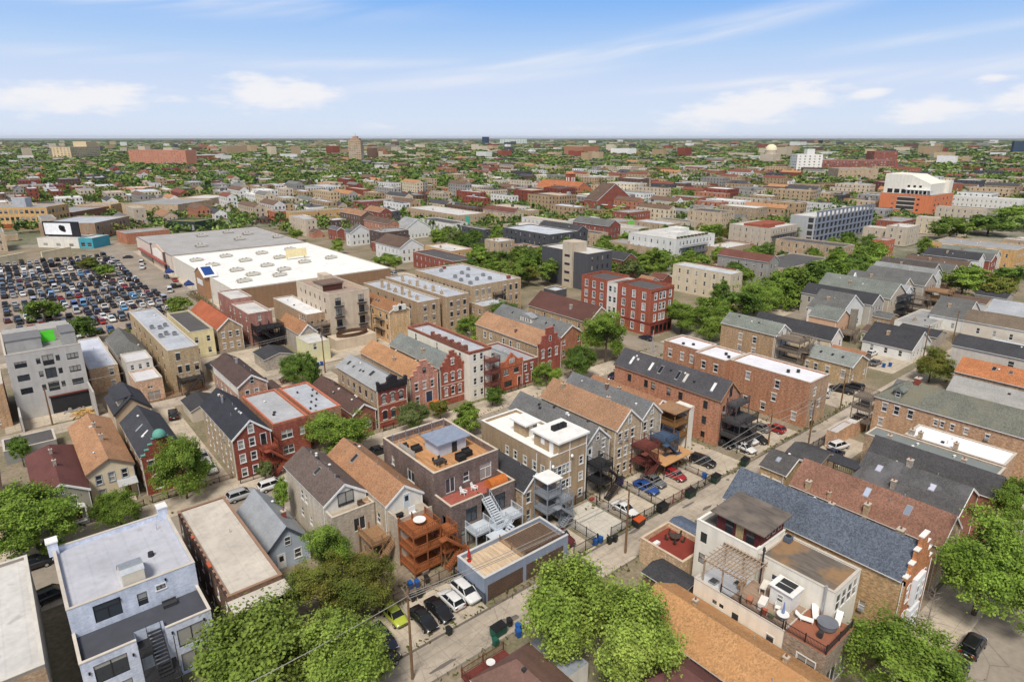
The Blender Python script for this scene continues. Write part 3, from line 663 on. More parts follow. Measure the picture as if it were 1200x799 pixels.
def ac_unit(x, y, z, label, s=.85, m=None, group=None):
    r = thing('air_conditioner', label, 'air conditioner', (x, y, z), 0, group); b = MB(); b.box(-s / 2, s / 2, -s / 2, s / 2, .08, s * .95); b.box(-s / 2 + .05, s / 2 - .05, -s / 2 + .1, s / 2 - .1, 0, .08)
    for k in range(5):
        zz = .16 + k * .14 * s; b.box(-s / 2 - .012, s / 2 + .012, -s / 2 - .012, s / 2 + .012, zz, zz + .02)
    b.obj('casing', m or mat('flat', (.07, .075, .08), rough=.5), r); f = MB(); f.tube((0, 0, s * .95), (0, 0, s * .95 + .05), s * .42, s * .40, 14); f.obj('fan_grille', BLACK, r); return r
def pole(x, y, h, label, arms=2, transformer=False, rz=0, lamp=False, m=None):
    r = thing('utility_pole', label, 'utility pole', (x, y, 0), rz); b = MB(); b.tube((0, 0, 0), (0, 0, h), .17, .11, 9); b.obj('pole', m or mat('wood', lin((126, 98, 70))), r)
    for i in range(arms):
        z = h - .35 - i * .9; a = MB(); a.beam((-1.15, .13, z), (1.15, .13, z), .09, .12); a.beam((-.6, .12, z), (0, .1, z - .55), .04, .04); a.beam((.6, .12, z), (0, .1, z - .55), .04, .04)
        for xx in (-1.05, -.55, .55, 1.05): a.tube((xx, .13, z + .06), (xx, .13, z + .22), .045, .03, 6)
        a.obj('crossarm', WOODG, r)
    if transformer: t = MB(); t.tube((.36, 0, h - 3.0), (.36, 0, h - 1.9), .27, .27, 12); t.tube((.36, 0, h - 1.9), (.36, 0, h - 1.8), .27, .1, 12); t.obj('transformer', GREY, r)
    if lamp: t = MB(); t.tube((0, 0, h - 1.5), (0, -1.6, h - .9), .04, .04, 6); t.box(-.12, .12, -2.0, -1.45, h - .98, h - .84); t.obj('street_light', LGREY, r)
    return r
def wire(p, q, label, sag=.5, r=.022, group=None):
    b = MB(); p = Vector(p); q = Vector(q); n = 10; L_ = []
    for i in range(n + 1): t = i / n; c = p.lerp(q, t); c.z -= sag * 4 * t * (1 - t); L_.append(c - p)
    for a, c in zip(L_[:-1], L_[1:]): b.tube(a, c, r, r, 5, cap=False)
    return tag_obj(b, 'overhead_wire', mat('flat', lin((150, 146, 140))), label, 'wire', tuple(p), 0, group)
# ================================================================== setting
ASPH = mat('asphalt', lin((150, 140, 127))); CONC = mat('concrete', lin((200, 187, 168))); CONC2 = mat('concrete', lin((208, 202, 190)), amt=.5); ALLEY = mat('concrete', lin((188, 176, 160)), amt=1.1); LOTM = mat('asphalt', lin((158, 144, 130)))
SOIL = mat('soil', lin((146, 132, 114)), lin((122, 116, 92))); FAR = mat('soil', lin((150, 142, 128)), lin((104, 108, 84)), sc=.32)
def flatsheet(name, A0, A1, B0, B1, z, m): return slab(name, A0, A1, B0, B1, z, m)
flatsheet('ground', -40000, 60000, -40000, 60000, -.3, FAR)
flatsheet('yard_ground', -120, 330, -60, 420, -.004, SOIL)
flatsheet('alley', -60, 300, 46.8, 52.0, .004, ALLEY); flatsheet('alley', -60, 300, 144.2, 149.2, .004, ALLEY)
flatsheet('street', -60, 330, 2.5, 13.0, .004, ASPH); flatsheet('street', -60, 330, 90, 98.2, .004, ASPH); flatsheet('street', -60, 330, 201, 211, .004, ASPH); flatsheet('street', 45, 57, 211, 420, .004, ASPH); flatsheet('street', 121, 131, 211, 420, .004, ASPH); flatsheet('street', 132, 141, 98.2, 144.2, .008, ASPH)
for a in ((-60, 330, 13.0, 18.0), (-60, 330, 86, 90), (-60, 131, 98.2, 104.2), (142, 330, 98.2, 106.5), (-60, 330, 197, 201), (58, 121, 211, 214), (57, 61.5, 214, 372), (117.3, 121, 214.1, 372), (131, 137, 214, 372)):
    slab('pavement', *a, .12, CONC, th=.3)
flatsheet('gutter', -60, 140, 51.7, 52.05, .017, mat('asphalt', lin((112, 104, 96)))); flatsheet('gutter', -60, 140, 46.75, 47.0, .017, mat('asphalt', lin((120, 112, 104)))); flatsheet('parking_lot', -120, 45, 213, 372, .004, LOTM)
tp_ = random.Random(3); TARP = mat('asphalt', lin((110, 104, 98)))
for i in range(26):
    x, y = tp_.uniform(20, 130), tp_.uniform(47.6, 51.4); n = 7; b = MB(); rx_, ry_ = tp_.uniform(.4, 2.2), tp_.uniform(.2, .6); b.poly([(x + rx_ * math.cos(k * 6.283 / n) * tp_.uniform(.7, 1.2), y + ry_ * math.sin(k * 6.283 / n) * tp_.uniform(.7, 1.2), .009 + .0004 * i) for k in range(n)]); tag(b.obj('road_patch', TARP), None, None, None, 'structure')
b = MB()
for i in range(2600):
    x = tp_.uniform(0, 140); y = tp_.choice((46.5, 52.3, 59.5, 62.3, 104.5, 89.6, 98.8)) + tp_.gauss(0, .35); hh = tp_.uniform(.08, .4); a = tp_.uniform(0, 3.14); q = tp_.uniform(.08, .3); b.poly([(x - q * math.cos(a), y - q * math.sin(a), .01), (x + q * math.cos(a), y + q * math.sin(a), .01), (x + q * .6 * math.cos(a), y + q * .6 * math.sin(a) + .1, hh), (x - q * .6 * math.cos(a), y - q * .6 * math.sin(a) - .1, hh)])
tag(b.obj('weeds', mat('leaf', lin((104, 118, 58)), lin((128, 124, 80)))), 'weeds along kerbs and alley fences', None, None, 'stuff')
# paved yards along the alley
for nm, a, m in (('parking_pad', (23.5, 39.1, 52.0, 59.2), CONC), ('parking_pad', (53.9, 58.3, 52.0, 61), CONC), ('parking_pad', (59.0, 66.0, 52.6, 61.2), CONC2), ('parking_pad', (66.3, 73.3, 52.3, 62), CONC), ('parking_pad', (73.6, 80, 52.3, 62), CONC), ('parking_pad', (80.3, 86.3, 52.3, 62), CONC),
                 ('parking_pad', (86.6, 96.6, 52.3, 64), CONC), ('parking_pad', (99.5, 116, 52.6, 62), CONC), ('parking_pad', (108, 121, 41, 46.6), CONC), ('parking_pad', (134, 147, 52.3, 64), CONC), ('parking_pad', (130, 142, 44, 46.7), CONC),
                 ('parking_pad', (20.5, 24.6, 104.4, 144), CONC), ('parking_pad', (-4, 13, 150, 156), CONC), ('parking_pad', (57, 86, 150, 160), CONC), ('parking_pad', (-3.2, -1.2, 64, 86), SOIL), ('parking_pad', (39, 60, 132, 144), CONC), ('parking_pad', (33.2, 57, 149.3, 174), CONC), ('parking_pad', (99, 112, 99, 100), CONC), ('parking_pad', (165, 190, 54, 64), CONC)):
    flatsheet(nm, *a, .012, m)
# ================================================================== block between the street and the alley
AL = lin((176, 184, 200))
h = house('flat_roofed_building', 'long building with stained white roof at the left edge, beside the pale blue building', -17, -3.3, 65.5, 87, 7.6, mat('stucco', lin((150, 142, 132))), ('flat', MEMB, .35), rear=grid(2, [[.25, .8], [.25, .8]], fh=3.3, w=1.4, style='slider'), side2=(), cat='apartment building', vents=2, wall_rear=TAN, cop=mat('flat', lin((205, 200, 190))))
BLUEW = mat('brick', lin((186, 196, 214)), lin((206, 212, 226)), amt=.35)
H = house('pale_blue_building', 'pale blue painted brick building with dark roof terrace and white roof', -0.8, 11.3, 69.8, 83.2, 9.5, BLUEW, ('flat', mat('membrane', lin((184, 186, 195)), amt=.7), .55),
          rear=[wrow(6.75, 2.1, 2.5, [.28], 'transom', None), wrow(6.75, 1.55, .95, [.545], 'hung', None), wrow(7.85, .55, .9, [.70], 'slider', 'full'), wrow(6.6, 2.35, 1.75, [.885], 'transom', None)], cat='apartment building', sash=DARK, vents=0)
for z0_ in (0,):
    b = MB(); facade(b, (0, -5.1, 0), (1, 0, 0), 4.9, 0, 6.55, (0, -1, 0), [(1.0, 3.9, 3.5, 5.7), (1.0, 3.9, .4, 2.6)]); facade(b, (7.6, -5.1, 0), (1, 0, 0), 4.4, 0, 6.55, (0, -1, 0), [(.9, 3.6, 3.5, 5.7), (.9, 3.6, .4, 2.6)])
    b.poly([(4.9, -3.6, 0), (7.6, -3.6, 0), (7.6, -3.6, 6.55), (4.9, -3.6, 6.55)]); b.poly([(4.9, -5.1, 0), (4.9, -3.6, 0), (4.9, -3.6, 6.55), (4.9, -5.1, 6.55)]); b.poly([(7.6, -3.6, 0), (7.6, -5.1, 0), (7.6, -5.1, 6.55), (7.6, -3.6, 6.55)])
    b.poly([(0, -.01, 0), (0, -5.1, 0), (0, -5.1, 6.55), (0, -.01, 6.55)]); b.poly([(12, -5.1, 0), (12, 0, 0), (12, 0, 6.55), (12, -5.1, 6.55)])
    part(H, 'lower_wing', b, BLUEW)
    b = MB(); b.poly([(.01, -5.09, 6.02), (4.89, -5.09, 6.02), (4.89, -3.59, 6.02), (7.61, -3.59, 6.02), (7.61, -5.09, 6.02), (11.99, -5.09, 6.02), (11.99, -.02, 6.02), (.01, -.02, 6.02)]); part(H, 'terrace_deck', b, mat('flat', lin((74, 76, 84)), rough=.8))
    for qs in (((-.04, 4.9, -5.16, -4.86), (-.04, .26, -4.861, -.02)), ((7.6, 12.04, -5.16, -4.86), (11.74, 12.04, -4.861, -.02))):
        b = MB()
        for q in qs: b.box(*q, 6.552, 6.66)
        part(H, 'coping', b, mat('flat', lin((206, 198, 186))))
    b = MB()
    for q in ((.26, 4.6), (7.9, 11.74)): b.box(q[0], q[1], -4.85, -4.84, 6.03, 6.55)
    part(H, 'inner_parapet', b, BLUEW)
for xx, zz, ww in ((2.45, 3.5, 2.9), (2.45, .4, 2.9), (9.85, 3.5, 2.7), (9.85, .4, 2.7)):
    put('window', window_mesh(ww, 2.2, DARK, 'slider'), H.root, (xx, -5.1, zz))
for xx, zz in ((5.6, 3.4),): put('window', window_mesh(.9, 1.5, WHITE_TRIM, 'hung'), H.root, (xx, -3.72, zz))
b = MB()   # black stair down from the terrace between the wings, balcony beside it
for k in range(13): f = k / 12; b.box(6.0, 7.3, -4.0 - f * 3.4 - .15, -4.0 - f * 3.4 + .15, 6.0 - f * 3.0 - .06, 6.0 - f * 3.0)
for xx in (6.0, 7.3):
    b.beam((xx, -4.0, 5.9), (xx, -7.4, 2.9), .06, .3); b.beam((xx, -4.0, 6.95), (xx, -7.4, 3.95), .05, .05)
    for k in range(8): f = k / 7; b.box(xx - .02, xx + .02, -4.0 - 3.4 * f - .02, -4.0 - 3.4 * f + .02, 6 - 3 * f, 7 - 3 * f)
part(H, 'iron_stair', b, IRON)
b = MB(); b.box(4.9, 6.0, -6.4, -3.7, 5.2, 5.3); b.box(4.9, 8.0, -8.2, -5.2, 2.7, 2.8)
for xx in (4.9, 6.0): b.beam((xx, -6.4, 6.25), (xx, -3.7, 6.25), .05, .05)
b.beam((4.9, -6.4, 6.25), (6.0, -6.4, 6.25), .05, .05); b.beam((4.9, -8.2, 3.8), (8, -8.2, 3.8), .05, .05)
for xx in (4.9, 6.0, 8.0): b.box(xx - .04, xx + .04, -6.44, -6.36, 0, 6.25)
for k in range(11): b.box(4.9 + .11 * k - .015, 4.93 + .11 * k, -6.41, -6.38, 5.3, 6.25); b.box(4.9 + .3 * k - .015, 4.93 + .3 * k, -8.22, -8.19, 2.8, 3.8)
part(H, 'iron_balcony', b, IRON)
b = MB(); b.box(5.0, 7.9, 0.9, 3.0, 8.9, 10.7, 0)
n = 8
for k in range(n):
    a0, a1 = math.pi * .5 * k / n, math.pi * .5 * (k + 1) / n
pts = [(5.0, 0.9 + 0, 10.9)] 
b = MB(); prof = [(0.6, 8.96), (0.6, 10.65), (1.2, 11.05), (2.0, 11.1), (3.0, 10.75), (4.0, 10.0), (4.9, 8.96)]
b.prism([(5.2, y, z) for y, z in prof], (2.1, 0, 0), 0); hut = part(H, 'roof_hut', b, mat('flat', lin((214, 206, 190))))
b = MB()
for (ya, za), (yb, zb) in zip(prof[1:-1], prof[2:]): b.poly([(5.12, ya - .02, za + .05), (7.38, ya - .02, za + .05), (7.38, yb, zb + .05), (5.12, yb, zb + .05)])
b.obj('hut_roof', mat('metal', lin((178, 184, 190)), rough=.5), hut)
for xx in (.1, 11.6):
    b = MB(); b.box(xx - .5, xx + .5, 12.5, 13.7, 8.9, 10.6); part(H, 'corner_pier', b, BLUEW)
b = MB()
for xx in (.1, 11.6): b.box(xx - .6, xx + .6, 12.4, 13.8, 10.602, 10.75)
part(H, 'pier_cap', b, WHITE_TRIM)
for xx, zz in ((4.2, 8.3), (9.3, 8.9), (5.6, 5.6)):
    pass
for xx, yy, zz in ((4.55, -.08, 8.4), (9.0, -.08, 8.7), (4.4, -5.18, 5.0), (8.1, -5.18, 5.6), (11.2, -5.18, 5.6), (.6, -5.18, 5.0)):
    b = MB(); b.box(xx - .08, xx + .08, yy - .06, yy + .07, zz, zz + .3); part(H, 'wall_lamp', b, BLACK)
b = MB(); b.box(-.7, .7, -.3, .3, 0, .42); b.box(-.7, .7, .3, .4, .42, .62)
tag_obj(b, 'storage_bench', mat('flat', (.05, .05, .055), rough=.5), 'dark storage bench on the terrace of the pale blue building', 'bench', (8.1, 68.9, 6.03))
b = MB(); b.tube((0, 0, 0), (0, 0, .9), .05, .05, 7); tag_obj(b, 'roof_pipe', LGREY, 'thin grey vent pipe standing on the pale blue building\'s white roof', 'pipe', (9.6, 80.5, 8.95))
b = MB(); b.tube((0, 0, 0), (0, 0, .5), .35, .3, 10); tag_obj(b, 'roof_fan', DARK, 'dark round exhaust fan beside the curved roof hut', 'exhaust fan', (7.9, 75.2, 8.95))

LW = house('long_brick_building', 'long brown brick building with weathered cream roof beside the pale blue building', 13.1, 19.1, 64.9, 86.8, 7.0, BROWNB, ('flat', mat('membrane', lin((206, 198, 186))), .12), rear=grid(2, [[.3, .75], [.3, .75]], fh=3.2, w=1.0), side=grid(2, 7, fh=3.1, w=.85, m=.06), cat='apartment building', vents=1, cop=mat('flat', lin((150, 120, 100))), group='walk-up')
b = MB(); b.box(-.15, 6.2, -2.6, -.02, 6.25, 6.42); part(LW, 'rear_canopy', b, mat('membrane', lin((204, 198, 188)), amt=.6))
b = MB(); b.box(.1, .35, -2.4, -.02, 0, 6.24); b.box(5.8, 6.05, -2.4, -.02, 0, 6.24); b.box(.36, 5.79, -2.3, -2.05, 0, 4.6); part(LW, 'rear_enclosure', b, BROWNB)
b = MB()
for k in range(16): b.box(-.16, .14, .6 + k * 1.32, 1.2 + k * 1.32, 6.9, 7.13)
part(LW, 'parapet_blocks', b, [mat('flat', lin((66, 52, 50)))])
b = MB()
for y in (6.5, 7.1, 13.9): b.box(-.19, .17, y, y + .6, 6.88, 7.16)
part(LW, 'clay_tiles', b, mat('flat', lin((190, 96, 66))))
SID = mat('siding', lin((176, 188, 202)))
CT = house('siding_cottage', 'small pale blue siding cottage with light grey gable roof', 20.7, 26.2, 75.4, 87.5, 3.4, SID, ('gable', 2.7, mat('shingle', lin((168, 174, 182)), amt=.4)), rear=[wrow(.9, 1.3, .9, [.72], 'hung', 'full')], side=grid(1, 3), chim=[(4.0, 4.2, .55, .55, 1.0, REDB)], vents=1, gtrim=mat('flat', lin((70, 78, 88))))
door(CT, 1.7, .2, m=WHITE_TRIM); put('window', window_mesh(.85, 1.25, WHITE_TRIM, 'hung'), CT.root, (2.75, -.12, 3.35))
BG = house('beige_brick_house', 'three-storey beige brick house with dark brown gable roof and white rear gable', 28.4, 34.4, 74.0, 88.0, 8.1, mat('brick', lin((196, 184, 166)), lin((180, 168, 152)), amt=.5), ('gable', 2.1, sh(116, 100, 92)), side=[wrow(5.2, 1.5, .9, [.48, .58], 'hung', 'sill'), wrow(2.2, 1.4, .9, [.4, .62], 'hung', 'sill')], vents=9, wall_rear=WHITEB, lights=[(2.0, 6.6, 1.1, .75), (4.2, 8.0, 1.1, .75, SH_GREY)])
put('window', window_mesh(2.3, 2.0, DARK, 'slider'), BG.root, (3.05, -.12, 7.0))
BGB = mat('brick', lin((178, 166, 148)), lin((166, 150, 132)), amt=.6)
b = MB(); facade(b, (.05, -2.0, 0), (1, 0, 0), 6.2, 0, 7.0, (0, -1, 0), [(3.0, 4.7, 3.6, 5.6)]); b.poly([(.05, 0, 0), (.05, -2, 0), (.05, -2, 7), (.05, 0, 7)]); b.poly([(6.25, -2, 0), (6.25, 0, 0), (6.25, 0, 7), (6.25, -2, 7)]); part(BG, 'rear_wing', b, BGB)
put('window', window_mesh(1.7, 2.0, WHITE_TRIM, 'slider'), BG.root, (3.9, -2.0, 3.6))
b = MB(); b.poly([(.05, -2, 6.4), (6.25, -2, 6.4), (6.25, -.01, 6.4), (.05, -.01, 6.4)]); part(BG, 'balcony_floor', b, mat('flat', lin((170, 158, 140))))
b = MB(); b.box(.02, 6.28, -2.05, -1.75, 7.0, 7.1); b.box(.02, .3, -1.74, -.02, 7.0, 7.1); b.box(6.0, 6.28, -1.74, -.02, 7.0, 7.1); part(BG, 'coping', b, mat('flat', lin((200, 190, 174))))
porch(BG, 3.6, 6.6, -6.0, -2.1, [3.4], WOODN, posts=3, stairx=3.4); porch(BG, 1.0, 3.4, -7.2, -4.2, [1.7], WOODN, stair=True, stairx=.5)
for i, (xx, cc, lb) in enumerate(((33.2, (96, 78, 66), 'brown wicker armchair'), (34.05, (188, 160, 130), 'tan rounded armchair'))):
    b = MB(); b.box(-.35, .35, -.35, .35, .1, .42); b.box(-.35, .35, .25, .4, .42, .9); b.box(-.42, -.3, -.35, .35, .3, .62); b.box(.3, .42, -.35, .35, .3, .62); tag_obj(b, 'armchair', mat('wood', lin(cc)), lb + ' on the balcony under the white gable', 'armchair', (xx, 73.1, 6.41))
TN = house('tan_roofed_house', 'beige house with tan gable roof, white rear gable and orange timber porches', 34.8, 40.3, 68.7, 87.0, 8.1, mat('brick', lin((186, 172, 150)), amt=.5), ('gable', 2.0, sh(182, 132, 92)), side=grid(2, 5, fh=3.2), wall_rear=WHITEB, vents=6, lights=[(1.6, 12.5, 1.3, .8), (3.9, 14.5, 1.2, .8, SH_TAN)])
door(TN, 3.1, 6.5, .9, 2.1, m=mat('flat', lin((190, 200, 210))))
b = MB(); b.box(.05, 5.55, -2.6, -.02, 0, 6.4, 0, 1); part(TN, 'rear_wing', b, [mat('brick', lin((178, 164, 144)), amt=.5), mat('flat', lin((170, 160, 146)))])
b = MB(); b.box(.05, .25, -2.6, -.02, 6.402, 7.2); b.box(.26, 5.5, -2.6, -2.42, 6.402, 7.0); part(TN, 'parapet', b, mat('brick', lin((178, 164, 144)), amt=.5))
pt = porch(TN, .2, 4.3, -6.4, -2.7, [1.0, 3.7, 6.4], WOODO, posts=3, stair=False); porch(TN, 4.6, 6.6, -6.9, -4.6, [2.4, 5.0], WOODO, stair=True, stairx=4.4, name='stair_tower')
b = MB(); b.tube((0, 0, 0), (0, 0, .7), .05, .05, 7); b.tube((0, 0, .7), (0, 0, .76), .85, .85, 18); tag_obj(b, 'round_table', WHITE_TRIM, 'round white table on the orange timber porch', 'table', (37.2, 64.3, 6.4))
b = MB(); b.box(-.5, .5, -.3, .3, .85, .95); b.box(-.45, .45, -.25, .25, 0, .2); b.box(-.4, .4, -.28, .28, .2, .85); tag_obj(b, 'barbecue_grill', BLACK, 'black barbecue grill beside the white rear gable', 'grill', (35.7, 66.8, 6.42))
b = MB(); b.box(-.5, .5, -.05, .05, .3, 1.25); b.box(-.5, .5, -.5, -.02, .3, .42)
for xx in (-.45, .45): b.box(xx - .03, xx + .03, -.45, .05, 0, .3)
tag_obj(b, 'garden_bench', WHITE_TRIM, 'white high-backed seat on the orange porch top deck', 'bench', (37.6, 66.9, 6.42))
# --- modern dark brick building with roof deck
DB = mat('brick', lin((112, 96, 90)), lin((124, 106, 98)), amt=.9)
BR = house('dark_brick_building', 'modern dark brown brick building with a wooden roof deck and red terrace', 41.9, 53.3, 67.9, 82.4, 10.6, DB, ('flat', mat('planks', lin((192, 144, 100)), amt=1), 1.0),
           rear=[wrow(6.65, 2.3, 1.55, [.235], 'slider', None), wrow(7.5, 1.5, 1.05, [.48], 'hung', 'sill'), wrow(6.7, 2.5, 2.1, [.79], 'transom', None)], side=[wrow(6.6, 1.9, 1.9, [.44], 'slider', 'sill'), wrow(3.4, 1.4, .9, [.16], 'hung', 'sill'), wrow(7.2, 1.5, .8, [.80], 'hung', 'sill')], cat='apartment building', cop=mat('flat', lin((200, 186, 168))))
b = MB(); X1 = 11.3
facade(b, (0, -4.0, 0), (1, 0, 0), 5.2, 0, 7.25, (0, -1, 0), [(2.5, 4.4, 3.6, 5.9), (1.6, 4.4, .5, 2.8)]); facade(b, (6.9, -4.0, 0), (1, 0, 0), 4.4, 0, 7.25, (0, -1, 0), [(.7, 2.6, 3.5, 6.1), (.8, 3.4, .5, 2.8)])
facade(b, (5.2, -3.0, 0), (1, 0, 0), 1.7, 0, 6.4, (0, -1, 0), [(.3, 1.4, 3.5, 5.7)])
facade(b, (0, -4.0, 0), (0, 1, 0), 4.0, 0, 7.25, (-1, 0, 0), [(1.4, 2.2, 3.4, 5.0)]); b.poly([(X1, -4, 0), (X1, 0, 0), (X1, 0, 7.25), (X1, -4, 7.25)])
b.poly([(5.2, -4, 0), (5.2, -3, 0), (5.2, -3, 7.25), (5.2, -4, 7.25)]); b.poly([(6.9, -3, 0), (6.9, -4, 0), (6.9, -4, 7.25), (6.9, -3, 7.25)])
lw = part(BR, 'lower_wing', b, DB)
for xx, yy, zz, ww, hh in ((3.45, -4, 3.6, 1.9, 2.3), (3.0, -4, .5, 2.8, 2.3), (8.55, -4, 3.5, 1.9, 2.6), (9.0, -4, .5, 2.6, 2.3)): put('window', window_mesh(ww, hh, DARK, 'transom'), BR.root, (xx, yy, zz))
b = MB(); b.poly([(.02, -3.98, 6.42), (5.18, -3.98, 6.42), (5.18, -2.98, 6.42), (6.92, -2.98, 6.42), (6.92, -3.98, 6.42), (X1 - .02, -3.98, 6.42), (X1 - .02, -.02, 6.42), (.02, -.02, 6.42)]); part(BR, 'red_terrace', b, mat('wood', lin((160, 92, 80))))
b = MB()
for q in ((-.05, 5.2, -4.05, -3.75), (6.9, X1 + .05, -4.05, -3.75), (-.05, .25, -3.74, -.02), (X1 - .25, X1 + .05, -3.74, -.02)): b.box(*q, 7.252, 7.34)
part(BR, 'coping', b, mat('flat', lin((200, 186, 168))))
b = MB(); b.box(.015, .2, -3.9, -.02, 6.43, 7.25); b.box(X1 - .2, X1 - .015, -3.9, -.02, 6.43, 7.25); b.box(.2, 5.2, -3.95, -3.8, 6.43, 7.25); b.box(6.9, X1 - .2, -3.95, -3.8, 6.43, 7.25); part(BR, 'parapet', b, DB)
b = MB(); n = 10
for k in range(n):
    a0, a1 = math.pi * k / n, math.pi * (k + 1) / n; b.poly([(7.9, -2.1 - 1.0 * math.cos(a0), 6.43 + 1.25 * math.sin(a0)), (7.9, -2.1 - 1.0 * math.cos(a1), 6.43 + 1.25 * math.sin(a1)), (10.9, -2.1 - 1.0 * math.cos(a1), 6.43 + 1.25 * math.sin(a1)), (10.9, -2.1 - 1.0 * math.cos(a0), 6.43 + 1.25 * math.sin(a0))])
for xx in (7.9, 10.9): b.poly([(xx, -2.1 - 1.0 * math.cos(math.pi * k / n), 6.43 + 1.25 * math.sin(math.pi * k / n)) for k in range(n + 1)])
tb = b.obj('barrel_cover', mat('wood', lin((190, 110, 52))), None, (41.9, 67.9, 0)); tag(tb, 'barrel-shaped orange timber sauna on the red terrace', 'sauna')
b = MB(); b.box(4.2, 9.2, 5.2, 9.0, 9.62, 11.6); hut = part(BR, 'roof_hut', b, mat('flat', lin((196, 200, 208)))); b = MB(); b.box(3.7, 9.7, 4.7, 9.5, 11.602, 11.8); b.obj('hut_roof', mat('metal', lin((178, 188, 204)), rough=.5), hut)
b = MB(); b.box(6.6, 7.5, 5.15, 5.25, 9.62, 11.5); b.obj('door', DARK, hut)
for (xx, yy, ww, dd, hh, c_, lb, nm, ct) in ((45.0, 71.2, 1.7, .9, .75, (62, 60, 60), 'dark dining table on the wooden roof deck', 'patio_table', 'table'), (44.6, 76.9, 1.5, 1.0, .7, (48, 46, 46), 'dark outdoor sofa by the hut on the roof deck', 'outdoor_sofa', 'sofa'), (48.1, 70.3, 1.3, 1.1, .9, (40, 40, 42), 'left dark covered chair by the roof hut wall', 'covered_chair', 'chair'), (49.7, 70.9, 1.3, 1.1, .9, (36, 36, 38), 'right dark covered chair by the roof hut wall', 'covered_chair', 'chair'), (43.7, 79.0, 1.2, .7, .5, (56, 56, 58), 'low dark planter box on the roof deck far corner', 'planter', 'planter')):
    b = MB(); b.box(-ww / 2, ww / 2, -dd / 2, dd / 2, .12 if nm != 'patio_table' else hh - .08, hh)
    if nm == 'patio_table':
        for sx in (-.7, .7):
            for sy in (-.35, .35): b.box(sx - .04, sx + .04, sy - .04, sy + .04, 0, hh - .08)
        for k in (-.5, .5):
            b.box(k - .2, k + .2, -.95, -.55, .4, .46); b.box(k - .2, k + .2, -.97, -.92, .46, .9); b.box(k - .2, k + .2, .55, .95, .4, .46); b.box(k - .2, k + .2, .92, .97, .46, .9)
    else: b.box(-ww / 2 + .1, ww / 2 - .1, -dd / 2 + .1, dd / 2 - .1, 0, .12); b.box(-ww / 2, ww / 2, dd / 2 - .2, dd / 2, hh, hh + .22)
    tag_obj(b, nm, mat('flat', lin(c_), rough=.7), lb, ct, (xx, yy, 9.62))
fence([(42.5, 74.0), (42.5, 78.5)], 1.7, mat('flat', lin((176, 170, 160))), 'pale privacy screen on the left side of the wooden roof deck', solid=True).location.z = 9.62
b = MB(); b.box(42.4, 48, 80.3, 80.35, 9.7, 10.7)
fence([(43.0, 81.3), (52.5, 81.3)], 1.5, mat('metal', lin((150, 160, 174))), 'thin metal railing along the street end of the roof deck', bars=.5).location.z = 9.62
for i, xx in enumerate((46.0, 47.9)):
    b = MB(); b.prism([(-.3, -.3, .3), (.3, -.3, .3), (.3, .35, .2), (-.3, .35, .2)], (0, 0, .05)); b.prism([(-.3, .3, .2), (.3, .3, .2), (.24, .62, 1.0), (-.24, .62, 1.0)], (0, .05, 0)); b.box(-.4, -.28, -.35, .45, .5, .55); b.box(.28, .4, -.35, .45, .5, .55)
    for sx in (-.34, .34): b.box(sx - .04, sx + .04, -.34, -.26, 0, .5); b.box(sx - .04, sx + .04, .3, .4, 0, .5)
    tag_obj(b, 'lounge_chair', WHITE_TRIM, ('left' if i == 0 else 'right') + ' of two white slatted armchairs on the red terrace', 'chair', (xx, 66.6, 6.43), R(20))
# white steel stairs and balconies at the rear
p = porch(BR, 2.3, 5.4, -6.6, -4.1, [3.2], STEELW, stair=False, name='steel_balcony'); p = porch(BR, 7.0, 10.6, -6.6, -4.1, [3.2], STEELW, stair=False, name='steel_balcony')
p = porch(BR, 4.6, 7.4, -8.0, -6.7, [3.9], STEELW, stair=False, name='steel_landing')
b = MB()
for k in range(12): f = k / 11; b.box(5.3, 6.7, -4.0 - 3.2 * f - .14, -4.0 - 3.2 * f + .14, 6.4 - 2.5 * f - .05, 6.4 - 2.5 * f)
for xx in (5.3, 6.7):
    b.beam((xx, -3.9, 6.4), (xx, -7.2, 3.9), .07, .28); b.beam((xx, -3.9, 7.4), (xx, -7.2, 4.9), .05, .05)
    for k in range(9): f = k / 8; b.box(xx - .02, xx + .02, -3.9 - 3.3 * f - .02, -3.9 - 3.3 * f + .02, 6.4 - 2.5 * f, 7.4 - 2.5 * f)
for k in range(14): f = k / 13; b.box(3.0 + 4.0 * f - .15, 3.0 + 4.0 * f + .15, -9.0, -8.1, 3.9 - 3.9 * (1 - f) - .05 if False else .3 + 3.5 * f - .05, .3 + 3.5 * f)
for yy in (-9.0, -8.1): b.beam((3.0, yy, .3), (7.0, yy, 3.8), .06, .25); b.beam((3.0, yy, 1.3), (7.0, yy, 4.8), .05, .05)
part(BR, 'steel_stair', b, STEELW)
# garage with deck roof
GB = mat('stucco', lin((140, 152, 172)))
GA = house('garage', 'blue-grey rendered garage with brown doors and a wooden roof deck', 39.3, 53.6, 53.0, 58.8, 3.55, GB, ('flat', mat('planks', lin((208, 184, 154))), .55), cat='garage', cop=mat('flat', lin((196, 196, 196))))
for x0, x1 in ((.5, 6.2), (6.8, 13.4)):
    b = MB(); b.box(x0, x1, -.03, .05, 0, 2.35)
    for k in range(1, 5): b.box(x0 + .05, x1 - .05, -.045, -.031, k * .47 - .015, k * .47 + .015)
    part(GA, 'garage_door', b, mat('wood', lin((96, 78, 66))))
fence([(46.0, 53.4), (46.0, 58.4)], .95, WOODN, 'tan wooden railing across the garage deck').location.z = 3.0
fence([(46.4, 53.35), (53.4, 53.35)], .95, mat('flat', lin((84, 64, 52))), 'brown plank railing on the alley side of the garage roof', bars=.09).location.z = 3.0
b = MB(); b.box(0, 6.6, 0, 4.4, 0, .06)
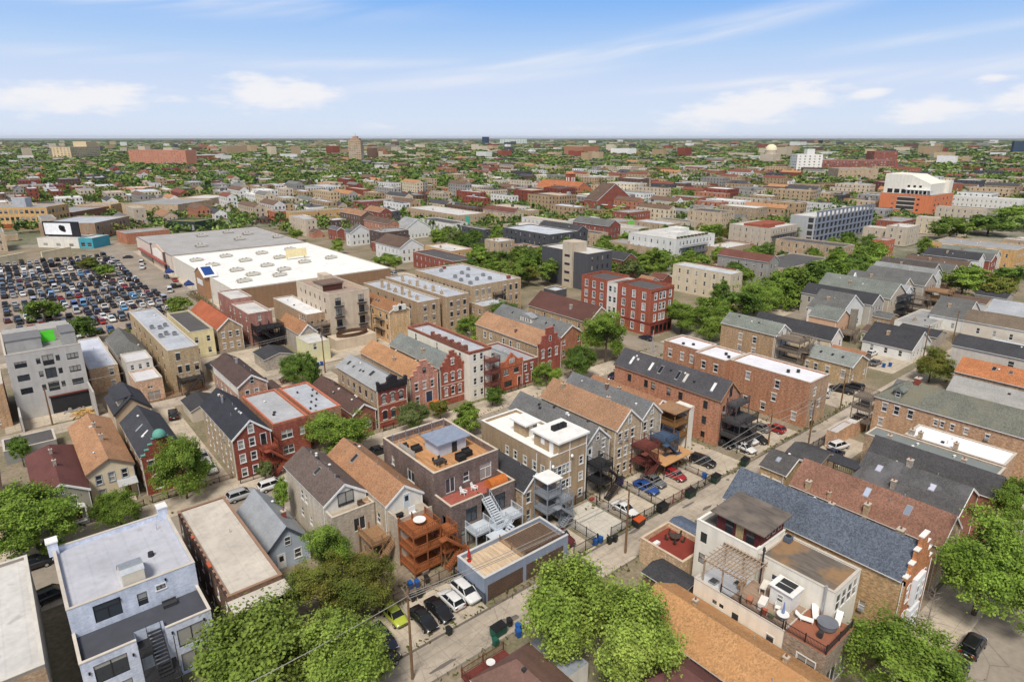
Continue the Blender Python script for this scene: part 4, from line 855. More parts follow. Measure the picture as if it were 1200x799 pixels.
for k in range(16): b.box(.1 + k * .41, .22 + k * .41, .05, 4.35, .06, .12)
tag_obj(b, 'pergola_floor', mat('wood', lin((104, 86, 72))), 'brown slatted platform covering the right half of the garage roof', 'platform', (46.6, 53.9, 3.02))
b = MB(); b.tube((0, 0, 0), (0, 0, .25), .28, .28, 10); b.tube((0, 0, .25), (0, 0, 1.9), .05, .05, 6); b.tube((0, 0, .7), (0, 0, 2.0), .28, .05, 10); tag_obj(b, 'patio_umbrella', mat('flat', lin((178, 46, 44))), 'closed red patio umbrella on the garage deck', 'umbrella', (40.3, 57.6, 3.0))
b = MB(); b.box(-1.3, 1.3, -.8, .8, .9, 1.0)
for sx in (-1.2, 1.2):
    for sy in (-.7, .7): b.box(sx - .05, sx + .05, sy - .05, sy + .05, 0, .9)
tag_obj(b, 'deck_landing', STEELW, 'white metal landing at the foot of the steel stairs, on the garage deck', 'landing', (46.2, 59.3, 2.6))
# --- grey gabled house
GG = house('gabled_house', 'narrow tan brick house with dark grey gable roof behind grey stair porches', 53.7, 58.2, 62.4, 80.0, 6.0, TAN, ('gable', 2.2, SH_DK), rear=[wrow(3.7, 1.7, .8, [.2], 'hung', 'lintel'), wrow(.6, 1.9, .8, [.2], 'hung', None)], side=grid(2, 3), vents=3)
p = porch(GG, 1.9, 4.4, -3.0, -.2, [2.9, 5.4], STEELG, stair=False, roof=WHITE_TRIM, name='back_porch'); porch(GG, 4.0, 6.5, -3.6, -.9, [1.6, 4.1], STEELG, stairx=3.2, name='stair_porch')
T4 = mat('brick', lin((164, 140, 108)), lin((156, 132, 104)), amt=.35)
TF = house('tan_apartment_building', 'tall tan building with white roof edges, white roof decks and small white windows', 58.5, 66.1, 62.0, 79.0, 9.9, T4, ('flat', mat('membrane', lin((240, 238, 232)), amt=.35), .5), rear=[wrow(1.0, 1.3, .8, [.86], 'hung', 'full'), wrow(.7, 1.3, .9, [.28, .5], 'hung', 'full'), wrow(3.9, 1.3, .8, [.86], 'hung', 'full'), wrow(3.7, 1.4, .9, [.25, .38, .51], 'hung', 'full'), wrow(6.7, 1.3, .8, [.86], 'hung', 'full'), wrow(6.3, 1.5, .85, [.14, .26, .38, .5], 'hung', 'full')],
           side=[wrow(6.4, 1.4, .75, [.1, .21, .34, .48, .6], 'hung', 'full'), wrow(3.4, 1.4, .75, [.1, .34, .6], 'hung', 'full')], cat='apartment building', cop=mat('flat', (.8, .79, .76)))
b = MB(); b.box(1.7, 7.6, .02, 5.6, 9.41, 11.6); ph = part(TF, 'penthouse', b, T4); b = MB(); b.box(1.3, 7.95, -.35, 6.1, 11.602, 11.9); b.obj('penthouse_roof', mat('flat', (.8, .79, .76)), ph)
b = MB(); b.box(1.66, 1.72, 1.2, 2.1, 9.45, 11.3); b.box(1.66, 1.72, 3.2, 4.0, 10.2, 11.2); b.obj('door', WHITE_TRIM, ph)
b = MB(); b.box(2.2, 4.6, 8.2, 11.2, 9.41, 11.5); ph2 = part(TF, 'stair_hut', b, T4); b = MB(); b.box(1.7, 5.0, 7.6, 11.7, 11.502, 11.75); b.obj('hut_roof', mat('flat', (.8, .79, .76)), ph2); b = MB(); b.box(2.9, 3.7, 8.14, 8.2, 9.45, 11.3); b.obj('door', WHITE_TRIM, ph2)
b = MB(); b.box(-.06, .06, -.06, .08, .05, 9.4); b.box(3.9, 4.02, -.06, .06, .05, 11.5); b.box(7.5, 7.64, -.07, .05, .05, 11.5); b.box(-.07, .05, 3.0, 3.1, .05, 9.4); part(TF, 'downpipe', b, WHITE_TRIM)
for i in range(3): ac_unit(62.4 + i * .95, 65.4, 11.9, ('left', 'middle', 'right')[i] + ' of three black air conditioners on the tan building\'s white penthouse', .8, BLACK)
for i, (xx, zz) in enumerate(((.35, 8.4), (4.3, 8.9))):
    b = MB(); b.tube((xx, -.25, zz), (xx, -.45, zz + .1), .28, .05, 10); b.tube((xx, -.02, zz), (xx, -.3, zz), .03, .03, 5); part(TF, 'satellite_dish', b, WHITE_TRIM)
G2 = house('narrow_gabled_house', 'narrow brick house with mottled grey roof and black iron stairs, right of the tan building', 67.3, 72.8, 63.3, 82.4, 8.5, GREYB, ('gable', 2.5, sh(118, 118, 118)), rear=[wrow(8.6 - 1.6, 1.4, .8, [.77], 'hung', 'lintel'), wrow(4.4, 1.5, .8, [.72], 'hung', 'lintel'), wrow(1.4, 1.5, .8, [.3, .72], 'hung', 'lintel')], side=grid(3, 4, fh=2.9), vents=6)
put('window', window_mesh(.7, 1.2, WHITE_TRIM, 'hung'), G2.root, (2.75, -.12, 8.7)); door(G2, 1.0, 5.7, m=WHITE_TRIM)
porch(G2, .3, 3.0, -3.2, -.2, [2.9, 5.7], IRON, stairx=1.2)
T5 = house('tan_gabled_house', 'tall tan brick house with light brown gable roof and a red iron porch', 74.3, 80.5, 63.0, 81.5, 9.3, brick(186, 164, 132, (170, 146, 114)), ('gable', 2.8, sh(178, 134, 98)), rear=grid(3, [[.15, .4, .66]] * 3, z0=1.0, fh=2.9, w=.85, trim='lintel'), side=grid(3, 4, fh=2.9), vents=3, chim=[(2.1, 15, .5, .5, 1.1), (4.6, 6.2, .55, .55, 1.1, mat('flat', lin((190, 184, 176))))])
put('window', window_mesh(.85, 1.5, WHITE_TRIM, 'hung'), T5.root, (3.1, -.12, 9.5)); porch(T5, 3.9, 7.0, -3.4, -.2, [2.8, 5.6], IRONR, stairx=3.0)
G3 = house('grey_gabled_house', 'brick house with long slate-grey gable roof and a blue iron porch', 80.9, 86.0, 63.2, 82.4, 9.3, brick(178, 164, 140), ('gable', 2.3, sh(122, 124, 126)), rear=grid(3, [[.2, .55]] * 3, z0=1.0, fh=2.9, w=.8, trim='lintel'), side=grid(3, 2, fh=2.9), vents=4, chim=[(2.0, 10, .5, .5, 1.0, BROWNB)])
put('window', window_mesh(.75, 1.3, WHITE_TRIM, 'hung'), G3.root, (2.6, -.12, 9.4)); porch(G3, 2.4, 5.8, -3.6, -.2, [2.8, 5.4], IRONB, stairx=2.0)
B5 = house('brown_roofed_house', 'low brick house with orange-brown roof squeezed between grey roof and orange brick', 88.0, 94.5, 67.0, 84.0, 7.0, ORANGEB, ('gable', 1.7, sh(170, 122, 86)), side=grid(2, 3), vents=5, chim=[(1.6, 9, .5, .5, 1.0, BROWNB)])
porch(B5, 1.2, 5.2, -4.6, -.1, [3.1, 5.6], mat('wood', lin((140, 104, 66))), stair=False, roof=sh(176, 134, 96)); box_part(B5, 'white_stair_tower', 5.3, 6.6, -4.8, -1.6, 0, 8.2, WHITEB)
CP = thing('carport', 'tan flat carport canopy over the red minivan', 'carport', (81.2, 58.6, 0)); b = MB(); b.prism([(-.5, -1.0, 2.5), (7.2, -1.0, 2.6), (7.2, 5.0, 2.9), (-.5, 5.0, 2.8)], (0, 0, .14)); b.obj('canopy', mat('membrane', lin((196, 150, 104)), amt=.7), CP)
b = MB()
for xx in (-.3, 3.3, 7.0):
    for yy in (-.8, 4.8): b.box(xx - .06, xx + .06, yy - .06, yy + .06, 0, 2.55)
b.obj('carport_posts', WOODB, CP)
OB = house('orange_brick_building', 'long orange brick building with dark slate roof, white skylights and dark rear porches', 98.2, 104.5, 59.2, 84.8, 9.3, ORANGEB, ('gable', 2.9, sh(88, 86, 90)), rear=[wrow(6.2, 1.7, .8, [.22], 'hung', 'lintel'), wrow(6.2, 2.1, .9, [.6], 'hung', None), wrow(3.2, 1.7, .8, [.22], 'hung', 'lintel')], side=[wrow(6.6, 1.6, .95, [.12, .34, .45, .6, .67, .84], 'hung', 'lintel'), wrow(3.5, 1.6, .95, [.12, .3, .45, .62, .84], 'hung', 'lintel'), wrow(.8, 1.2, .9, [.12, .42, .66], 'hung', 'lintel')], vents=9, trim=mat('flat', lin((176, 140, 110))), sash=DARK, cat='apartment building',
           lights=[(1.4, 2.6, 1.5, .6, WHITE_TRIM), (1.4, 8.8, 1.5, .6, mat('flat', lin((196, 190, 180)))), (1.4, 10.6, 1.5, .7, DGLASS), (1.4, 17.2, 1.5, .6, WHITE_TRIM), (1.4, 22.2, 1.5, .6, WHITE_TRIM), (1.4, 14.8, 1.4, .8, DGLASS)])
put('window', window_mesh(.8, 2.0, DARK, 'hung'), OB.root, (3.15, -.12, 9.3))
for zz in (2.6, 5.4, 8.2): pass
porch(OB, .6, 6.6, -4.0, -.2, [2.7, 5.5], mat('flat', lin((70, 68, 70))), posts=4, stairx=1.5, name='iron_porch'); porch(OB, 2.0, 6.2, -2.2, -.2, [8.3], mat('flat', lin((84, 82, 84))), stair=False, name='upper_porch')
WRB = house('orange_brick_apartment_building', 'large orange brick apartment building with long white flat roof', 118.6, 126.4, 52.6, 70.2, 9.6, brick(174, 124, 92, (152, 104, 74)), ('flat', mat('membrane', lin((226, 226, 232)), amt=.4), .3), wall_rear=brick(176, 146, 116), rear=[wrow(6.4, 1.5, .9, [.3], 'hung', 'lintel'), wrow(3.4, 1.5, .9, [.3, .6], 'hung', 'lintel'), wrow(1.2, 1.5, .9, [.3], 'hung', 'lintel')],
            side=[wrow(6.5, 1.6, 1.0, [.38, .75], 'hung', 'lintel'), wrow(3.6, 1.6, 1.0, [.4], 'hung', 'lintel'), wrow(1.0, 1.6, 1.0, [.14, .52, .75], 'hung', 'lintel')], cat='apartment building', group=None)
h2_ = house('x', 'x', 118.6 - 1.6, 126.4 - 1.6, 70.25, 78, 9.7, brick(174, 124, 92, (152, 104, 74)), ('flat', mat('membrane', lin((226, 226, 232)), amt=.4), .3), side=[wrow(6.6, 1.6, 1.0, [.3, .7], 'hung', 'lintel'), wrow(3.5, 1.6, 1.0, [.3, .7], 'hung', 'lintel')], parent=WRB.root, pname='middle_wing'); house('x', 'x', 118.6 - .2, 126.4 - 1.0, 78.05, 87.6, 9.8, brick(172, 122, 90, (152, 104, 74)), ('flat', mat('membrane', lin((226, 226, 232)), amt=.4), .3), side=[wrow(6.4, 1.7, .95, [.18, .45, .8], 'hung', 'lintel'), wrow(3.0, 1.7, .95, [.18, .5, .8], 'hung', 'lintel')], parent=WRB.root, pname='front_wing')
for i, (yy, xx) in enumerate(((57.5, 123.2), (58.8, 121.6), (71.5, 120.0), (73, 121.3), (81.6, 121.4), (83.5, 120.2))):
    b = MB(); b.tube((0, 0, 0), (0, 0, .45), .32, .32, 9); b.tube((0, 0, .45), (0, 0, .62), .42, .3, 9); tag_obj(b, 'roof_fan', DARK, ('small dark roof fan, %s from the alley end of the orange brick building\'s white roof' % ('first', 'second', 'third', 'fourth', 'fifth', 'last')[i]), 'exhaust fan', (xx, yy, 9.33))
GR = house('grey_green_roofed_building', 'tan brick building with grey-green gable roof and stacked timber rear porches', 145.0, 152, 74.4, 90 - .5, 8.9, brick(172, 142, 106, (156, 126, 96)), ('gable', 2.2, sh(134, 140, 130)), side=[wrow(5.6, 1.6, 1.0, [.36, .62], 'hung', 'lintel'), wrow(2.6, 1.6, 1.0, [.36, .62], 'hung', 'lintel')], vents=4, wall_rear=WHITEB, cat='apartment building')
porch(GR, .3, 5.0, -6.0, -.2, [2.9, 5.7, 8.4], WOODG, posts=3, stairx=3.0)
house('dark_roofed_house', 'cream house with long charcoal gable roof behind the timber porches', 161.5, 167.8, 68.2, 90, 5.8, CREAM, ('gable', 2.6, SH_DK), side=grid(2, 5, fh=2.8), vents=2, wall_rear=WHITEB, rear=grid(1, 2, z0=3.4), group=None)
house('coach_house', 'low tan brick coach house with grey-green roof and three skylights beside the alley', 149.0, 157.5, 57.3, 69.5, 4.6, brick(176, 150, 112), ('gable', 2.0, sh(148, 154, 148)), rear=grid(1, 2, z0=1.2), side=grid(1, [[.15, .45, .68, .85]], z0=1.4, h=1.8, trim='lintel'), lights=[(2.0, 3.2, .9, .7), (2.0, 5.6, .9, .7), (2.0, 8.4, .9, .7)])
# ================================================================== block in front (towards the lower right)
BRK = brick(198, 168, 132, (188, 156, 120))
BGR = house('brick_garage', 'tan brick garage with a red roof deck beside the alley', 60.6, 66.6, 39.4, 46.3, 3.6, BRK, ('flat', mat('flat', lin((132, 58, 48)), rough=.8), .7), side=[wrow(1.2, 1.0, .8, [.35], 'hung', None)], cat='garage', cop=mat('flat', lin((204, 184, 160))))
b = MB(); b.tube((0, 0, .68), (0, 0, .74), .75, .75, 14); b.tube((0, 0, 0), (0, 0, .68), .06, .06, 6)
for k in range(5): a = k * 1.256; x, y = 1.1 * math.cos(a), 1.1 * math.sin(a); b.box(x - .22, x + .22, y - .22, y + .22, .4, .46); b.beam((x * 1.15, y * 1.15, .46), (x * 1.22, y * 1.22, .95), .4, .05); b.box(x - .03, x + .03, y - .03, y + .03, 0, .4)
tag_obj(b, 'patio_table_set', mat('wood', lin((78, 66, 58))), 'round dark table with chairs on the red garage roof deck', 'table set', (64.6, 43.6, 2.91))
b = MB(); b.box(-.6, .6, -.3, .3, 0, .35); tag_obj(b, 'storage_box', WHITE_TRIM, 'white box in the corner of the red garage roof deck', 'box', (61.8, 44.6, 2.91))
SHD = house('shed', 'small shed with blue-grey shingle roof between the brick garage and the white building', 66.9, 70.2, 42.8, 47 - .4, 2.7, GREYB, ('gable', .5, sh(96, 110, 132)), cat='shed', detail=False)
WST = mat('stucco', lin((236, 230, 216)), amt=.6)
WT = house('white_building', 'tall white stucco building with a brown-roofed rooftop room and plank deck', 61.6, 67.9, 30.5, 38.6, 9.9, WST, ('flat', TAR, .5), side=[wrow(7.2, 1.4, .9, [.86], 'hung', None), wrow(4.2, 1.4, .9, [.86], 'hung', None)], rear=(), cat='apartment building', sash=DARK, cop=mat('flat', (.8, .78, .72)))
house('x', 'x', 62.0, 68.2, 21.7, 30.45, 9.3, WST, ('flat', mat('planks', lin((112, 104, 96)), lin((150, 120, 88))), .15), side=[wrow(6.2, 1.5, .8, [.75], 'hung', 'sill')], rear=[wrow(6.4, 2.2, 1.1, [.2, .42, .64, .85], 'hung', None)], parent=WT.root, pname='front_wing')
b = MB(); b.box(1.0, 6.1, .2, 6.0, 9.42, 11.6); ph = part(WT, 'rooftop_room', b, mat('wood', lin((98, 46, 46)))); b = MB(); b.prism([(.3, -.5, 11.7), (6.6, -.5, 12.0), (6.6, 6.6, 12.0), (.3, 6.6, 11.7)], (0, 0, .16)); b.obj('rooftop_room_roof', mat('planks', lin((104, 96, 90)), lin((122, 112, 102))), ph)
for yy in (1.0, 2.4, 3.8): b = MB(); b.box(.95, .99, yy, yy + 1.0, 9.6, 11.4); b.obj('window', DGLASS if yy != 2.4 else mat('wood', lin((170, 150, 110))), ph)
for xx in (2.6, 3.9, 5.2): put('window', window_mesh(.7, .7, WHITE_TRIM, 'slider'), ph, (xx, .16, 10.4))
ac_unit(67.0, 29.6, 9.2, 'grey air conditioner beside the maroon rooftop room', .8, mat('flat', lin((96, 106, 122))))
b = MB(); b.tube((0, 0, 0), (0, 0, 6.2), .14, .14, 9); tag_obj(b, 'flue_pipe', LGREY, 'tall grey flue pipe running up the front corner of the white wall', 'flue pipe', (61.85, 22.6, 3.6))
b = MB(); b.tube((0, 0, 0), (0, 0, 5.0), .11, .11, 9); b.tube((0, 0, 5), (0, 0, 5.4), .2, .12, 9); tag_obj(b, 'flue_pipe', DARK, 'dark capped flue pipe against the white wall by the timber frame', 'flue pipe', (61.4, 29.6, 5.5))
BLR = house('blue_roofed_building', 'long tan brick building with blue shingle roof and ornate white-capped front gable', 70.2, 77.4, 17.8, 40.2, 9.0, brick(186, 150, 104, (176, 150, 112)), ('gable', 3.1, mat('shingle', lin((99, 109, 124)), amt=1.5)), rear=[wrow(5.8, 1.9, 1.0, [.2, .5, .8], 'hung', 'arch'), wrow(2.2, 1.9, 1.0, [.2, .5, .8], 'hung', 'arch')], side=[wrow(2.8, 1.3, .7, [.17], 'hung', None)], cat='apartment building', rake=False, vents=4, wall_rear=brick(176, 112, 66, (160, 98, 58)), chim=[(6.9, 3.4, .9, .7, 1.6), (6.9, 11.5, .6, .6, 1.2)])
step_gable(BLR, brick(186, 120, 70), mat('flat', (.8, .78, .74)), 4, .9)
b = MB(); b.box(2.2, 5.0, -.45, .0, 4.9, 8.3); b.box(2.2, 5.0, -.45, .0, .8, 4.2); part(BLR, 'white_bay', b, mat('flat', (.76, .78, .8)))
for zz in (5.3, 1.3):
    for xx in (2.9, 4.3): put('window', window_mesh(.8, 2.2, WHITE_TRIM, 'hung'), BLR.root, (xx, -.57, zz))
DKB = house('roof_deck_building', 'low white building topped by cluttered roof decks, beside the long orange roof', 56.5, 61.5, 24.0, 35.0, 6.0, WST, ('flat', mat('membrane', lin((206, 208, 214)), amt=.7), .12), side=[wrow(4.2, .5, .55, [.74, .66], 'hung', None), wrow(2.9, 1.7, .8, [.5], 'hung', 'sill'), wrow(2.7, 1.8, .8, [.12], 'hung', 'full')], sash=DARK, lights=[(1.2, 9.2, 1.0, .9), (3.0, 7.2, .8, .8)])
house('x', 'x', 56.6, 62.6, 19.6, 23.95, 6.0, brick(150, 134, 116), ('flat', mat('flat', lin((150, 96, 74)), rough=.85), .05), side=[wrow(2.7, 1.7, 1.9, [.42], 'slider', 'full')], rear=[wrow(.6, 2.6, 2.2, [.35, .75], 'slider', None)], parent=DKB.root, pname='front_wing')
b = MB(); b.box(.1, 4.95, .1, 6.4, 6.04, 6.1); part(DKB, 'deck', b, mat('planks', lin((158, 136, 118))))
fence([(56.6, 24.2), (56.6, 31.6)], 1.05, IRON, 'black iron railing along the white wall of the deck', bars=.14).location.z = 6.05
fence([(56.7, 19.7), (56.7, 24.0)], 1.0, IRON, 'black railing on the side of the brown front deck', bars=.14).location.z = 6.05
fence([(56.8, 19.7), (62.4, 19.7)], 1.0, IRON, 'black railing on the street end of the brown front deck', bars=.14).location.z = 6.05
b = MB()
for x in (0, 4.4):
    for y in (0, 2.4, 4.8): b.box(x - .08, x + .08, y - .08, y + .08, 0, 2.6)
for x in (0, 4.4): b.box(x - .06, x + .06, -.4, 5.2, 2.6, 2.78)
for k in range(12): b.box(-.5, 4.9, -.2 + k * .44, -.1 + k * .44, 2.78, 2.9)
for k in range(7): b.box(-.3 + k * .75, -.22 + k * .75, -.3, 5.1, 2.9, 2.98)
tag_obj(b, 'pergola', mat('wood', lin((170, 150, 130))), 'weathered timber pergola frame on the roof deck against the white wall', 'pergola', (57.0, 29.4, 6.05))
hutT = thing('roof_hut', 'little white hut with a dark-panelled roof on the deck', 'hut', (59.3, 24.9, 6.1)); b = MB(); b.box(0, 2.1, 0, 2.4, 0, 2.1); b.obj('hut_wall', mat('siding', lin((226, 224, 220))), hutT); b = MB(); b.prism([(-.2, -.2, 2.12), (2.3, -.2, 2.12), (2.3, 2.6, 2.3), (-.2, 2.6, 2.3)], (0, 0, .1)); b.obj('hut_roof', WHITE_TRIM, hutT); b = MB(); b.box(.1, .95, .3, 2.0, 2.38, 2.42); b.box(1.15, 2.0, .3, 2.0, 2.38, 2.42); b.obj('roof_panels', DARK, hutT); put('window', window_mesh(.7, .9, WHITE_TRIM, 'hung'), hutT, (0, 1.2, .8), R(-90)).location.x = -.12
for (xx, yy, c_, lb, nm, ct, dims) in ((58.0, 27.3, (226, 222, 214), 'white rectangular counter on the cluttered roof deck', 'outdoor_counter', 'counter', (1.6, .8, .9)), (57.6, 28.6, (176, 116, 88), 'terracotta crate pile by the pergola', 'crate', 'crate', (.8, .6, .6)), (60.6, 28.6, (220, 214, 204), 'pale work table beside the white wall on the deck', 'work_table', 'table', (1.8, .7, .85)), (58.8, 26.0, (230, 228, 222), 'white plastic chair near the deck railing', 'plastic_chair', 'chair', (.55, .55, .45))):
    b = MB(); w_, d_, z_ = dims; b.box(-w_ / 2, w_ / 2, -d_ / 2, d_ / 2, z_ - .1, z_)
    for sx in (-1, 1):
        for sy in (-1, 1): b.box(sx * (w_ / 2 - .06) - .04, sx * (w_ / 2 - .06) + .04, sy * (d_ / 2 - .06) - .04, sy * (d_ / 2 - .06) + .04, 0, z_ - .1)
    if 'chair' in nm: b.box(-w_ / 2, w_ / 2, d_ / 2 - .06, d_ / 2, z_, z_ + .5)
    if nm in ('crate', 'outdoor_counter'): b.box(-w_ / 2 + .02, w_ / 2 - .02, -d_ / 2 + .02, d_ / 2 - .02, .05, z_ - .1)
    tag_obj(b, nm, mat('flat', lin(c_)), lb, ct, (xx, yy, 6.11), R(15))
b = MB(); b.tube((0, 0, 0), (0, 0, .1), .35, .35, 10); b.tube((0, 0, .1), (0, 0, .75), .04, .04, 6); b.tube((0, 0, .75), (0, 0, .8), .65, .65, 16, 1); b.tube((0, 0, .8), (0, 0, 2.2), .03, .03, 6); b.tube((0, 0, 1.0), (0, 0, 2.3), .16, .04, 9, 2); tag_obj(b, 'cafe_table', [GREY, WHITE_TRIM, mat('flat', lin((120, 140, 190)))], 'round white table with a closed blue umbrella on the deck', 'table', (57.8, 24.9, 6.11))
b = MB(); b.tube((0, 0, .1), (0, 0, .62), .95, 1.0, 18); b.tube((0, 0, .62), (0, 0, .68), 1.05, 1.05, 18); b.tube((0, 0, 0), (0, 0, .1), .5, .6, 12); tag_obj(b, 'hot_tub', mat('flat', lin((112, 116, 124)), rough=.5), 'round grey tub table on the brown front deck', 'tub', (60.5, 21.4, 6.06))
for i, (xx, yy, a) in enumerate(((59.6, 23.4, 20), (61.2, 23.0, -60), (62.1, 21.0, -75))):
    b = MB(); b.box(-.32, .32, -.9, .4, .25, .33); b.prism([(-.32, .4, .3), (.32, .4, .3), (.32, .95, .75), (-.32, .95, .75)], (0, 0, .06))
    for sx in (-.26, .26):
        for sy in (-.8, .3): b.box(sx - .03, sx + .03, sy - .03, sy + .03, 0, .26)
    tag_obj(b, 'sun_lounger', WHITE_TRIM, ('white sun lounger nearest the hut on the brown front deck', 'white sun lounger between the tub and the white wall', 'white sun lounger at the street end of the front deck')[i], 'lounger', (xx, yy, 6.06), R(a))
ORF = house('orange_roofed_house', 'long house with a bright orange shingle roof beside the white deck building', 48.2, 56.0, 15.5, 37.0, 4.0, BRK, ('gable', 2.1, sh(204, 150, 92, (196, 138, 80))), side=grid(1, 4), chim=[(4.6, 19.8 - 3.0, .45, .45, .8), (4.6, 6.3, .45, .45, .8)], vents=2)
MAR = house('maroon_roofed_house', 'house with a plain maroon roof at the bottom edge, below the orange roof', 41.5, 49.0, 16, 31.2, 2.8, BRK, ('gable', 2.3, sh(116, 74, 70, amt=.5)), hipf=True, lights=[(2.0, 10.5, .9, .9, SH_RED)], side=grid(1, 3), detail=True)
BHP = house('brown_hip_roofed_house', 'house with a brown hip roof at the bottom centre beside the alley deck', 29.3, 36.6, 28.5, 41.6, 3.4, BRK, ('gable', 2.0, sh(132, 98, 86, amt=.5)), hipf=True, hip=True, side=grid(1, 3), vents=1)
box_part(BHP, 'rear_deck', .6, 6.4, 13.5, 16.2, .9, 1.1, mat('wood', lin((110, 56, 50))))
fence([(30.0, 44.6), (30.0, 43.4)], 1.0, IRONR, 'dark red railing at the left end of the small alley deck').location.z = 1.1
fence([(30.0, 44.7), (35.6, 44.7)], 1.0, IRONR, 'dark red railing along the alley side of the small deck').location.z = 1.1
b = MB(); b.tube((0, 0, 0), (0, 0, .7), .05, .05, 6); b.tube((0, 0, .7), (0, 0, .76), .5, .5, 14); tag_obj(b, 'round_table', WHITE_TRIM, 'round white table on the small dark red deck', 'table', (33.0, 43.6, 1.1))
GRB = house('gravel_shed', 'small white shed under the big tree beside the alley', 37.6, 40.5, 36.5, 42.5, 2.5, WHITEB, ('flat', mat('membrane', lin((150, 156, 166))), .05), cat='shed', detail=False)
DSH = house('dark_shed', 'low shed with a dark flat roof below the tan brick garage', 56.4, 60.2, 36.5, 42.2, 2.6, BROWNB, ('gable', .5, SH_DK), cat='shed', detail=False)
ac_unit(59.9, 34.8 + 1.2, 1.0, 'black air conditioner on a pale stand beside the white deck building', .9, BLACK)
b = MB(); b.box(-.8, .8, -.8, .8, .85, 1.0)
for sx in (-.7, .7):
    for sy in (-.7, .7): b.box(sx - .06, sx + .06, sy - .06, sy + .06, 0, .85)
tag_obj(b, 'equipment_stand', mat('flat', lin((190, 184, 174))), 'pale stand carrying the black air conditioner by the dark shed', 'stand', (59.9, 36.0, 0))
BLG = house('red_brown_roofed_building', 'long brick building with red-brown shingle roof, two skylights and brick chimneys', 83.9, 90.6, 18.5, 37.8, 7.0, brick(186, 160, 122), ('gable', 2.9, sh(152, 108, 88, amt=1.2)), side=grid(2, 3), lights=[(2.0, 4.8, 1.1, .75, mat('glass', lin((150, 160, 180)), amt=0.)), (2.2, 10.0, 1.1, .75, mat('glass', lin((150, 160, 180)), amt=0.))], vents=3, chim=[(.2, 9.0, .9, .6, 1.3, BUFF), (.2, 17.0, .7, .6, 1.2, BUFF), (.2, 14.0, .35, .35, .8, BUFF)])
D1 = house('grey_roofed_building', 'brick building with patchy dark grey roof and two skylights, beside the red-brown roof', 93.2, 101.4, 19.6, 33.0, 7.0, brick(150, 96, 72), ('gable', 2.6, sh(96, 95, 96, (120, 118, 122))), lights=[(2.2, 4.0, 1.0, .8, mat('glass', lin((180, 180, 200)), amt=0.)), (2.2, 11.0, 1.0, .8, mat('glass', lin((180, 180, 200)), amt=0.))], vents=3, chim=[(.3, 8.2, .6, .6, 1.2, GREYB), (4.1, 7.8, .7, .7, 1.0, GREYB)])
porch(D1, .2, 2.6, 13.6, 17.5, [3.0, 5.6], mat('wood', lin((120, 126, 100))), roof=SH_DK, stair=False)
D2 = house('dark_roofed_building', 'brick building with long charcoal roof next to the patchy grey roof', 101.45, 107.2, 17.6, 34.5, 7.4, brick(150, 100, 78), ('gable', 2.4, sh(84, 82, 84)), vents=1, detail=False, ridge_shift=-.6)
D3 = house('grey_flat_roofed_building', 'narrow building with a grey-green flat roof between charcoal and white roofs', 107.4, 111.6, 19, 37.5, 7.9, TAN, ('flat', mat('membrane', lin((126, 132, 130)), amt=.4), .15), vents=3, chim=[(.6, 4.5, .6, .6, .9, GREYB), (.6, 15.0, .6, .6, .9, GREYB)])
W2 = house('white_roofed_brick_building', 'tan brick building with a bright white flat roof and four chimneys, below the mossy roof', 114.6, 121, 19.7, 33.9, 6.9, brick(186, 150, 116), ('flat', mat('membrane', lin((238, 238, 240)), amt=.3), .12), side=grid(2, 4), chim=[(.3, 12.0, .6, .6, 1.2, BUFF), (.3, 6.8, .6, .6, 1.2, BUFF), (1.2, 13.5, .7, .7, .8, GREYB)], vents=4)
MS = house('mossy_roofed_building', 'long tan brick building with a mossy grey shingle roof and small dormer', 125.0, 134.4, 17, 43.0, 8.3, brick(188, 150, 114, (174, 136, 104)), ('gable', 2.9, sh(122, 124, 112, (134, 128, 104))), side=[wrow(5.8, 1.6, .9, [.93, .85, .76], 'hung', 'lintel'), wrow(6.0, 1.0, .6, [.6, .56, .5, .42, .3], 'hung', 'lintel'), wrow(2.8, 1.5, .8, [.94], 'hung', 'lintel')], hipf=True, chim=[(4.7, 21.0, 1.2, .9, 1.0, REDB), (4.5, 3.0, 1.0, .8, 1.4, brick(170, 104, 76))], cat='apartment building')
for yy in (22.6, 1.6):
    b = MB(); b.box(.9, 2.6, yy - .7, yy + .7, 8.6, 10.2); dm = part(MS, 'dormer', b, mat('flat', lin((120, 116, 106)))); b = MB(); b.prism([(.6, yy - 1.0, 10.1), (.6, yy, 10.9), (.6, yy + 1.0, 10.1)], (2.6, 0, 0)); b.obj('dormer_roof', SH_GREEN, dm); put('window', window_mesh(.8, 1.1, WHITE_TRIM, 'hung'), dm, (.78, yy, 8.95), R(-90))
porch(MS, -1.0, 2.0, 26.2, 29.5, [2.8, 5.4, 7.6], WOODG, stair=False)
CH = house('coach_house', 'tan brick coach house with dark grey roof at the alley edge, behind the blue roof', 91.5, 98.6, 42.4, 50.8 - 4.1, 3.7, brick(176, 148, 108), ('gable', 1.7, sh(94, 92, 92)), side=[wrow(1.1, 1.0, 1.3, [.3, .75], 'slider', 'lintel')], lights=[(2.0, 2.4, .9, .7, mat('glass', lin((150, 160, 180)), amt=0.))], vents=3)
house('garage', 'dark-roofed garage behind the tan coach house', 99.4, 106.5, 41.0, 47.6 - .9, 2.9, TAN2, ('gable', 1.2, sh(82, 82, 84)), cat='garage', detail=False)
house('garage', 'low brick garage with a pale flat roof beside the timber porches', 121.6, 127.6, 45.2 - .6, 46.7, 2.9, brick(190, 150, 116), ('flat', mat('membrane', lin((206, 204, 204)), amt=.5), .1), cat='garage')
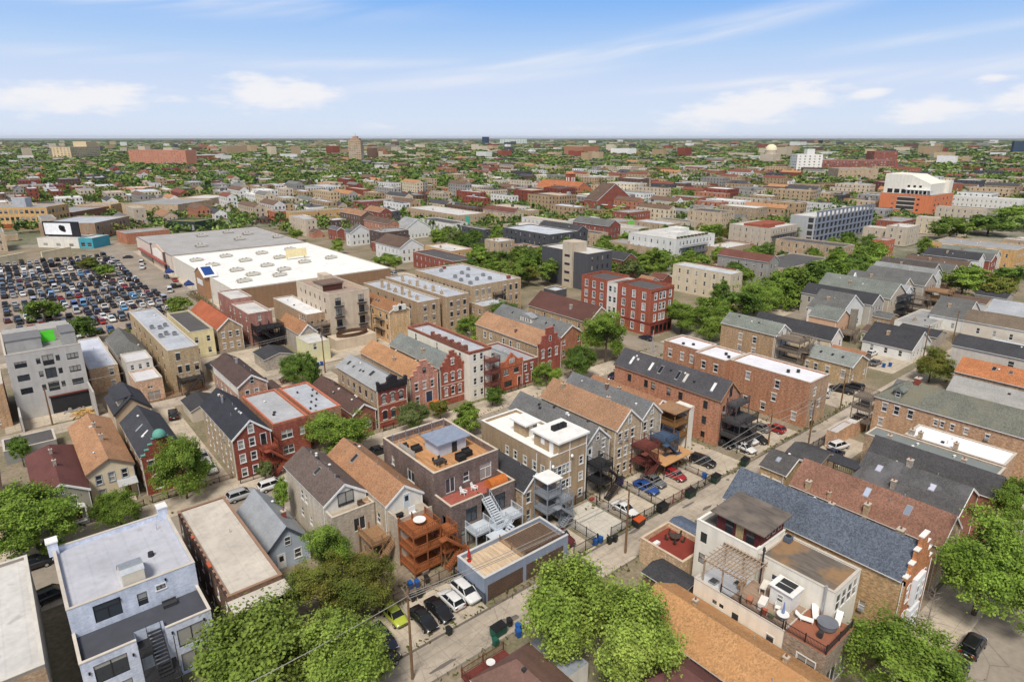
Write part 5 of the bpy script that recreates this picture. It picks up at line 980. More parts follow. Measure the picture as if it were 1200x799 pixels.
house('garage', 'tan brick garage with a grey membrane roof beside the covered car', 114.8, 121.5, 44.9, 46.7 + .0, 3.0, brick(190, 150, 116), ('flat', mat('membrane', lin((190, 188, 190)), amt=.5), .2), cat='garage', detail=False)
TS = house('coach_house', 'small tan brick coach house with a plain grey roof and two windows, by the alley', 143.0, 150.5, 41, 52 - 5.3, 3.3, brick(184, 156, 116), ('gable', 1.9, sh(116, 116, 116)), side=[wrow(1.0, 1.5, .9, [.25, .6], 'hung', 'lintel')], rear=grid(1, 2))
# right-hand houses of the front block
RW = house('white_sided_building', 'tall whitewashed building with black roof, right of the alley', 176.5, 184, 22, 46, 7.2, mat('stucco', lin((204, 198, 188))), ('gable', 2.0, sh(74, 74, 78)), side=[wrow(4.6, 1.5, 1.2, [.5, .35, .2], 'hung', 'sill')], rear=grid(2, 2), vents=2)
house('orange_roofed_building', 'building with rusty orange shingle roof in front of the whitewashed wall', 160.5, 168, 20, 40.2, 5.8, TAN2, ('gable', 2.4, sh(196, 122, 70)), lights=[(2.4, 14, 1.0, .8), (2.4, 8, 1.0, .8), (2.4, 11, .8, .8, SH_BROWN), (2.4, 4, 1.0, .8)], vents=6)
house('light_grey_roofed_building', 'building with a pale grey roof below the rusty orange roof', 147.5, 155.5, 18, 37.8, 4.9, GREYB, ('gable', 2.6, sh(172, 170, 166, amt=.5)), vents=3, detail=False)
RC = house('cream_sided_building', 'long cream building with brown roof at the right edge, small dark windows', 205, 213, 26, 52, 7.0, mat('siding', lin((214, 204, 188))), ('gable', 2.3, sh(128, 112, 94)), side=grid(2, 6, fh=3.0, w=.8), rear=grid(2, 2), vents=2)
house('grey_metal_roofed_building', 'building with a light grey gable roof behind the brown-roofed cream building', 216, 226, 24, 50, 8.2, GREYB, ('gable', 2.6, sh(176, 180, 186, amt=.4)), rear=grid(2, 2), side=grid(2, 5))
house('flat_roofed_building', 'low building with several white and grey flat roof levels at the right edge', 188, 203, 22, 44, 4.2, GREYB, ('flat', mat('membrane', lin((200, 208, 216)), amt=.4), .2), vents=6, detail=False)

for x, y, w_, d_, h_, m_, rf_, lb in ((187, 63.5, 7, 7.5, 3.0, WHITEB, SH_BROWN, 'small white garage with brown roof behind the slate-roofed low house'), (195.5, 55, 8, 10, 3.0, GREYB, SH_DK, 'long garage with charcoal roof along the right-hand alley'), (160, 60, 6.5, 8, 3.2, WOODG, sh(176, 120, 84), 'wooden shed with rusty orange roof beside the coach house yard'), (206.5, 71, 6, 6, 2.8, TAN2, SH_GREY, 'tiny tan garage with grey roof behind the beige rear stairs'), (236, 56, 9, 10, 3.2, WHITEB, SH_LT, 'pale garage with light roof near the right-hand hedge'), (248, 58, 8, 10, 3.2, CREAM, SH_BROWN, 'cream garage with brown roof near the right-hand hedge'), (262, 56, 9, 9, 3.2, GREYB, SH_DK, 'grey garage with charcoal roof under the dense trees'), (47.5, 153, 7.5, 8, 3.0, GREYB, SH_DK, 'dark-roofed garage behind the black burnt porches'), (35.5, 152, 7, 7.5, 2.8, CREAM, SH_GREY, 'cream garage with grey roof across the alley from the brown gables'), (104, 136, 7, 7.5, 3, TAN2, SH_DK, 'garage tucked behind the long tan roof')):
    house('garage', lb, x, x + w_, y, y + d_, h_, m_, ('gable', 1.1, rf_), cat='garage', detail=False, side=grid(1, 1, z0=1.0, h=.9))

for xx, yy, zz, ww, dd, hh, c_, lb, nm in ((59.3, 30.6, 6.11, 1.5, .5, .5, (168, 136, 104), 'low timber planter under the pergola on the roof deck', 'planter'), (60.9, 26.8, 6.11, .9, .6, .9, (90, 86, 84), 'dark covered grill between the hut and the white wall', 'grill'), (57.1, 26.6, 6.11, .5, .5, .6, (176, 96, 70), 'terracotta pot by the iron deck railing', 'flower_pot'), (57.1, 25.8, 6.11, .45, .45, .5, (120, 128, 96), 'green pot by the iron deck railing', 'flower_pot'), (58.6, 21.2, 6.06, .5, .5, .6, (60, 58, 58), 'dark bucket planter on the brown front deck', 'planter'), (36.5, 62.4, .0, .9, .7, .6, (120, 110, 100), 'grey crate at the foot of the orange porches', 'crate'), (71.4, 60.8, .01, 1.6, .8, .5, (168, 120, 80), 'tan crate stack in the white sedan yard', 'crate'), (73.9, 61.4, .01, .9, .9, .9, (90, 70, 130), 'purple bin-like tub beside the tan gabled house', 'tub'), (66.8, 61.0, .01, .8, .5, .35, (206, 96, 70), 'orange box at the corner of the white pad', 'box')):
    b = MB(); b.taper(0, 0, 0, hh, ww * .9, dd * .9, ww, dd); b.taper(0, 0, hh + .002, hh + .06, ww + .06, dd + .06, ww, dd); tag_obj(b, nm, mat('flat', lin(c_)), lb, nm.replace('_', ' '), (xx, yy, zz), R(9))
ordn = ['first', 'second', 'third', 'fourth', 'fifth', 'sixth', 'seventh', 'eighth', 'ninth', 'tenth', 'eleventh', 'twelfth', 'thirteenth', 'fourteenth', 'fifteenth', 'sixteenth', 'seventeenth', 'eighteenth', 'nineteenth', 'twentieth', 'twenty-first', 'twenty-second']
# ================================================================== across the street
MH = house('maroon_roofed_cottage', 'grey-sided cottage with maroon roof and white arched porch, across from the pale blue building', -1.4, 4.9, 105.8, 124, 5.0, mat('siding', lin((158, 154, 140))), ('gable', 1.9, sh(118, 70, 64, amt=.6)), hipf=True, rear=[wrow(3.2, 1.3, .8, [.22, .68], 'hung', 'full'), wrow(.7, 1.5, .9, [.2], 'hung', 'full')], side=grid(2, 3), chim=[(3.15, 7, .45, .45, .9, GREYB), (3.1, 12.0, .4, .4, .8, GREYB)])
put('window', window_mesh(.5, .5, WHITE_TRIM, 'slider'), MH.root, (3.15, -.12, 5.15))
b = MB(); b.box(3.3, 5.6, -1.2, -.02, 0, .5); b.box(3.4, 3.6, -1.2, -1.0, .5, 2.7); b.box(5.3, 5.5, -1.2, -1.0, .5, 2.7)
for k in range(6):
    a0, a1 = math.pi * k / 6, math.pi * (k + 1) / 6; b.prism([(4.45 - 1.15 * math.cos(a0), -1.3, 2.6 + .55 * math.sin(a0)), (4.45 - .95 * math.cos(a0), -1.3, 2.6 + .35 * math.sin(a0)), (4.45 - .95 * math.cos(a1), -1.3, 2.6 + .35 * math.sin(a1)), (4.45 - 1.15 * math.cos(a1), -1.3, 2.6 + .55 * math.sin(a1))], (0, 1.3, 0))
part(MH, 'arched_porch', b, WHITE_TRIM); door(MH, 4.4, .5, m=mat('flat', lin((96, 42, 36))))
house('brown_roofed_cottage', 'cottage with plain brown roof at the left edge beside the maroon roof', -13, -5.4, 108, 124, 4.0, CREAM, ('gable', 2.0, sh(110, 84, 74, amt=.6)), side2=grid(1, 3), detail=False)
house('garage', 'low dark flat-roofed garage behind the maroon roof', -4.5, 3.2, 134.5, 140.5, 2.6, mat('siding', lin((150, 150, 150))), ('flat', TAR, .1), cat='garage', detail=False)
CR = house('cream_house', 'two-storey cream house with tan shingle roof and blue-grey window surrounds', 5.3, 11.5, 109.3, 131, 5.6, CREAM, ('gable', 1.7, sh(190, 140, 98)), rear=[wrow(3.4, 1.5, .8, [.22, .5, .79], 'hung', 'full'), wrow(.9, 1.5, .85, [.24], 'hung', 'full')], side=grid(2, 4, fh=2.7), trim=mat('flat', lin((150, 158, 172))), chim=[(3.4, 8.5, .5, .5, 1.0, GREYB), (3.2, 14.5, .45, .45, .9, GREYB)], vents=3, gtrim=mat('flat', lin((120, 104, 90))))
b = MB(); b.prism([(3.6, -1.5, 2.6), (6.3, -1.5, 2.6), (6.3, -.02, 3.2), (3.6, -.02, 3.2)], (0, 0, .1)); b.box(3.7, 3.8, -1.4, -1.3, 0, 2.6); b.box(6.1, 6.2, -1.4, -1.3, 0, 2.6); part(CR, 'porch_roof', b, mat('flat', lin((176, 178, 180)))); door(CR, 4.9, .7, m=mat('flat', lin((110, 44, 34))))
b = MB()
for k in range(5): b.box(4.3, 5.6, -1.0 - .3 * k, -.7 - .3 * k, 0, .75 - .15 * k)
part(CR, 'front_steps', b, CONC)
GD = house('green_domed_house', 'red brick house with stepped green-capped gable and small copper dome', 12.6, 18.6, 107.4, 125, 6.6, TAN2, ('gable', 2.4, sh(72, 74, 80)), rake=False, wall_rear=REDB, rear=[wrow(4.3, 1.6, .9, [.2, .72], 'hung', 'lintel'), wrow(.8, 2.2, 1.3, [.3], 'hung', 'arch')], side=grid(2, 4), lights=[(1.8, 6.0, 1.2, .55, WHITE_TRIM), (1.6, 9.5, 1.2, .5, LGREY)], vents=2)
COPPER = mat('flat', lin((96, 158, 142)), rough=.6); sg = step_gable(GD, REDB, COPPER, 5, .8)
b = MB(); prev = None
for k in range(6): a0, a1 = math.pi / 2 * k / 6, math.pi / 2 * (k + 1) / 6; b.tube((3.0, .2, 9.7 + 1.1 * math.sin(a0)), (3.0, .2, 9.7 + 1.1 * math.sin(a1)), 1.0 * math.cos(a0), max(.02, 1.0 * math.cos(a1)), 16, cap=False)
part(GD, 'dome', b, COPPER, smooth=True)
DP = house('dark_roofed_house', 'tan frame house with dark roof and tall shed dormer, behind the stepped brick gable', 12.7, 18.7, 133, 146 - 2.4, 5.4, mat('siding', lin((196, 174, 146))), ('gable', 2.6, sh(70, 72, 80)), rear=[wrow(3.2, 1.0, .8, [.5], 'hung', 'full'), wrow(.8, 1.5, .9, [.2, .6], 'hung', 'sill')], side=grid(1, 3), gtrim=DARK)
b = MB(); b.box(.9, 3.3, 1.2, 7.5, 5.6, 7.6); dm = part(DP, 'shed_dormer', b, mat('siding', lin((202, 190, 170)))); b = MB(); b.prism([(.5, .8, 7.55), (3.4, .8, 8.1), (3.4, 9.5, 8.1), (.5, 9.5, 7.55)], (0, 0, .12)); b.obj('dormer_roof', sh(70, 72, 80), dm)
house('garage', 'small garage with dark gable roof and white door, in the yard behind the brick houses', 25.6, 31.2, 132.5, 140, 2.5, mat('siding', lin((206, 198, 184))), ('gable', 1.2, SH_DK), cat='garage', detail=False)
BRH = house('brown_roofed_house', 'brick and white-sided house with brown gable roof and front gable, behind the flat red roofs', 33.2, 38.8, 125.6, 143.2, 8.0, brick(178, 140, 116), ('gable', 1.9, sh(98, 78, 72)), rear=[wrow(5.4, 1.4, .8, [.3, .62], 'hung', 'full'), wrow(2.2, 1.4, .8, [.3, .62], 'hung', 'full')], side=grid(2, 5, fh=2.9), chim=[(2.8, 9, .4, .4, 1.0, LGREY)], vents=4)
put('window', window_mesh(.8, 1.3, WHITE_TRIM, 'hung'), BRH.root, (2.8, -.12, 8.1)); box_part(BRH, 'rear_lean_to', 5.7, 9.6, 3, 9, 0, 4.6, brick(178, 140, 116), sh(98, 78, 72)); b = MB(); b.box(-.03, -.005, .2, 17, 6.0, 7.9); part(BRH, 'white_siding', b, WHITEB)
RB = house('red_brick_house', 'three-storey red brick house with charcoal gable roof and white windows, tan side wall', 25.2, 31.3, 102.8, 121, 7.8, brick(178, 158, 128, (164, 142, 114)), ('gable', 2.6, sh(62, 64, 72)), wall_rear=REDB, rear=grid(3, [[.2, .5], [.2, .5], [.2, .5]], z0=.6, fh=2.55, h=1.45, w=.85, trim='full'), side=grid(3, 6, z0=.6, fh=2.55, w=.8), vents=7, chim=[(2.2, 12, .3, .3, 1.4, LGREY)])
put('window', window_mesh(.85, 1.4, WHITE_TRIM, 'hung'), RB.root, (3.05, -.12, 8.1)); put('window_frame', trim_mesh(.85, 1.4, WHITE_TRIM, 'full'), RB.root, (3.05, -.02, 8.1)); door(RB, 4.9, 5.3, .9, 2.1); porch(RB, 4.0, 6.6, -1.8, -.1, [2.4, 5.1], mat('flat', lin((140, 74, 56))), stairx=5.0, name='front_porch')
F1 = house('flat_roofed_red_house', 'red brick flat-roofed house with wide windows and grey roof, next to the red gable', 32.6, 38.9, 105.0, 121.5, 7.4, brick(160, 112, 84), ('flat', MEMB2, .3), wall_rear=brick(146, 76, 60), rear=[wrow(4.2, 1.6, 2.0, [.36], 'pair', 'sill'), wrow(4.2, 1.6, .9, [.8], 'hung', 'sill'), wrow(1.2, 1.6, 2.0, [.36], 'pair', 'sill')], side=grid(2, 3), vents=3, cop=mat('flat', lin((190, 110, 84))))
F2 = house('flat_roofed_brick_house', 'orange brick flat-roofed house with white roof full of dark vents', 40.4, 46.3, 107.4, 123.5, 6.5, brick(176, 122, 92), ('flat', SILVER, .3), wall_rear=brick(160, 118, 94), rear=grid(2, [[.3, .7]] * 2), side=grid(2, 4), cop=mat('flat', lin((196, 112, 86))))
for i in range(8):
    xx, yy = 41.4 + (i * 1.37) % 4.2, 110 + (i * 2.9) % 11; b = MB(); b.tube((0, 0, 0), (0, 0, .3), .16, .16, 8); b.tube((0, 0, .3), (0, 0, .4), .26, .14, 8); part(F2, 'roof_vent', MB() if False else b, DARK, F2.roof).location = (xx - 40.4, yy - 107.4, 6.2)
BGH = house('brown_gabled_bungalow', 'low brick bungalow with brown roof and two white-edged front gables', 48.3, 52.9, 106.5, 126, 4.4, brick(140, 88, 72), ('gable', 1.6, sh(104, 78, 70)), rear=[wrow(1.6, 1.7, 1.3, [.5], 'pair', 'full')], side=grid(1, 5), vents=9)
b = MB(); b.box(1.2, 3.6, -.7, -.02, 0, 3.2); b.prism([(1.0, -.9, 3.1), (2.4, -.9, 4.1), (3.8, -.9, 3.1)], (0, .88, 0)); part(BGH, 'front_bay', b, brick(140, 88, 72)); put('window', window_mesh(1.6, 1.5, WHITE_TRIM, 'pair'), BGH.root, (2.4, -.82, 1.2))
BC = house('black_corniced_house', 'red brick house with ornate black cornice and light grey skylit roof', 53.4, 59.7, 105.8, 124, 8.2, brick(176, 152, 122), ('gable', 1.9, sh(172, 174, 176, amt=.5)), rake=False, wall_rear=brick(152, 76, 58), rear=[wrow(5.2, 1.7, .95, [.2, .5, .8], 'hung', 'arch'), wrow(1.8, 1.7, .95, [.2, .5], 'hung', 'arch')], side=grid(2, 6, z0=2.2, fh=3.0, h=1.5, w=.8), lights=[(2.0, 6.0, 1.3, 1.1), (1.4, 10.0, .6, .6), (1.4, 13.0, .6, .6), (1.6, 15.5, 1.0, .9)], sash=DARK, vents=2)
b = MB(); b.box(-.1, 6.4, -.35, .35, 8.0, 9.3); b.box(2.1, 4.2, -.4, .35, 9.3, 10.3); b.prism([(2.0, -.42, 10.3), (3.15, -.42, 10.9), (4.3, -.42, 10.3)], (0, .7, 0)); b.box(-.15, .3, -.45, .4, 9.3, 9.9); b.box(6.0, 6.45, -.45, .4, 9.3, 9.9)
for k in range(9): b.box(.1 + k * .72, .3 + k * .72, -.5, -.35, 8.1, 8.7)
part(BC, 'black_cornice', b, mat('flat', lin((48, 44, 48)), rough=.6)); door(BC, 5.2, 1.4, m=DARK)
b = MB(); b.box(-.03, 6.33, -.05, .02, 4.7, 4.95); b.box(-.03, 6.33, -.05, .02, 1.3, 1.5); part(BC, 'stone_band', b, mat('flat', lin((206, 168, 148))))
PS = house('pink_stepped_house', 'pinkish brick house with stepped gable, blue door and orange tan roof', 62.0, 68.4, 107.8, 130, 8.0, TAN, ('gable', 2.2, sh(192, 140, 92)), rake=False, wall_rear=brick(184, 128, 108), rear=[wrow(5.0, 1.6, .8, [.2, .5, .8], 'hung', 'lintel'), wrow(2.0, 1.6, .8, [.22], 'hung', 'lintel')], side=grid(2, 4), chim=[(1.3, 9, .5, .5, 1.0)], vents=2)
step_gable(PS, brick(184, 128, 108), mat('flat', lin((206, 150, 124))), 4, .6); door(PS, 4.2, 1.9, 1.5, 2.3, m=mat('flat', lin((40, 62, 96)))); put('window', window_mesh(.7, 1.1, DARK, 'hung'), PS.root, (3.2, -.14, 8.6))
b = MB(); b.prism([(4.0, -.3, 1.8), (6.2, -.3, 1.8), (6.2, -3.4, .3), (4.0, -3.4, .3)], (0, 0, .15)); b.box(4.0, 6.2, -.3, -.02, 0, 1.9); part(PS, 'front_steps', b, mat('wood', lin((188, 112, 62))))
RS = house('red_stepped_house', 'red brick house with tall stepped gable, ivy and white window hoods', 69.1, 75.0, 107.4, 129, 8.6, TAN2, ('gable', 2.2, sh(132, 138, 134)), rake=False, wall_rear=REDB2, rear=[wrow(5.4, 1.7, .85, [.2, .5, .8], 'hung', 'arch'), wrow(2.2, 1.7, .85, [.2, .5, .8], 'hung', 'arch')], side=grid(2, 4), vents=2, chim=[(1.2, 9, .5, .5, 1.0, TAN)])
step_gable(RS, REDB2, mat('flat', lin((170, 120, 104))), 5, .8); put('window', window_mesh(.75, 1.2, WHITE_TRIM, 'hung'), RS.root, (2.95, -.14, 9.0)); put('window_frame', trim_mesh(.75, 1.2, WHITE_TRIM, 'arch'), RS.root, (2.95, -.04, 9.0))
b = MB(); b.box(-.04, 5.94, -.06, .02, 4.5, 4.75); b.box(-.04, 5.94, -.06, .02, 1.4, 1.7); part(RS, 'stone_band', b, mat('flat', lin((196, 170, 156))))
W4 = house('white_apartment_building', 'four-storey white painted apartment building with brown brick parapet', 75.2, 81.2, 105.6, 131, 11.4, mat('stucco', lin((232, 226, 212)), amt=.5), ('flat', SILVER, .6), rear=grid(4, [[.25, .55]] * 4, z0=.9, fh=2.75, h=1.5, w=.8), side=grid(3, 3, z0=3.4, fh=2.75, w=.8), pmat=brick(134, 84, 66), cop=mat('flat', lin((170, 104, 80))), cat='apartment building', vents=3)
porch(W4, 3.9, 6.6, -2.2, -.1, [3.4, 6.2, 8.9], mat('flat', lin((110, 66, 58))), stair=False, name='front_balcony')
b = MB(); b.box(-.06, .5, 1.0, 15, 11.5, 12.2)
for k in range(6): b.box(-.1, .6, 1.2 + k * 2.6, 1.9 + k * 2.6, 12.2, 12.6)
part(W4, 'brick_parapet_wall', b, brick(132, 80, 64))
SKR = house('skylit_house', 'orange brick house with small gabled parapet and grey roof with two skylights', 83.6, 90.2, 105.6, 122, 6.2, brick(190, 150, 116), ('gable', 1.5, sh(150, 156, 156, amt=.5)), rake=False, wall_rear=brick(176, 96, 62), rear=[wrow(3.8, 1.3, 1.4, [.26, .72], 'pair', 'sill'), wrow(.9, 1.4, 2.2, [.35], 'triple', None)], side=grid(2, 3), lights=[(1.7, 5.5, 1.3, 1.2), (1.7, 8.6, 1.3, 1.2)], sash=DARK)
b = MB(); b.prism([(-.05, -.1, 5.6), (6.65, -.1, 5.6), (6.65, -.1, 7.0), (5.2, -.1, 7.1), (3.3, -.1, 8.9), (1.4, -.1, 7.1), (-.05, -.1, 7.0)], (0, .4, 0)); part(SKR, 'gable_parapet', b, brick(176, 96, 62)); put('window', window_mesh(1.4, 1.0, WHITE_TRIM, 'triple'), SKR.root, (3.3, -.22, 6.5)); door(SKR, 5.6, .6, m=mat('flat', lin((120, 60, 40))))
SR = house('small_red_house', 'narrow red brick flat-roofed house with white window heads, beside the gabled parapet', 90.4, 95.2, 105.9, 121, 5.9, brick(150, 76, 60), ('flat', mat('membrane', lin((170, 172, 178))), .4), rear=[wrow(3.4, 1.5, .75, [.2, .6], 'hung', 'lintel'), wrow(.7, 1.6, .8, [.3], 'hung', 'lintel')], vents=2); door(SR, 3.4, .4, 1.2, 2.4, m=DARK)
TL = house('red_stepped_long_house', 'red brick fronted house with stepped gable and long tan roof, pale side windows', 97.8, 105.2, 108.6, 134, 7.4, brick(170, 146, 114), ('gable', 2.6, sh(186, 140, 102)), rake=False, wall_rear=brick(150, 76, 60), rear=[wrow(4.0, 1.9, .9, [.2, .5, .8], 'hung', 'arch'), wrow(.7, 1.9, .9, [.2, .5], 'hung', 'arch')], side=[wrow(4.4, 1.7, .9, [.3, .42, .53, .74, .84], 'hung', 'full')], chim=[(1.2, 10, .5, .5, 1.0, BROWNB)])
step_gable(TL, brick(150, 76, 60), mat('flat', lin((176, 110, 90))), 3, .9); put('window', window_mesh(.8, 1.3, WHITE_TRIM, 'hung'), TL.root, (3.7, -.14, 8.0))
GRH = house('grey_dormered_house', 'tan brick house with grey roof and a white arched dormer', 109.5, 117, 113, 142 - .5, 6.4, brick(170, 142, 110), ('gable', 2.4, sh(124, 126, 126)), side=grid(2, 4, trim='full'), wall_rear=brick(170, 110, 80), rear=grid(2, 2), chim=[(1.8, 16, .5, .5, .9)], lights=[(2.0, 22, .8, .7), (2.0, 5, .8, .7), (2.0, 8, .8, .7)])
b = MB(); b.box(.7, 2.6, 12.4, 17.2, 6.9, 8.5); dm = part(GRH, 'dormer', b, WHITEB); b = MB(); b.prism([(.5, 12.0, 8.5), (.5, 13.5, 9.1), (.5, 14.8, 9.3), (.5, 16.1, 9.1), (.5, 17.6, 8.5)], (2.3, 0, 0)); b.obj('dormer_roof', SH_LT, dm)
for k in range(4): put('window', window_mesh(.7, 1.0, WHITE_TRIM, 'hung'), dm, (.58, 13.3 + k * 1.0, 7.2), R(-90))
house('white_roofed_building', 'low tan brick building with a patched white roof behind the grey dormered house', 112, 122, 143 - 14 + 20.5, 163, 6.6, TAN, ('flat', SILVER, .4), side=grid(2, 4), rear=grid(2, 3), vents=6, cat='building')
MBR = house('brown_roofed_brick_building', 'large tan brick building with broad maroon-brown gable roof, left of the red corner block', 124.5, 134.5, 118, 146 - 3, 6.4, brick(176, 148, 112), ('gable', 3.6, sh(108, 70, 62, amt=.6)), side=grid(2, 6), rear=grid(2, 3), chim=[(2.2, 9, .7, .7, 1.2, GREYB)], cat='building')
RCB = house('red_corner_building', 'four-storey red brick corner building with white windows, cornice and a corner entrance', 143.6, 154.0, 111.8, 124.5, 13.8, brick(160, 84, 58, (148, 74, 52)), ('flat', TAR, .7), rear=grid(4, [[], [.2, .42, .58, .84], [.2, .42, .58, .84], [.2, .42, .58, .84]], z0=1.0, fh=3.2, h=2.0, w=1.05, trim='full'), side=grid(4, [[.2, .5, .8]] * 4, z0=1.0, fh=3.2, h=2.0, w=1.15, style='pair', trim='full'), cat='apartment building', cop=brick(160, 80, 60))
house('x', 'x', 143.6, 153.0, 124.55, 128.6, 13.4, WHITEB, ('flat', TAR, .5), side=grid(4, [[.25, .7]] * 4, z0=1.0, fh=3.2, h=1.7, w=1.1, trim='full'), parent=RCB.root, pname='white_bay'); house('x', 'x', 143.6, 154.0, 128.65, 139.5, 13.8, brick(160, 84, 58, (148, 74, 52)), ('flat', TAR, .7), side=grid(4, [[.2, .5, .8]] * 4, z0=1.0, fh=3.2, h=2.0, w=1.15, style='pair', trim='full'), parent=RCB.root, pname='rear_wing', cop=brick(160, 80, 60))
b = MB(); b.box(-.15, 10.55, -.15, .02, 3.6, 4.0); b.box(-.15, 0, 0, 12, 3.6, 4.0); b.box(-.12, 10.5, -.12, .02, 12.9, 13.2); b.box(.5, 9.9, -.05, .03, .3, 3.2); part(RCB, 'shop_front', b, mat('flat', lin((128, 60, 50))))
b = MB()
for k in range(5): b.box(.8 + k * 1.9, 2.2 + k * 1.9, -.08, -.051, .6, 2.9)
part(RCB, 'shop_window', b, DGLASS)
# ================================================================== block behind the second alley
CONCW = mat('stucco', lin((186, 184, 180)), amt=.8)
C4 = house('concrete_building', 'new four-storey grey concrete block building with black windows and an open ground floor', -1.3, 11.4, 155.8, 176, 14.0, CONCW, ('flat', mat('membrane', lin((150, 150, 150)), amt=.6), .3), rear=[wrow(11.0, 1.3, 2.0, [.17, .86], 'triple', None), wrow(10.6, 2.2, 1.9, [.53], 'slider', None), wrow(11.2, 1.2, .7, [.40, .66], 'hung', None), wrow(8.2, 1.3, 2.0, [.17, .86], 'triple', None), wrow(7.8, 2.2, 1.9, [.53], 'slider', None), wrow(8.4, 1.2, .7, [.40, .66], 'hung', None), wrow(5.4, 1.3, 2.0, [.17, .86], 'triple', None), wrow(5.0, 2.0, 1.9, [.53], 'slider', None), wrow(5.5, 1.2, .7, [.40, .66], 'hung', None)], side=grid(4, 4, fh=3.0), sash=DARK, cat='apartment building', vents=0)
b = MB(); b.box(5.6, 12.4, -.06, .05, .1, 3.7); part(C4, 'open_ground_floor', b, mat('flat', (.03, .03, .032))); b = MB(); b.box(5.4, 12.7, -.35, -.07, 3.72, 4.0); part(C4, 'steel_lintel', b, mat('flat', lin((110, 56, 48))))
b = MB(); b.box(-.02, .3, -7, -.02, 0, 3.2); b.box(12.4, 12.72, -7.5, -.02, 0, 5.5); part(C4, 'side_wall', b, CONCW)
b = MB(); b.box(.5, 6.4, 3.0, 9.0, 13.72, 15.9); b.box(6.42, 12, 9.0, 15.0, 13.72, 16.0); b.box(9.8, 12.3, 2.2, 8.9, 13.72, 16.2); b.box(.4, 9.7, 12.0, 16.0, 13.72, 15.5); part(C4, 'rooftop_storey', b, mat('stucco', lin((170, 168, 164))))
b = MB(); b.box(6.45, 9.0, 7.2, 7.3, 13.75, 16.1)
part(C4, 'green_sheathing', b, mat('flat', lin((96, 226, 60)), rough=.7))
b = MB(); b.box(.4, 6.6, 2.9, 9.1, 15.902, 16.1); b.box(9.7, 12.4, 2.1, 9.0, 16.202, 16.4); part(C4, 'roof_edge', b, mat('flat', lin((120, 120, 122))))
pb = MB()
for i in range(46):
    r_ = random.Random(i); x, y, a, l = r_.uniform(-2.2, 2.2), r_.uniform(-1.6, 1.6), r_.uniform(0, 3.1), r_.uniform(1.0, 2.6); z = .15 + (1 - (x * x / 6 + y * y / 4)) * r_.uniform(.1, 1.0); pb.beam((x - l / 2 * math.cos(a), y - l / 2 * math.sin(a), max(.05, z - r_.uniform(-.2, .2))), (x + l / 2 * math.cos(a), y + l / 2 * math.sin(a), max(.05, z)), .16, .07)
tag_obj(pb, 'timber_pile', mat('wood', lin((206, 168, 108))), 'heap of broken yellow timber in front of the concrete building', 'timber pile', (9.4, 151.5, .01))
rb = MB()
for i in range(16):
    r_ = random.Random(50 + i); x, y = r_.uniform(-3, 3), r_.uniform(-1, 1); s = r_.uniform(.3, .8); rb.taper(x, y, 0, s, s * 1.3, s * 1.1, s * .6, s * .7)
tag(rb.obj('rubble', mat('concrete', lin((160, 156, 150))), None, (8.8, 154.2, .01)), 'grey rubble under the open ground floor of the concrete building', 'rubble', None, 'stuff')
house('brick_house', 'tan brick house at the left edge beside the concrete building', -11.5, -2.6, 154, 170, 9.0, brick(178, 142, 104), ('flat', MEMBG, .4), rear=grid(3, [[.3, .75]] * 3, trim='lintel'), side2=())
house('blue_white_roofed_building', 'low brick building with a stained bluish-white roof beside the concrete building', 12.4, 18.0, 162.6, 190, 6.0, brick(186, 158, 124), ('flat', mat('membrane', lin((204, 210, 224)), amt=.9, col2=lin((150, 120, 96))), .15), rear=[wrow(3.8, 1.6, .9, [.75], 'hung', 'lintel'), wrow(.9, 1.6, .9, [.75], 'hung', 'lintel')], vents=3)
PC = house('peach_garage_house', 'peach brick building with stepped white roofs and grey gambrel roof behind', 19.2, 24.4, 150.3, 158.5, 5.0, brick(202, 164, 134), ('flat', mat('membrane', lin((210, 210, 216)), amt=.5), .3), rear=[wrow(3.0, .5, 1.1, [.5], 'slider', None), wrow(.3, 1.9, 2.6, [.6], 'slider', None)])
house('x', 'x', 19.2, 24.4, 158.55, 166, 7.2, mat('stucco', lin((208, 204, 196))), ('flat', mat('membrane', lin((206, 206, 210)), amt=.5), .2), rear=[wrow(5.2, 1.2, .7, [.2, .5, .8], 'hung', None)], parent=PC.root, pname='middle_wing')
house('grey_roofed_house', 'old house with a worn grey roof behind the peach building', 19.0, 25, 166.1, 184, 6.6, GREYB, ('gable', 2.4, sh(118, 118, 114)), hip=True, vents=2, detail=False)
T3 = house('tan_walk_up', 'tall tan brick walk-up with pale blue-white flat roof, left of the yellow building', 26.6, 33.0, 152.2, 196, 10.0, brick(180, 156, 118, (166, 142, 106)), ('flat', SILVER, .2), rear=[wrow(7.4, 1.7, .85, [.3], 'hung', 'lintel'), wrow(4.4, 1.6, .8, [.3, .55, .85], 'hung', 'lintel'), wrow(1.6, 1.6, .8, [.35, .58, .85], 'hung', 'lintel')], side=grid(3, 6, fh=3.0), sash=DARK, cat='apartment building', vents=3); porch(T3, 1.0, 6.0, -2.6, -.2, [3.2], mat('flat', lin((60, 54, 50))), stairx=1.5, name='fire_escape')
for i in range(6):
    xx, yy = 28.0 + (i % 3) * 1.5, 165 + (i // 3) * 8 + (i % 2) * 1.5; ac_unit(xx, yy, 9.82, 'grey roof unit %s on the tall tan walk-up roof' % ('nearest the alley at left', 'nearest the alley in the middle', 'nearest the alley at right', 'furthest from the alley at left', 'furthest from the alley in the middle', 'furthest from the alley at right')[i], .9, GREY)
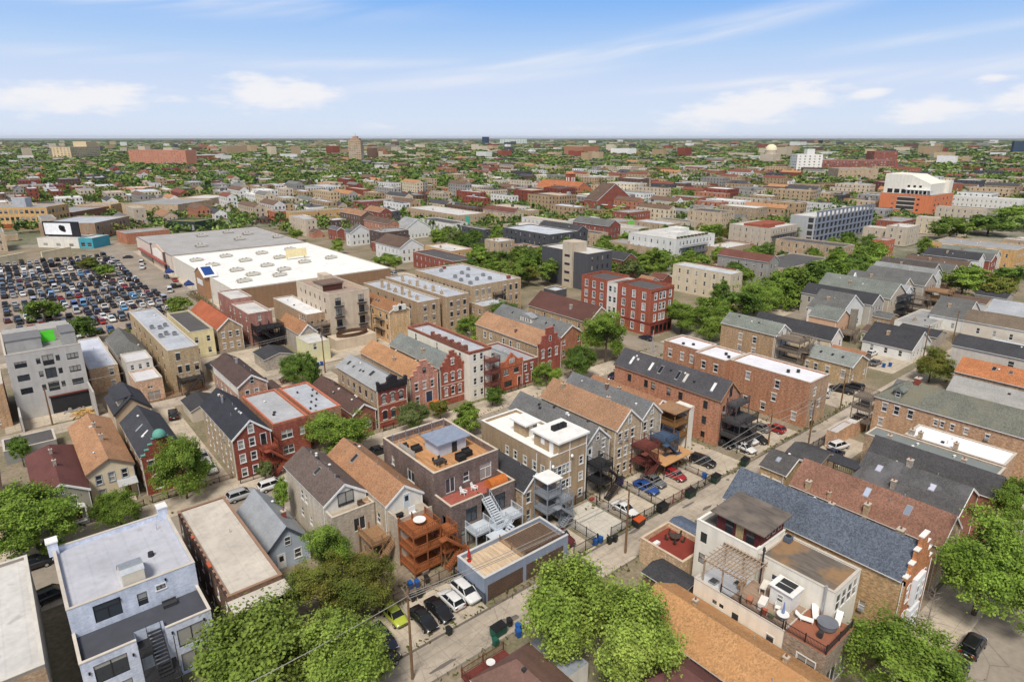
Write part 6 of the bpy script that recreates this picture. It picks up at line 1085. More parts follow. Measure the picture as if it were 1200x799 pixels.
house('yellow_building', 'pale yellow building with charcoal roof patch and grey roof edge, beside the tan walk-up', 36.2, 42.0, 174.5, 199, 7.2, mat('stucco', lin((232, 218, 170))), ('flat', TAR, .3), rear=grid(2, [[.25, .75]] * 2, z0=1.0, fh=3.1), side=grid(2, 3), cat='apartment building')
house('orange_gabled_house', 'tan brick house with bright rust-orange gable roof facing the alley', 43.2, 49.4, 175.2, 201, 6.6, brick(166, 142, 112), ('gable', 2.6, sh(190, 100, 58, amt=.6)), rear=[wrow(4.0, 1.4, .8, [.2, .5, .8], 'hung', 'lintel'), wrow(1.0, 1.4, .8, [.2, .5, .8], 'hung', 'lintel')], side=grid(2, 4)); 
PK = house('pink_brick_building', 'pinkish brick building with two-level white roof and black burnt-looking rear porches', 51.6, 58.0, 175.6, 190, 9.2, PINKB, ('flat', MEMB, .3), rear=grid(3, [[.45]] * 3, z0=1.0), side=grid(3, 3), cat='apartment building'); house('x', 'x', 51.6, 57.6, 190.05, 203, 10.6, PINKB, ('flat', MEMB, .3), side=grid(3, 2), parent=PK.root, pname='front_wing')
porch(PK, .4, 7.5, -5.0, -.2, [2.8, 5.6], mat('flat', lin((40, 38, 42))), stairx=1.0, posts=4)
house('tan_gabled_cottage', 'cottage with orange-tan gable roof between the black porches and balconies', 59.8, 64.5, 161, 176, 5.4, GREYB, ('gable', 2.3, sh(182, 128, 84)), rear=grid(1, [[.5]], z0=3.4, w=1.2, style='pair'), side=grid(1, 2, z0=3.0)); house('pale_yellow_garage', 'pale yellow two-storey garage with white roof and blue bins beside it', 58.6, 64.2, 152.5, 160.8, 5.0, mat('siding', lin((226, 222, 180))), ('flat', MEMB, .15), cat='garage', rear=grid(1, [[.3]], z0=3.2))
TB = house('tan_balcony_building', 'tan brick building with white patchy roof and grey timber rear balconies', 64.6, 70.6, 167.6, 193, 8.4, TAN, ('flat', mat('membrane', lin((226, 226, 226)), amt=.8), .25), rear=grid(2, [[.25, .75]] * 2, z0=1.8), side=grid(3, [[.06, .12, .2]] * 3, z0=.9, fh=2.7), cat='apartment building', vents=3); porch(TB, .2, 5.8, -3.0, -.2, [2.8, 5.6], WOODG, stair=False, posts=3)
BT = house('beige_tower', 'tall beige rendered apartment building with two columns of black balconies', 70.0, 82.0, 163.6, 187, 14.0, BEIGE, ('flat', mat('membrane', lin((170, 150, 136))), .9), side=grid(4, 6, z0=1.6, fh=3.2, w=.7, h=1.3), rear=[wrow(z_, 2.2, 1.7, [.2, .78], 'slider', None) for z_ in (1.2, 4.4, 7.6, 10.6)], sash=DARK, cat='apartment building')
for zz in (4.3, 7.5, 10.5):
    for xx in (2.4, 9.36):
        b = MB(); b.box(xx - 1.3, xx + 1.3, -1.2, -.02, zz - .15, zz); b.beam((xx - 1.3, -1.2, zz + 1), (xx + 1.3, -1.2, zz + 1), .05, .05)
        for k in range(11): b.box(xx - 1.3 + k * .26 - .015, xx - 1.3 + k * .26 + .015, -1.2, -1.17, zz, zz + 1)
        part(BT, 'balcony', b, IRON)
b = MB(); b.box(1.5, 8, 8, 14, 13.2, 15.2); b.box(5, 7.5, 14.02, 19, 13.2, 16.5); ph = part(BT, 'penthouse', b, BEIGE); b = MB(); b.box(1.2, 8.3, 7.6, 14, 15.202, 15.4); b.obj('penthouse_roof', mat('flat', lin((120, 100, 88))), ph); b = MB(); b.box(1.7, 7.6, 7.94, 7.99, 13.3, 14.9); b.obj('dark_opening', mat('flat', lin((84, 52, 42))), ph)
b = MB(); b.prism([(-2, -6.6, 0), (10, -6.6, 0), (10, -1.0, 0), (-2, -1.0, 0)], (0, 0, 2.9)); part(BT, 'podium', b, BEIGE); b = MB()
for k in range(14): t0, t1 = k / 14 * 2 * math.pi, (k + 1) / 14 * 2 * math.pi; b.beam((4 + 4.6 * math.cos(t0), -3.9 + 2.3 * math.sin(t0), 3.4), (4 + 4.6 * math.cos(t1), -3.9 + 2.3 * math.sin(t1), 3.4), .08, 1.0)
part(BT, 'terrace_fence', b, WOODB)
YG = house('yellow_brick_gable_building', 'yellow-tan brick building with brown gable roof, white dormer end and black balconies', 82.4, 88.6, 153.0, 171, 9.3, brick(198, 158, 108), ('gable', 1.9, sh(166, 116, 74)), side=grid(3, [[.1, .3, .55, .75]] * 3, z0=.9, fh=2.9, w=.8), wall_rear=brick(196, 162, 116), sash=DARK, cat='apartment building', lights=[(1.6, 9, .9, .7), (1.6, 10.4, .9, .7)])
b = MB(); b.box(1.2, 5.0, -.4, .3, 9.32, 10.8); part(YG, 'white_dormer', b, WHITEB); put('window', window_mesh(.9, 1.1, DARK, 'hung'), YG.root, (3.1, -.52, 9.5))
for zz in (3.2, 6.1):
    b = MB(); b.box(-1.0, -.02, 3, 8, zz - .12, zz); b.beam((-1, 3, zz + 1), (-1, 8, zz + 1), .05, .05)
    for k in range(14): b.box(-1.02, -.99, 3 + k * .38, 3.03 + k * .38, zz, zz + 1)
    part(YG, 'balcony', b, IRON)
TC1 = house('tan_courtyard_building', 'tan brick courtyard building with white roof crowded with chimneys, left wing', 93.0, 100.4, 155.2, 189, 9.8, TAN, ('flat', SILVER, .3), rear=grid(3, [[.3, .7]] * 3, trim='lintel'), side=grid(3, 6), sash=DARK, cat='apartment building', chim=[(2, 4 + i * 4.2, .7, .7, 1.2 + (i % 3) * .7, BUFF) for i in range(6)], vents=4)
TC2 = house('tan_courtyard_building', 'tan brick courtyard building with white roof crowded with chimneys, right wing', 101.6, 109.6, 153.4, 190, 10.4, TAN, ('flat', SILVER, .3), rear=grid(3, [[.2, .5, .8]] * 3, trim='lintel', z0=1.2), side=grid(3, 7), sash=DARK, cat='apartment building', chim=[(1.5, 5 + i * 4.6, .7, .7, 1.0 + (i % 2) * .8, BUFF) for i in range(6)], vents=4)
TBG = house('tan_apartment_block', 'big tan brick apartment block with a blue-white roof and rows of arched windows', 112.6, 132.4, 156, 189, 11.6, brick(180, 154, 118, (164, 140, 108)), ('flat', SILVER, .4), rear=grid(3, [[.1, .22, .34, .66, .78, .9]] * 3, z0=1.4, fh=3.4, h=1.9, trim='lintel'), side=grid(3, 14, z0=1.4, fh=3.4, h=1.8, m=.04), sash=DARK, cat='apartment building', chim=[(17, 3, 1.1, .9, 1.2, REDB), (10, 30, .9, .9, 1.0, REDB)])
for i, (xx, yy) in enumerate(sorted(((115 + (i * 5.3) % 14, 160 + (i * 3.7) % 24) for i in range(10)), key=lambda t: t[1])): ac_unit(xx, yy, 11.22, "dark roof fan on the big tan block's blue-white roof, %s from the near edge" % ordn[i], 1.0, GREY, 'dark fans on the big tan roof')
for i in range(0):
    xx, yy = 115 + (i * 5.3) % 14, 160 + (i * 3.7) % 24; ac_unit(xx, yy, 11.22, 'dark roof fan on the blue-white roof of the big tan apartment block', 1.0, GREY, 'dark fans on the big tan roof')
porch(TBG, 8.2, 12.0, -1.5, -.1, [4.2, 7.6], IRON, stair=False, name='fire_escape')
# ================================================================== the store and its street
SW = mat('stucco', lin((222, 214, 200)), amt=.5)
ST = house('big_store', 'huge flat-roofed store with bright white roof, rows of roof units and beige walls', 59.0, 117, 214.5, 294, 8.0, SW, ('flat', mat('membrane', lin((236, 236, 232)), amt=.45), .25), wall_rear=mat('stucco', lin((150, 120, 94))), cat='store')
SG = house('grey_roofed_store', 'long low store with arched front and grey roof, behind the white store roof', 58.4, 117, 294.4, 364, 8.2, mat('stucco', lin((222, 206, 192))), ('flat', mat('membrane', lin((172, 170, 168)), amt=.7), .25), cat='store', cop=mat('flat', lin((90, 84, 80))))
b = MB(); b.prism([(-.5, 10, 0), (-.5, 10, 8.6), (-.5, 22, 10.4), (-.5, 34, 8.6), (-.5, 34, 0)], (.45, 0, 0), 0); fr = part(SG, 'arched_front', b, mat('flat', lin((214, 190, 170)))); b = MB(); b.prism([(-.6, 13, 4.5), (-.6, 13, 7.6), (-.6, 22, 8.8), (-.6, 31, 7.6), (-.6, 31, 4.5)], (.09, 0, 0)); b.obj('sign_panel', mat('flat', lin((240, 236, 228))), fr)
b = MB(); b.box(-1.8, -.6, 6, 60, 3.6, 4.2); b.box(-.3, -.03, 4, 62, .4, 3.4, 1); part(SG, 'shop_canopy', b, [mat('flat', lin((150, 84, 74))), DGLASS])
b = MB(); b.box(-.6, -.05, 9, 11, 0, 8.4); b.box(-.6, -.05, 33, 35, 0, 9.4); part(SG, 'dark_pier', b, mat('flat', lin((96, 86, 80))))
EN = thing('store_entrance', 'gabled store entrance pavilion with a blue roof panel and white sign', 'entrance', (57.2, 240, 0))
b = MB(); b.box(0, 1.75, 0, 12, 0, 8.1); b.prism([(0, 0, 8.1), (0, 6, 10.6), (0, 12, 8.1)], (1.75, 0, 0)); b.obj('wall', mat('stucco', lin((168, 128, 96))), EN); b = MB(); b.prism([(-.25, -.6, 8.0), (4.5, -.6, 8.2), (4.5, 6, 10.9), (-.25, 6, 10.9)], (0, 0, .25)); b.prism([(-.25, 12.6, 8.0), (-.25, 6, 10.9), (4.5, 6, 10.9), (4.5, 12.6, 8.2)], (0, 0, .25)); rf = b.obj('roof', WHITE_TRIM, EN); b = MB(); b.prism([(.5, .3, 8.72), (3.8, .3, 8.72), (3.8, 5.2, 10.85), (.5, 5.2, 10.85)], (0, 0, .1)); b.obj('blue_panel', mat('flat', lin((38, 72, 138)), rough=.4), rf); b = MB(); b.box(-.1, -.01, 2.5, 9.5, 4.6, 6.6); b.obj('sign', WHITE_TRIM, EN)
for i, (yy, lb) in enumerate(((256, 'blue tent canopy just left of the gabled store entrance'), (286, 'blue tent canopy at the far corner of the white store'))):
    t = thing('canopy_tent', lb, 'tent', (55.6, yy, 0)); b = MB()
    for k in range(4): a0, a1 = k * math.pi / 2 + .785, (k + 1) * math.pi / 2 + .785; b.poly([(2.1 * math.cos(a0), 2.1 * math.sin(a0), 3.4), (2.1 * math.cos(a1), 2.1 * math.sin(a1), 3.4), (0, 0, 4.9)]); b.poly([(2.1 * math.cos(a0), 2.1 * math.sin(a0), 2.9), (2.1 * math.cos(a1), 2.1 * math.sin(a1), 2.9), (2.1 * math.cos(a1), 2.1 * math.sin(a1), 3.4), (2.1 * math.cos(a0), 2.1 * math.sin(a0), 3.4)])
    b.obj('tent_roof', mat('flat', lin((44, 62, 116))), t); b = MB()
    for sx in (-1.4, 1.4):
        for sy in (-1.4, 1.4): b.tube((sx, sy, 0), (sx, sy, 3), .05, .05, 6)
    b.obj('tent_posts', LGREY, t)
RTU = mat('flat', lin((204, 198, 186)), rough=.6); _rtu = None
def rtu(x, y, z, label, s=1.0, group=None):
    global _rtu
    if _rtu is None:
        b = MB(); b.box(-2.2, 2.2, -1.1, 1.1, .25, 1.5); b.box(2.21, 3.4, -.8, .8, .25, 1.1); b.prism([(-3.0, -.8, 1.5), (-2.21, -.8, 1.5), (-2.21, .8, .5), (-3.0, .8, .5)], (0, 0, .1)); c = MB(); c.tube((-1.0, 0, 1.5), (-1.0, 0, 1.66), .42, .42, 12); c.tube((.8, 0, 1.5), (.8, 0, 1.66), .42, .42, 12); d = MB(); d.box(-2.1, 2.1, -.9, .9, 0, .25)
        _rtu = (b.mesh('casing', [RTU]), c.mesh('fan', [DARK]), d.mesh('roof_curb', [DARK]))
    r = thing('rooftop_unit', label, 'rooftop unit', (x, y, z), R(8), group); r.scale = (s, s, s)
    for n, m in zip(('casing', 'fan', 'roof_curb'), _rtu): put(n, m, r)
rows_ = [(225, [66, 79]), (234, [72, 84]), (246, [70, 82, 96, 108]), (262, [66, 79, 92]), (277, [64, 76, 90, 103])]
for i, (yy, xs) in enumerate(rows_):
    for j, xx in enumerate(xs): rtu(xx, yy + (j % 2) * 2, 7.76, 'tan roof unit on the white store roof, %s from left in %s row' % (ordn[j], ordn[i]), .85, 'units on the white store roof')
for j, (xx, yy) in enumerate(((75, 312), (84, 345), (98, 350), (104, 338), (112, 318), (95, 322))): rtu(xx, yy, 7.96, 'roof unit on the grey store roof, %s from its left end' % ordn[j], .9, 'units on the grey store roof')
b = MB(); b.box(0, 8.5, 0, .6, 1.0, 4.2); b.box(.4, .7, .7, 1.6, 0, 1.0); b.box(7.8, 8.1, .7, 1.6, 0, 1.0); tag_obj(b, 'screen_wall', mat('flat', lin((232, 216, 168))), 'pale yellow screen box standing on the white store roof', 'screen', (93, 256, 7.76))

b = MB(); g_ = random.Random(4)
for k in range(900): x, y, z = g_.uniform(-2, 1.6), g_.uniform(0, 26), abs(g_.gauss(0, .5)); b.poly([(x + g_.uniform(-.3, .3), y + g_.uniform(-.3, .3), z + g_.uniform(0, .4)) for _ in range(4)])
tag(b.obj('garden_plants', mat('leaf', lin((96, 116, 60)), lin((150, 120, 80))), None, (55.2, 226, .1)), 'plants and pots displayed outside the white store entrance', None, None, 'stuff')
# ================================================================== further blocks, measured one by one
WM = dict(WH=mat('siding', lin((226, 226, 222))), WB=mat('stucco', lin((222, 220, 214)), amt=.6), DKB_=brick(92, 76, 70), RB_=brick(150, 82, 64), YB=brick(204, 162, 100, (190, 148, 92)), CH_=mat('stucco', lin((84, 84, 88)), amt=.5), TN_=brick(182, 156, 124), OB_=brick(186, 100, 66), BE_=mat('stucco', lin((198, 184, 164))), BL_=mat('stucco', lin((132, 148, 172))), CRM=mat('siding', lin((214, 204, 184))), GRY=mat('siding', lin((180, 174, 164))), PE=mat('siding', lin((214, 176, 146))))
def autowin(w, d, h, flat, seed, trim='sill', big=False):
    r_ = random.Random(seed); fl = max(1, int((h - .6) / 2.9)); fh = (h - .4) / fl; nr = max(1, int(w / 2.7)); ns = max(1, int(d / 3.6)); hh = min(1.6, fh - 1.1)
    return grid(fl, nr, .85, fh, hh, .95, trim=None, m=.5 / nr + .06), grid(fl, ns, .85, fh, hh, .85, trim=None, m=.5 / ns + .04)
def mid(A0, A1, B0, B1, h, name, label, wall, kind, roof, cat=None):
    r_, s_ = autowin(A1 - A0, B1 - B0, h, kind == 'f', hash_(label)); sd = random.Random(hash_(label))
    if 'windowless' in label: s_ = []
    rf = ('flat', roof, .35) if kind == 'f' else ('gable', (A1 - A0) * .3, roof)
    H = house(name, label, A0, A1, B0, B1, h, WM[wall], rf, rear=r_, side=s_, cat=cat or name.replace('_', ' '), vents=sd.randint(1, 4), detail=(kind == 'g'), chim=[((A1 - A0) * .25, (B1 - B0) * .6, .7, .7, 1.0, TAN)] if sd.random() < .5 else (), sash=DARK if wall in ('CH_', 'DKB_') else None)
    return H
MIDS = {}
mid(149.7, 162.3, 316.1, 321.1, 7, 'frame_house','white frame house with grey gable roof beyond the store, beside the dark brown block','WH','g',SH_GREY)
mid(155.6, 170.8, 291.5, 305.5, 9.5, 'apartment_block','dark brown flat-roofed modern block beyond the white store','DKB_','f',MEMBG)
mid(151.8, 159.9, 287.8, 296.8, 4.6, 'brick_building','tiny red brick building at the foot of the dark brown block','RB_','f',MEMBG)
mid(145.6, 158.1, 257.3, 280.2, 7, 'frame_house','bright white frame house with two brown gables beside the yellow-tan corner block','WH','g',SH_BROWN)
mid(158.7, 170.5, 235.1, 256.3, 7, 'brick_building','yellow-tan two-storey corner building with white roof and wavy parapet','YB','f',MEMB)
mid(201.6, 205.6, 267.2, 287.7, 9.5, 'apartment_block','charcoal grey flat-roofed block behind the tan five-storey block','CH_','f',MEMBG)
mid(169.6, 178.5, 214.9, 224.6, 12.5, 'apartment_block','tan brick five-storey block with white roof beside the orange row','TN_','f',MEMB)
mid(233.1, 254.5, 335.4, 398.9, 8.5, 'apartment_block','tan block with a tall green glass window strip','TN_','f',MEMB)
mid(184.5, 201.0, 318.4, 332.4, 6, 'frame_house','pale frame house with light grey roof behind the bright white double gables','WH','g',SH_LT)
mid(229.4, 257.3, 460.5, 474.5, 8, 'brick_building','long red-orange brick building above the grove of trees beyond the store','RB_','f',MEMBG)
mid(171.3, 184.6, 163.6, 188.9, 14, 'apartment_tower','windowless charcoal and cream apartment tower behind the brown-roofed brick building','CH_','f',MEMB)
mid(270.0, 290.1, 268.5, 274.9, 9, 'apartment_block','cream three-storey flat-roofed block with dark windows, beyond the windowless tower','WB','f',MEMB)
mid(285.5, 305.8, 254.1, 268.1, 7.5, 'brick_building','tan brick building with a bright green patch on its end','TN_','f',MEMBG)
mid(228.4, 257.1, 166.7, 193.1, 13.5, 'apartment_block','white apartment block with black balconies and a planted roof terrace','WB','f',MEMB)
mid(225.7, 235.5, 177.1, 202.4, 9, 'brick_building','tan brick building with iron back porches in front of the white balcony block','TN_','f',MEMBG)
mid(227.7, 245.0, 264.7, 284.3, 8.5, 'apartment_block','pale tan three-storey block beyond the orange row','TN_','f',MEMB)
mid(288.1, 297.1, 331.3, 340.0, 8, 'brick_building','pinkish tan box building left of the church grove','TN_','f',MEMB)
mid(185.7, 194.1, 215.4, 227.4, 8, 'brick_building','bright orange-red brick row building left of the windowless tower','OB_','f',MEMBG)
mid(368.3, 407.9, 344.0, 358.0, 9, 'brick_building','red-orange brick building with a small gable beyond the church','RB_','g',SH_BROWN)
mid(330.1, 352.2, 280.0, 294.0, 8, 'brick_building','red brick row building beyond the green-patched building','RB_','f',MEMBG)
mid(251.5, 271.7, 157.2, 167.2, 8.5, 'brick_building','tan brick flat-roofed block with two rows of white windows','TN_','f',MEMB)
mid(295.6, 321.5, 161.0, 183.7, 13, 'apartment_block','long beige four-storey apartment block with red roof decks and dark balconies','BE_','f',MEMB)
mid(305.8, 312.0, 145.5, 159.5, 6, 'frame_house','white stucco house with red-brown roof beside the parking garage','WH','g',SH_RED)
mid(240.9, 277.4, 122.8, 140.0, 6, 'brick_building','wide cream walled hall with brown roof behind the street trees','BE_','f',TAR)
mid(206.8, 215.2, 126.3, 143.3, 6.5, 'brick_building','hall with a broad rust-brown gable roof behind the red corner block','RB_','g',SH_RED)
mid(393.2, 411.5, 261.5, 275.5, 7, 'apartment_block','blue-grey flat-roofed block beyond the tan window-row block','BL_','f',MEMBG)
mid(458.4, 472.4, 316.0, 342.6, 8, 'brick_building','dark red brick row with pale bays','RB_','f',MEMBG)
mid(450.7, 454.8, 249.7, 259.6, 8, 'apartment_block','tan block with a white end wall and dark opening','TN_','f',MEMB)
mid(469.7, 488.6, 305.9, 319.9, 6, 'apartment_block','small white flat-roofed block among trees','WB','f',MEMB)
mid(639.0, 655.0, 141.2, 192.0, 8, 'row_house','long white two-storey row building with black windows, right of the orange school','WB','f',MEMB)
mid(343.9, 365.9, 73.8, 107.1, 8.5, 'apartment_block','yellow-tan courtyard block with white bay windows and pale roof rim','YB','f',MEMBG)
mid(300.0, 308.0, 80.4, 101.0, 5.5, 'long_house','long house with black gable roof below the yellow-tan courtyard block','CRM','g',SH_DK)
mid(266.2, 277.5, 80.8, 99.9, 7, 'long_house','long house with dark brown gable roof and white eaves','GRY','g',sh(92,84,80))
mid(244.8, 256.2, 75.6, 95.7, 6.8, 'long_house','long house with pale grey gable roof beside the dark brown roof','GRY','g',SH_GREY)
mid(229.6, 235.2, 75.8, 93.7, 6.8, 'long_house','long house with whitish grey roof and white front parapet','WH','g',SH_LT)
mid(215.3, 228.1, 75.2, 98.3, 7, 'long_house','beige house with grey-green roof and black iron rear stairs','BE_','g',SH_GREEN)
mid(189.1, 203.6, 78.1, 88.1, 6.2, 'long_house','low house with slate roof and white gable beside the tall concrete chimney','WH','g',SH_GREY)
mid(180.5, 188.9, 75.4, 83.5, 6, 'long_house','peach-sided house with green-grey roof','PE','g',SH_GREEN)
mid(375.2, 392.2, 128.6, 139.2, 10, 'apartment_block','cream and brick three-storey block with white bays','BE_','f',MEMB)
mid(378.3, 387.3, 138.0, 152.0, 8, 'apartment_block','cream block with a stepped front beside the white-bayed block','BE_','f',MEMB)
mid(426.0, 453.2, 150.4, 164.2, 7, 'brick_building','low dark red brick building beyond the cream blocks','RB_','f',MEMBG)
mid(326.9, 336.6, 120.0, 126.3, 9, 'brick_building','narrow tan and red brick flat building left of the street trees','OB_','f',MEMBG)
mid(528.7, 532.7, 142.0, 165.3, 6, 'brick_building','building with a large grey-brown hip roof in front of the white row','GRY','g',SH_BROWN)
mid(217.6, 232.5, 55.2, 64.2, 4, 'garage','grey-roofed white garage beside the hedge','WH','g',SH_GREY)
mid(205.5, 226.7, 60.4, 69.4, 3, 'garage','low garage with a flat grey roof among back yards','WH','f',MEMBG)
mid(177.9, 190.9, 54.9, 66.9, 3, 'garage','white-sided garage with black roof beside the alley pole','WH','g',SH_DK)
mid(156.5, 191.4, 413.4, 423.4, 9, 'apartment_block','long orange-tan three-storey building beyond the grey store roof','YB','f',MEMBG)
mid(156.0, 165.5, 443.0, 456.1, 7, 'brick_building','row of orange brick buildings right behind the grey store','OB_','f',MEMBG)
mid(156.9, 161.5, 393.9, 405.9, 8, 'apartment_block','white and brick block with dark balconies behind the grey store','WB','f',MEMB)
mid(166.3, 175.3, 373.5, 385.5, 7, 'brick_building','dark purple-brown brick building with pale roof boxes','DKB_','f',MEMB)
mid(152.3, 156.7, 337.5, 349.5, 6, 'brick_building','small red brick house with pointed gable beside the store street','RB_','g',SH_GREY)

for t_ in (MIDS,): pass
def find(txt): return next(o for o in SC.objects if o.parent is None and txt in o.get('label', ''))
# extra features of the measured ones
o = find('windowless charcoal'); b = MB(); b.box(-.9, -.01, 7.4, 12.6, 0, 17.5); b.box(.1, 6, 6.5, 13.5, 13.7, 17.45); b.obj('cream_stair_tower', WM['BE_'], o); b = MB()
for k in range(4): b.box(-.95, -.905, 8.6, 11.4, 2.2 + k * 3.2, 3.1 + k * 3.2)
b.obj('slot_window', DARK, o)
o = find('white apartment block with black'); 
for zz in (3.2, 6.3, 9.4):
    b = MB(); b.box(3, 22, -1.4, -.02, zz - .15, zz); b.beam((3, -1.4, zz + 1), (22, -1.4, zz + 1), .06, .06)
    for k in range(50): b.box(3 + k * .388 - .02, 3 + k * .388 + .02, -1.42, -1.38, zz, zz + 1)
    b.obj('balcony', IRON, o)
b = MB(); b.box(14, 20, 8, 15, 13.2, 16.2); b.box(6, 12, 4, 9, 13.2, 15.4); b.obj('roof_hut', WM['WB'], o); b = MB()
for k in range(9): b.taper(3 + k * 2.6, 1.2, 13.2, 14.2, .8, .8, 1.2, 1.2)
b.obj('roof_planting', mat('soil', lin((96, 92, 66))), o)
o = find('long beige four-storey'); b = MB(); b.box(2, 24, 6, 16, 12.7, 13.9); b.box(3, 9, 3, 6, 12.7, 14.6); b.obj('red_roof_deck', mat('flat', lin((150, 84, 64))), o)
for zz in (3.0, 6.1, 9.2):
    b = MB(); b.box(1, 25, -1.3, -.02, zz - .15, zz)
    for k in range(60): b.box(1 + k * .4, 1.04 + k * .4, -1.3, -1.26, zz, zz + 1)
    b.beam((1, -1.3, zz + 1), (25, -1.3, zz + 1), .06, .06); b.obj('balcony', IRON, o)
o = find('bright green patch'); b = MB(); b.box(14, 20.2, -.08, -.02, 4.4, 7.4); b.obj('green_sheathing', mat('flat', lin((126, 222, 90)), rough=.7), o)
o = find('tall green glass window'); b = MB(); b.box(5, 8.5, -.1, -.02, 1.2, 7.6); b.obj('glass_strip', mat('glass', lin((70, 150, 130)), amt=0), o)
o = find('yellow-tan courtyard'); 
for yy in (7, 24):
    b = MB(); b.box(-1.0, -.02, yy, yy + 4.2, .4, 8.0); bw = b.obj('white_bay', WM['WH'], o)
    for zz in (1.2, 3.7, 6.0):
        for k in (1.2, 3.0): put('window', window_mesh(.9, 1.3, WHITE_TRIM, 'hung'), bw, (-1.12, yy + k, zz), R(-90))
o = find('low house with slate roof'); b = MB(); b.box(0, 1.3, 0, 1.6, 0, 8.5); tag_obj(b, 'concrete_chimney', mat('concrete', lin((190, 184, 172))), 'tall pale concrete chimney beside the low slate-roofed house', 'chimney', (187.4, 73.4, 0))
o = find('beige house with grey-green'); b = MB()
for k in range(3):
    b.box(5, 12, -3, -.1, 2.2 + k * 2.3, 2.3 + k * 2.3)
    for j in range(20): b.box(5 + j * .36, 5.04 + j * .36, -3, -2.96, 2.3 + k * 2.3, 3.3 + k * 2.3)
for xx in (5, 8.5, 12): b.box(xx - .06, xx + .06, -3, -2.88, 0, 7.6)
b.obj('iron_stairs', IRON, o)
o = find('whitish grey roof'); b = MB(); b.prism([(0, 17.5, 6), (5.6, 17.5, 6), (2.8, 17.5, 10.2)], (0, .4, 0)); b.obj('front_parapet', WHITE_TRIM, o)
# --- the orange institutional building
SCH = mat('stucco', lin((212, 128, 88)), amt=.5)
OS = house('orange_school', 'big orange brick school with recessed loggia and a cream stepped top', 549, 592, 175, 212, 14.2, SCH, ('flat', MEMBG, .4), rear=grid(3, [[.12, .3, .5, .7, .88]] * 3, z0=2.0, fh=4.0, h=1.8, w=2.4, style='slider', trim=None), side=grid(3, [[.26, .74]] * 3, z0=2.0, fh=4.0, h=1.5, w=1.6, style='slider', trim=None), sash=DARK, cat='school')
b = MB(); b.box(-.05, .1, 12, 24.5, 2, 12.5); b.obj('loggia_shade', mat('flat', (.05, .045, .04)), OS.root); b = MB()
for k in range(4): b.box(-.3, -.06, 11.8, 24.7, 2.2 + k * 3.1, 3.0 + k * 3.1)
b.obj('loggia_rail', mat('flat', lin((190, 180, 170))), OS.root)
CRT = mat('stucco', lin((232, 227, 214)), amt=.4)
b = MB(); b.prism([(3, 4, 13.9), (3, 4, 22), (3, 18, 28), (3, 36.5, 28.5), (3, 36.5, 13.9)], (30, 0, 0)); b.box(33.02, 40, 1, 12, 13.9, 23.5); tp = b.obj('cream_top', CRT, OS.root); b = MB()
for k in range(3): b.box(2.9, 2.99, 10 + k * 4, 11.8 + k * 4, 19, 20.6)
for k in range(6): b.box(2.9, 2.99, 5 + k * 5, 8.6 + k * 5, 14.4, 17.4)
b.obj('dark_window', DGLASS, tp); b = MB()
for k in range(7): b.box(-.5, 3, 2 + k * 2.8, 2.25 + k * 2.8, 14.3, 17.4)
b.box(-.5, 0, 1.5, 20, 17.2, 17.6); b.box(-.5, 3, 1.5, 20, 17.62, 17.75); b.obj('white_pergola', WHITE_TRIM, tp)
FOOT += [(500, 600, 120, 215), (300, 430, 140, 166), (596, 640, 120, 196), (119, 138, 211, 420)]
# --- parking garage with a grey lattice
PG = house('parking_garage', 'grey multi-storey parking garage with open decks and an arched lattice front', 350, 424, 166, 180, 14.0, mat('stucco', lin((182, 182, 182)), amt=.5), ('flat', MEMB, .3), rear=(), side=(), cat='parking garage')
LAT = mat('flat', lin((128, 136, 150))); b = MB()
for k in range(15): b.box(1 + k * 5, 2.2 + k * 5, -.7, -.1, 0, 16.8)
for zz in (3, 6.5, 10, 16.2): b.box(0, 73, -.65, -.15, zz, zz + .8)
b.obj('lattice', LAT, PG.root); b = MB()
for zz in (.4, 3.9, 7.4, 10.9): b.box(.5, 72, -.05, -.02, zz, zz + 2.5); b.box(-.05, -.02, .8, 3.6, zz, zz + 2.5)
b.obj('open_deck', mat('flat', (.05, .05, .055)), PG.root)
# --- church
CHR = brick(190, 112, 70); CHH = house('church', 'brick church with broad orange roof and a square bell tower', 430, 452, 430, 486, 9, CHR, ('gable', 6.5, sh(194, 116, 66, amt=.5)), side=grid(1, 6, z0=2, h=4, w=1.6, trim=None), cat='church', detail=False)
house('x', 'x', 424, 430, 440, 462, 8.5, CHR, ('gable', 5, sh(194, 116, 66, amt=.5)), parent=CHH.root, pname='transept', along='x', detail=False)
b = MB(); b.box(23, 30, 30, 37, 0, 21); tw = b.obj('bell_tower', brick(150, 84, 60), CHH.root); b = MB()
for k in range(2): b.box(22.9, 22.99, 31.5 + k * 3, 32.9 + k * 3, 14, 18); b.box(24.5 + k * 3, 25.9 + k * 3, 29.9, 29.99, 14, 18); b.box(22.9, 22.99, 31.5 + k * 3, 32.9 + k * 3, 7, 10.5); b.box(24.5 + k * 3, 25.9 + k * 3, 29.9, 29.99, 7, 10.5)
b.obj('belfry_opening', WHITE_TRIM, tw); b = MB(); b.prism([(22.6, 29.6, 21), (30.4, 29.6, 21), (30.4, 37.4, 21), (22.6, 37.4, 21)], (0, 0, .6)); b.poly([(22.8, 29.8, 21.6), (30.2, 29.8, 21.6), (26.5, 33.5, 23.5)]); b.poly([(30.2, 29.8, 21.6), (30.2, 37.2, 21.6), (26.5, 33.5, 23.5)]); b.poly([(22.8, 37.2, 21.6), (22.8, 29.8, 21.6), (26.5, 33.5, 23.5)]); b.poly([(30.2, 37.2, 21.6), (22.8, 37.2, 21.6), (26.5, 33.5, 23.5)]); b.obj('tower_roof', CHR, tw)
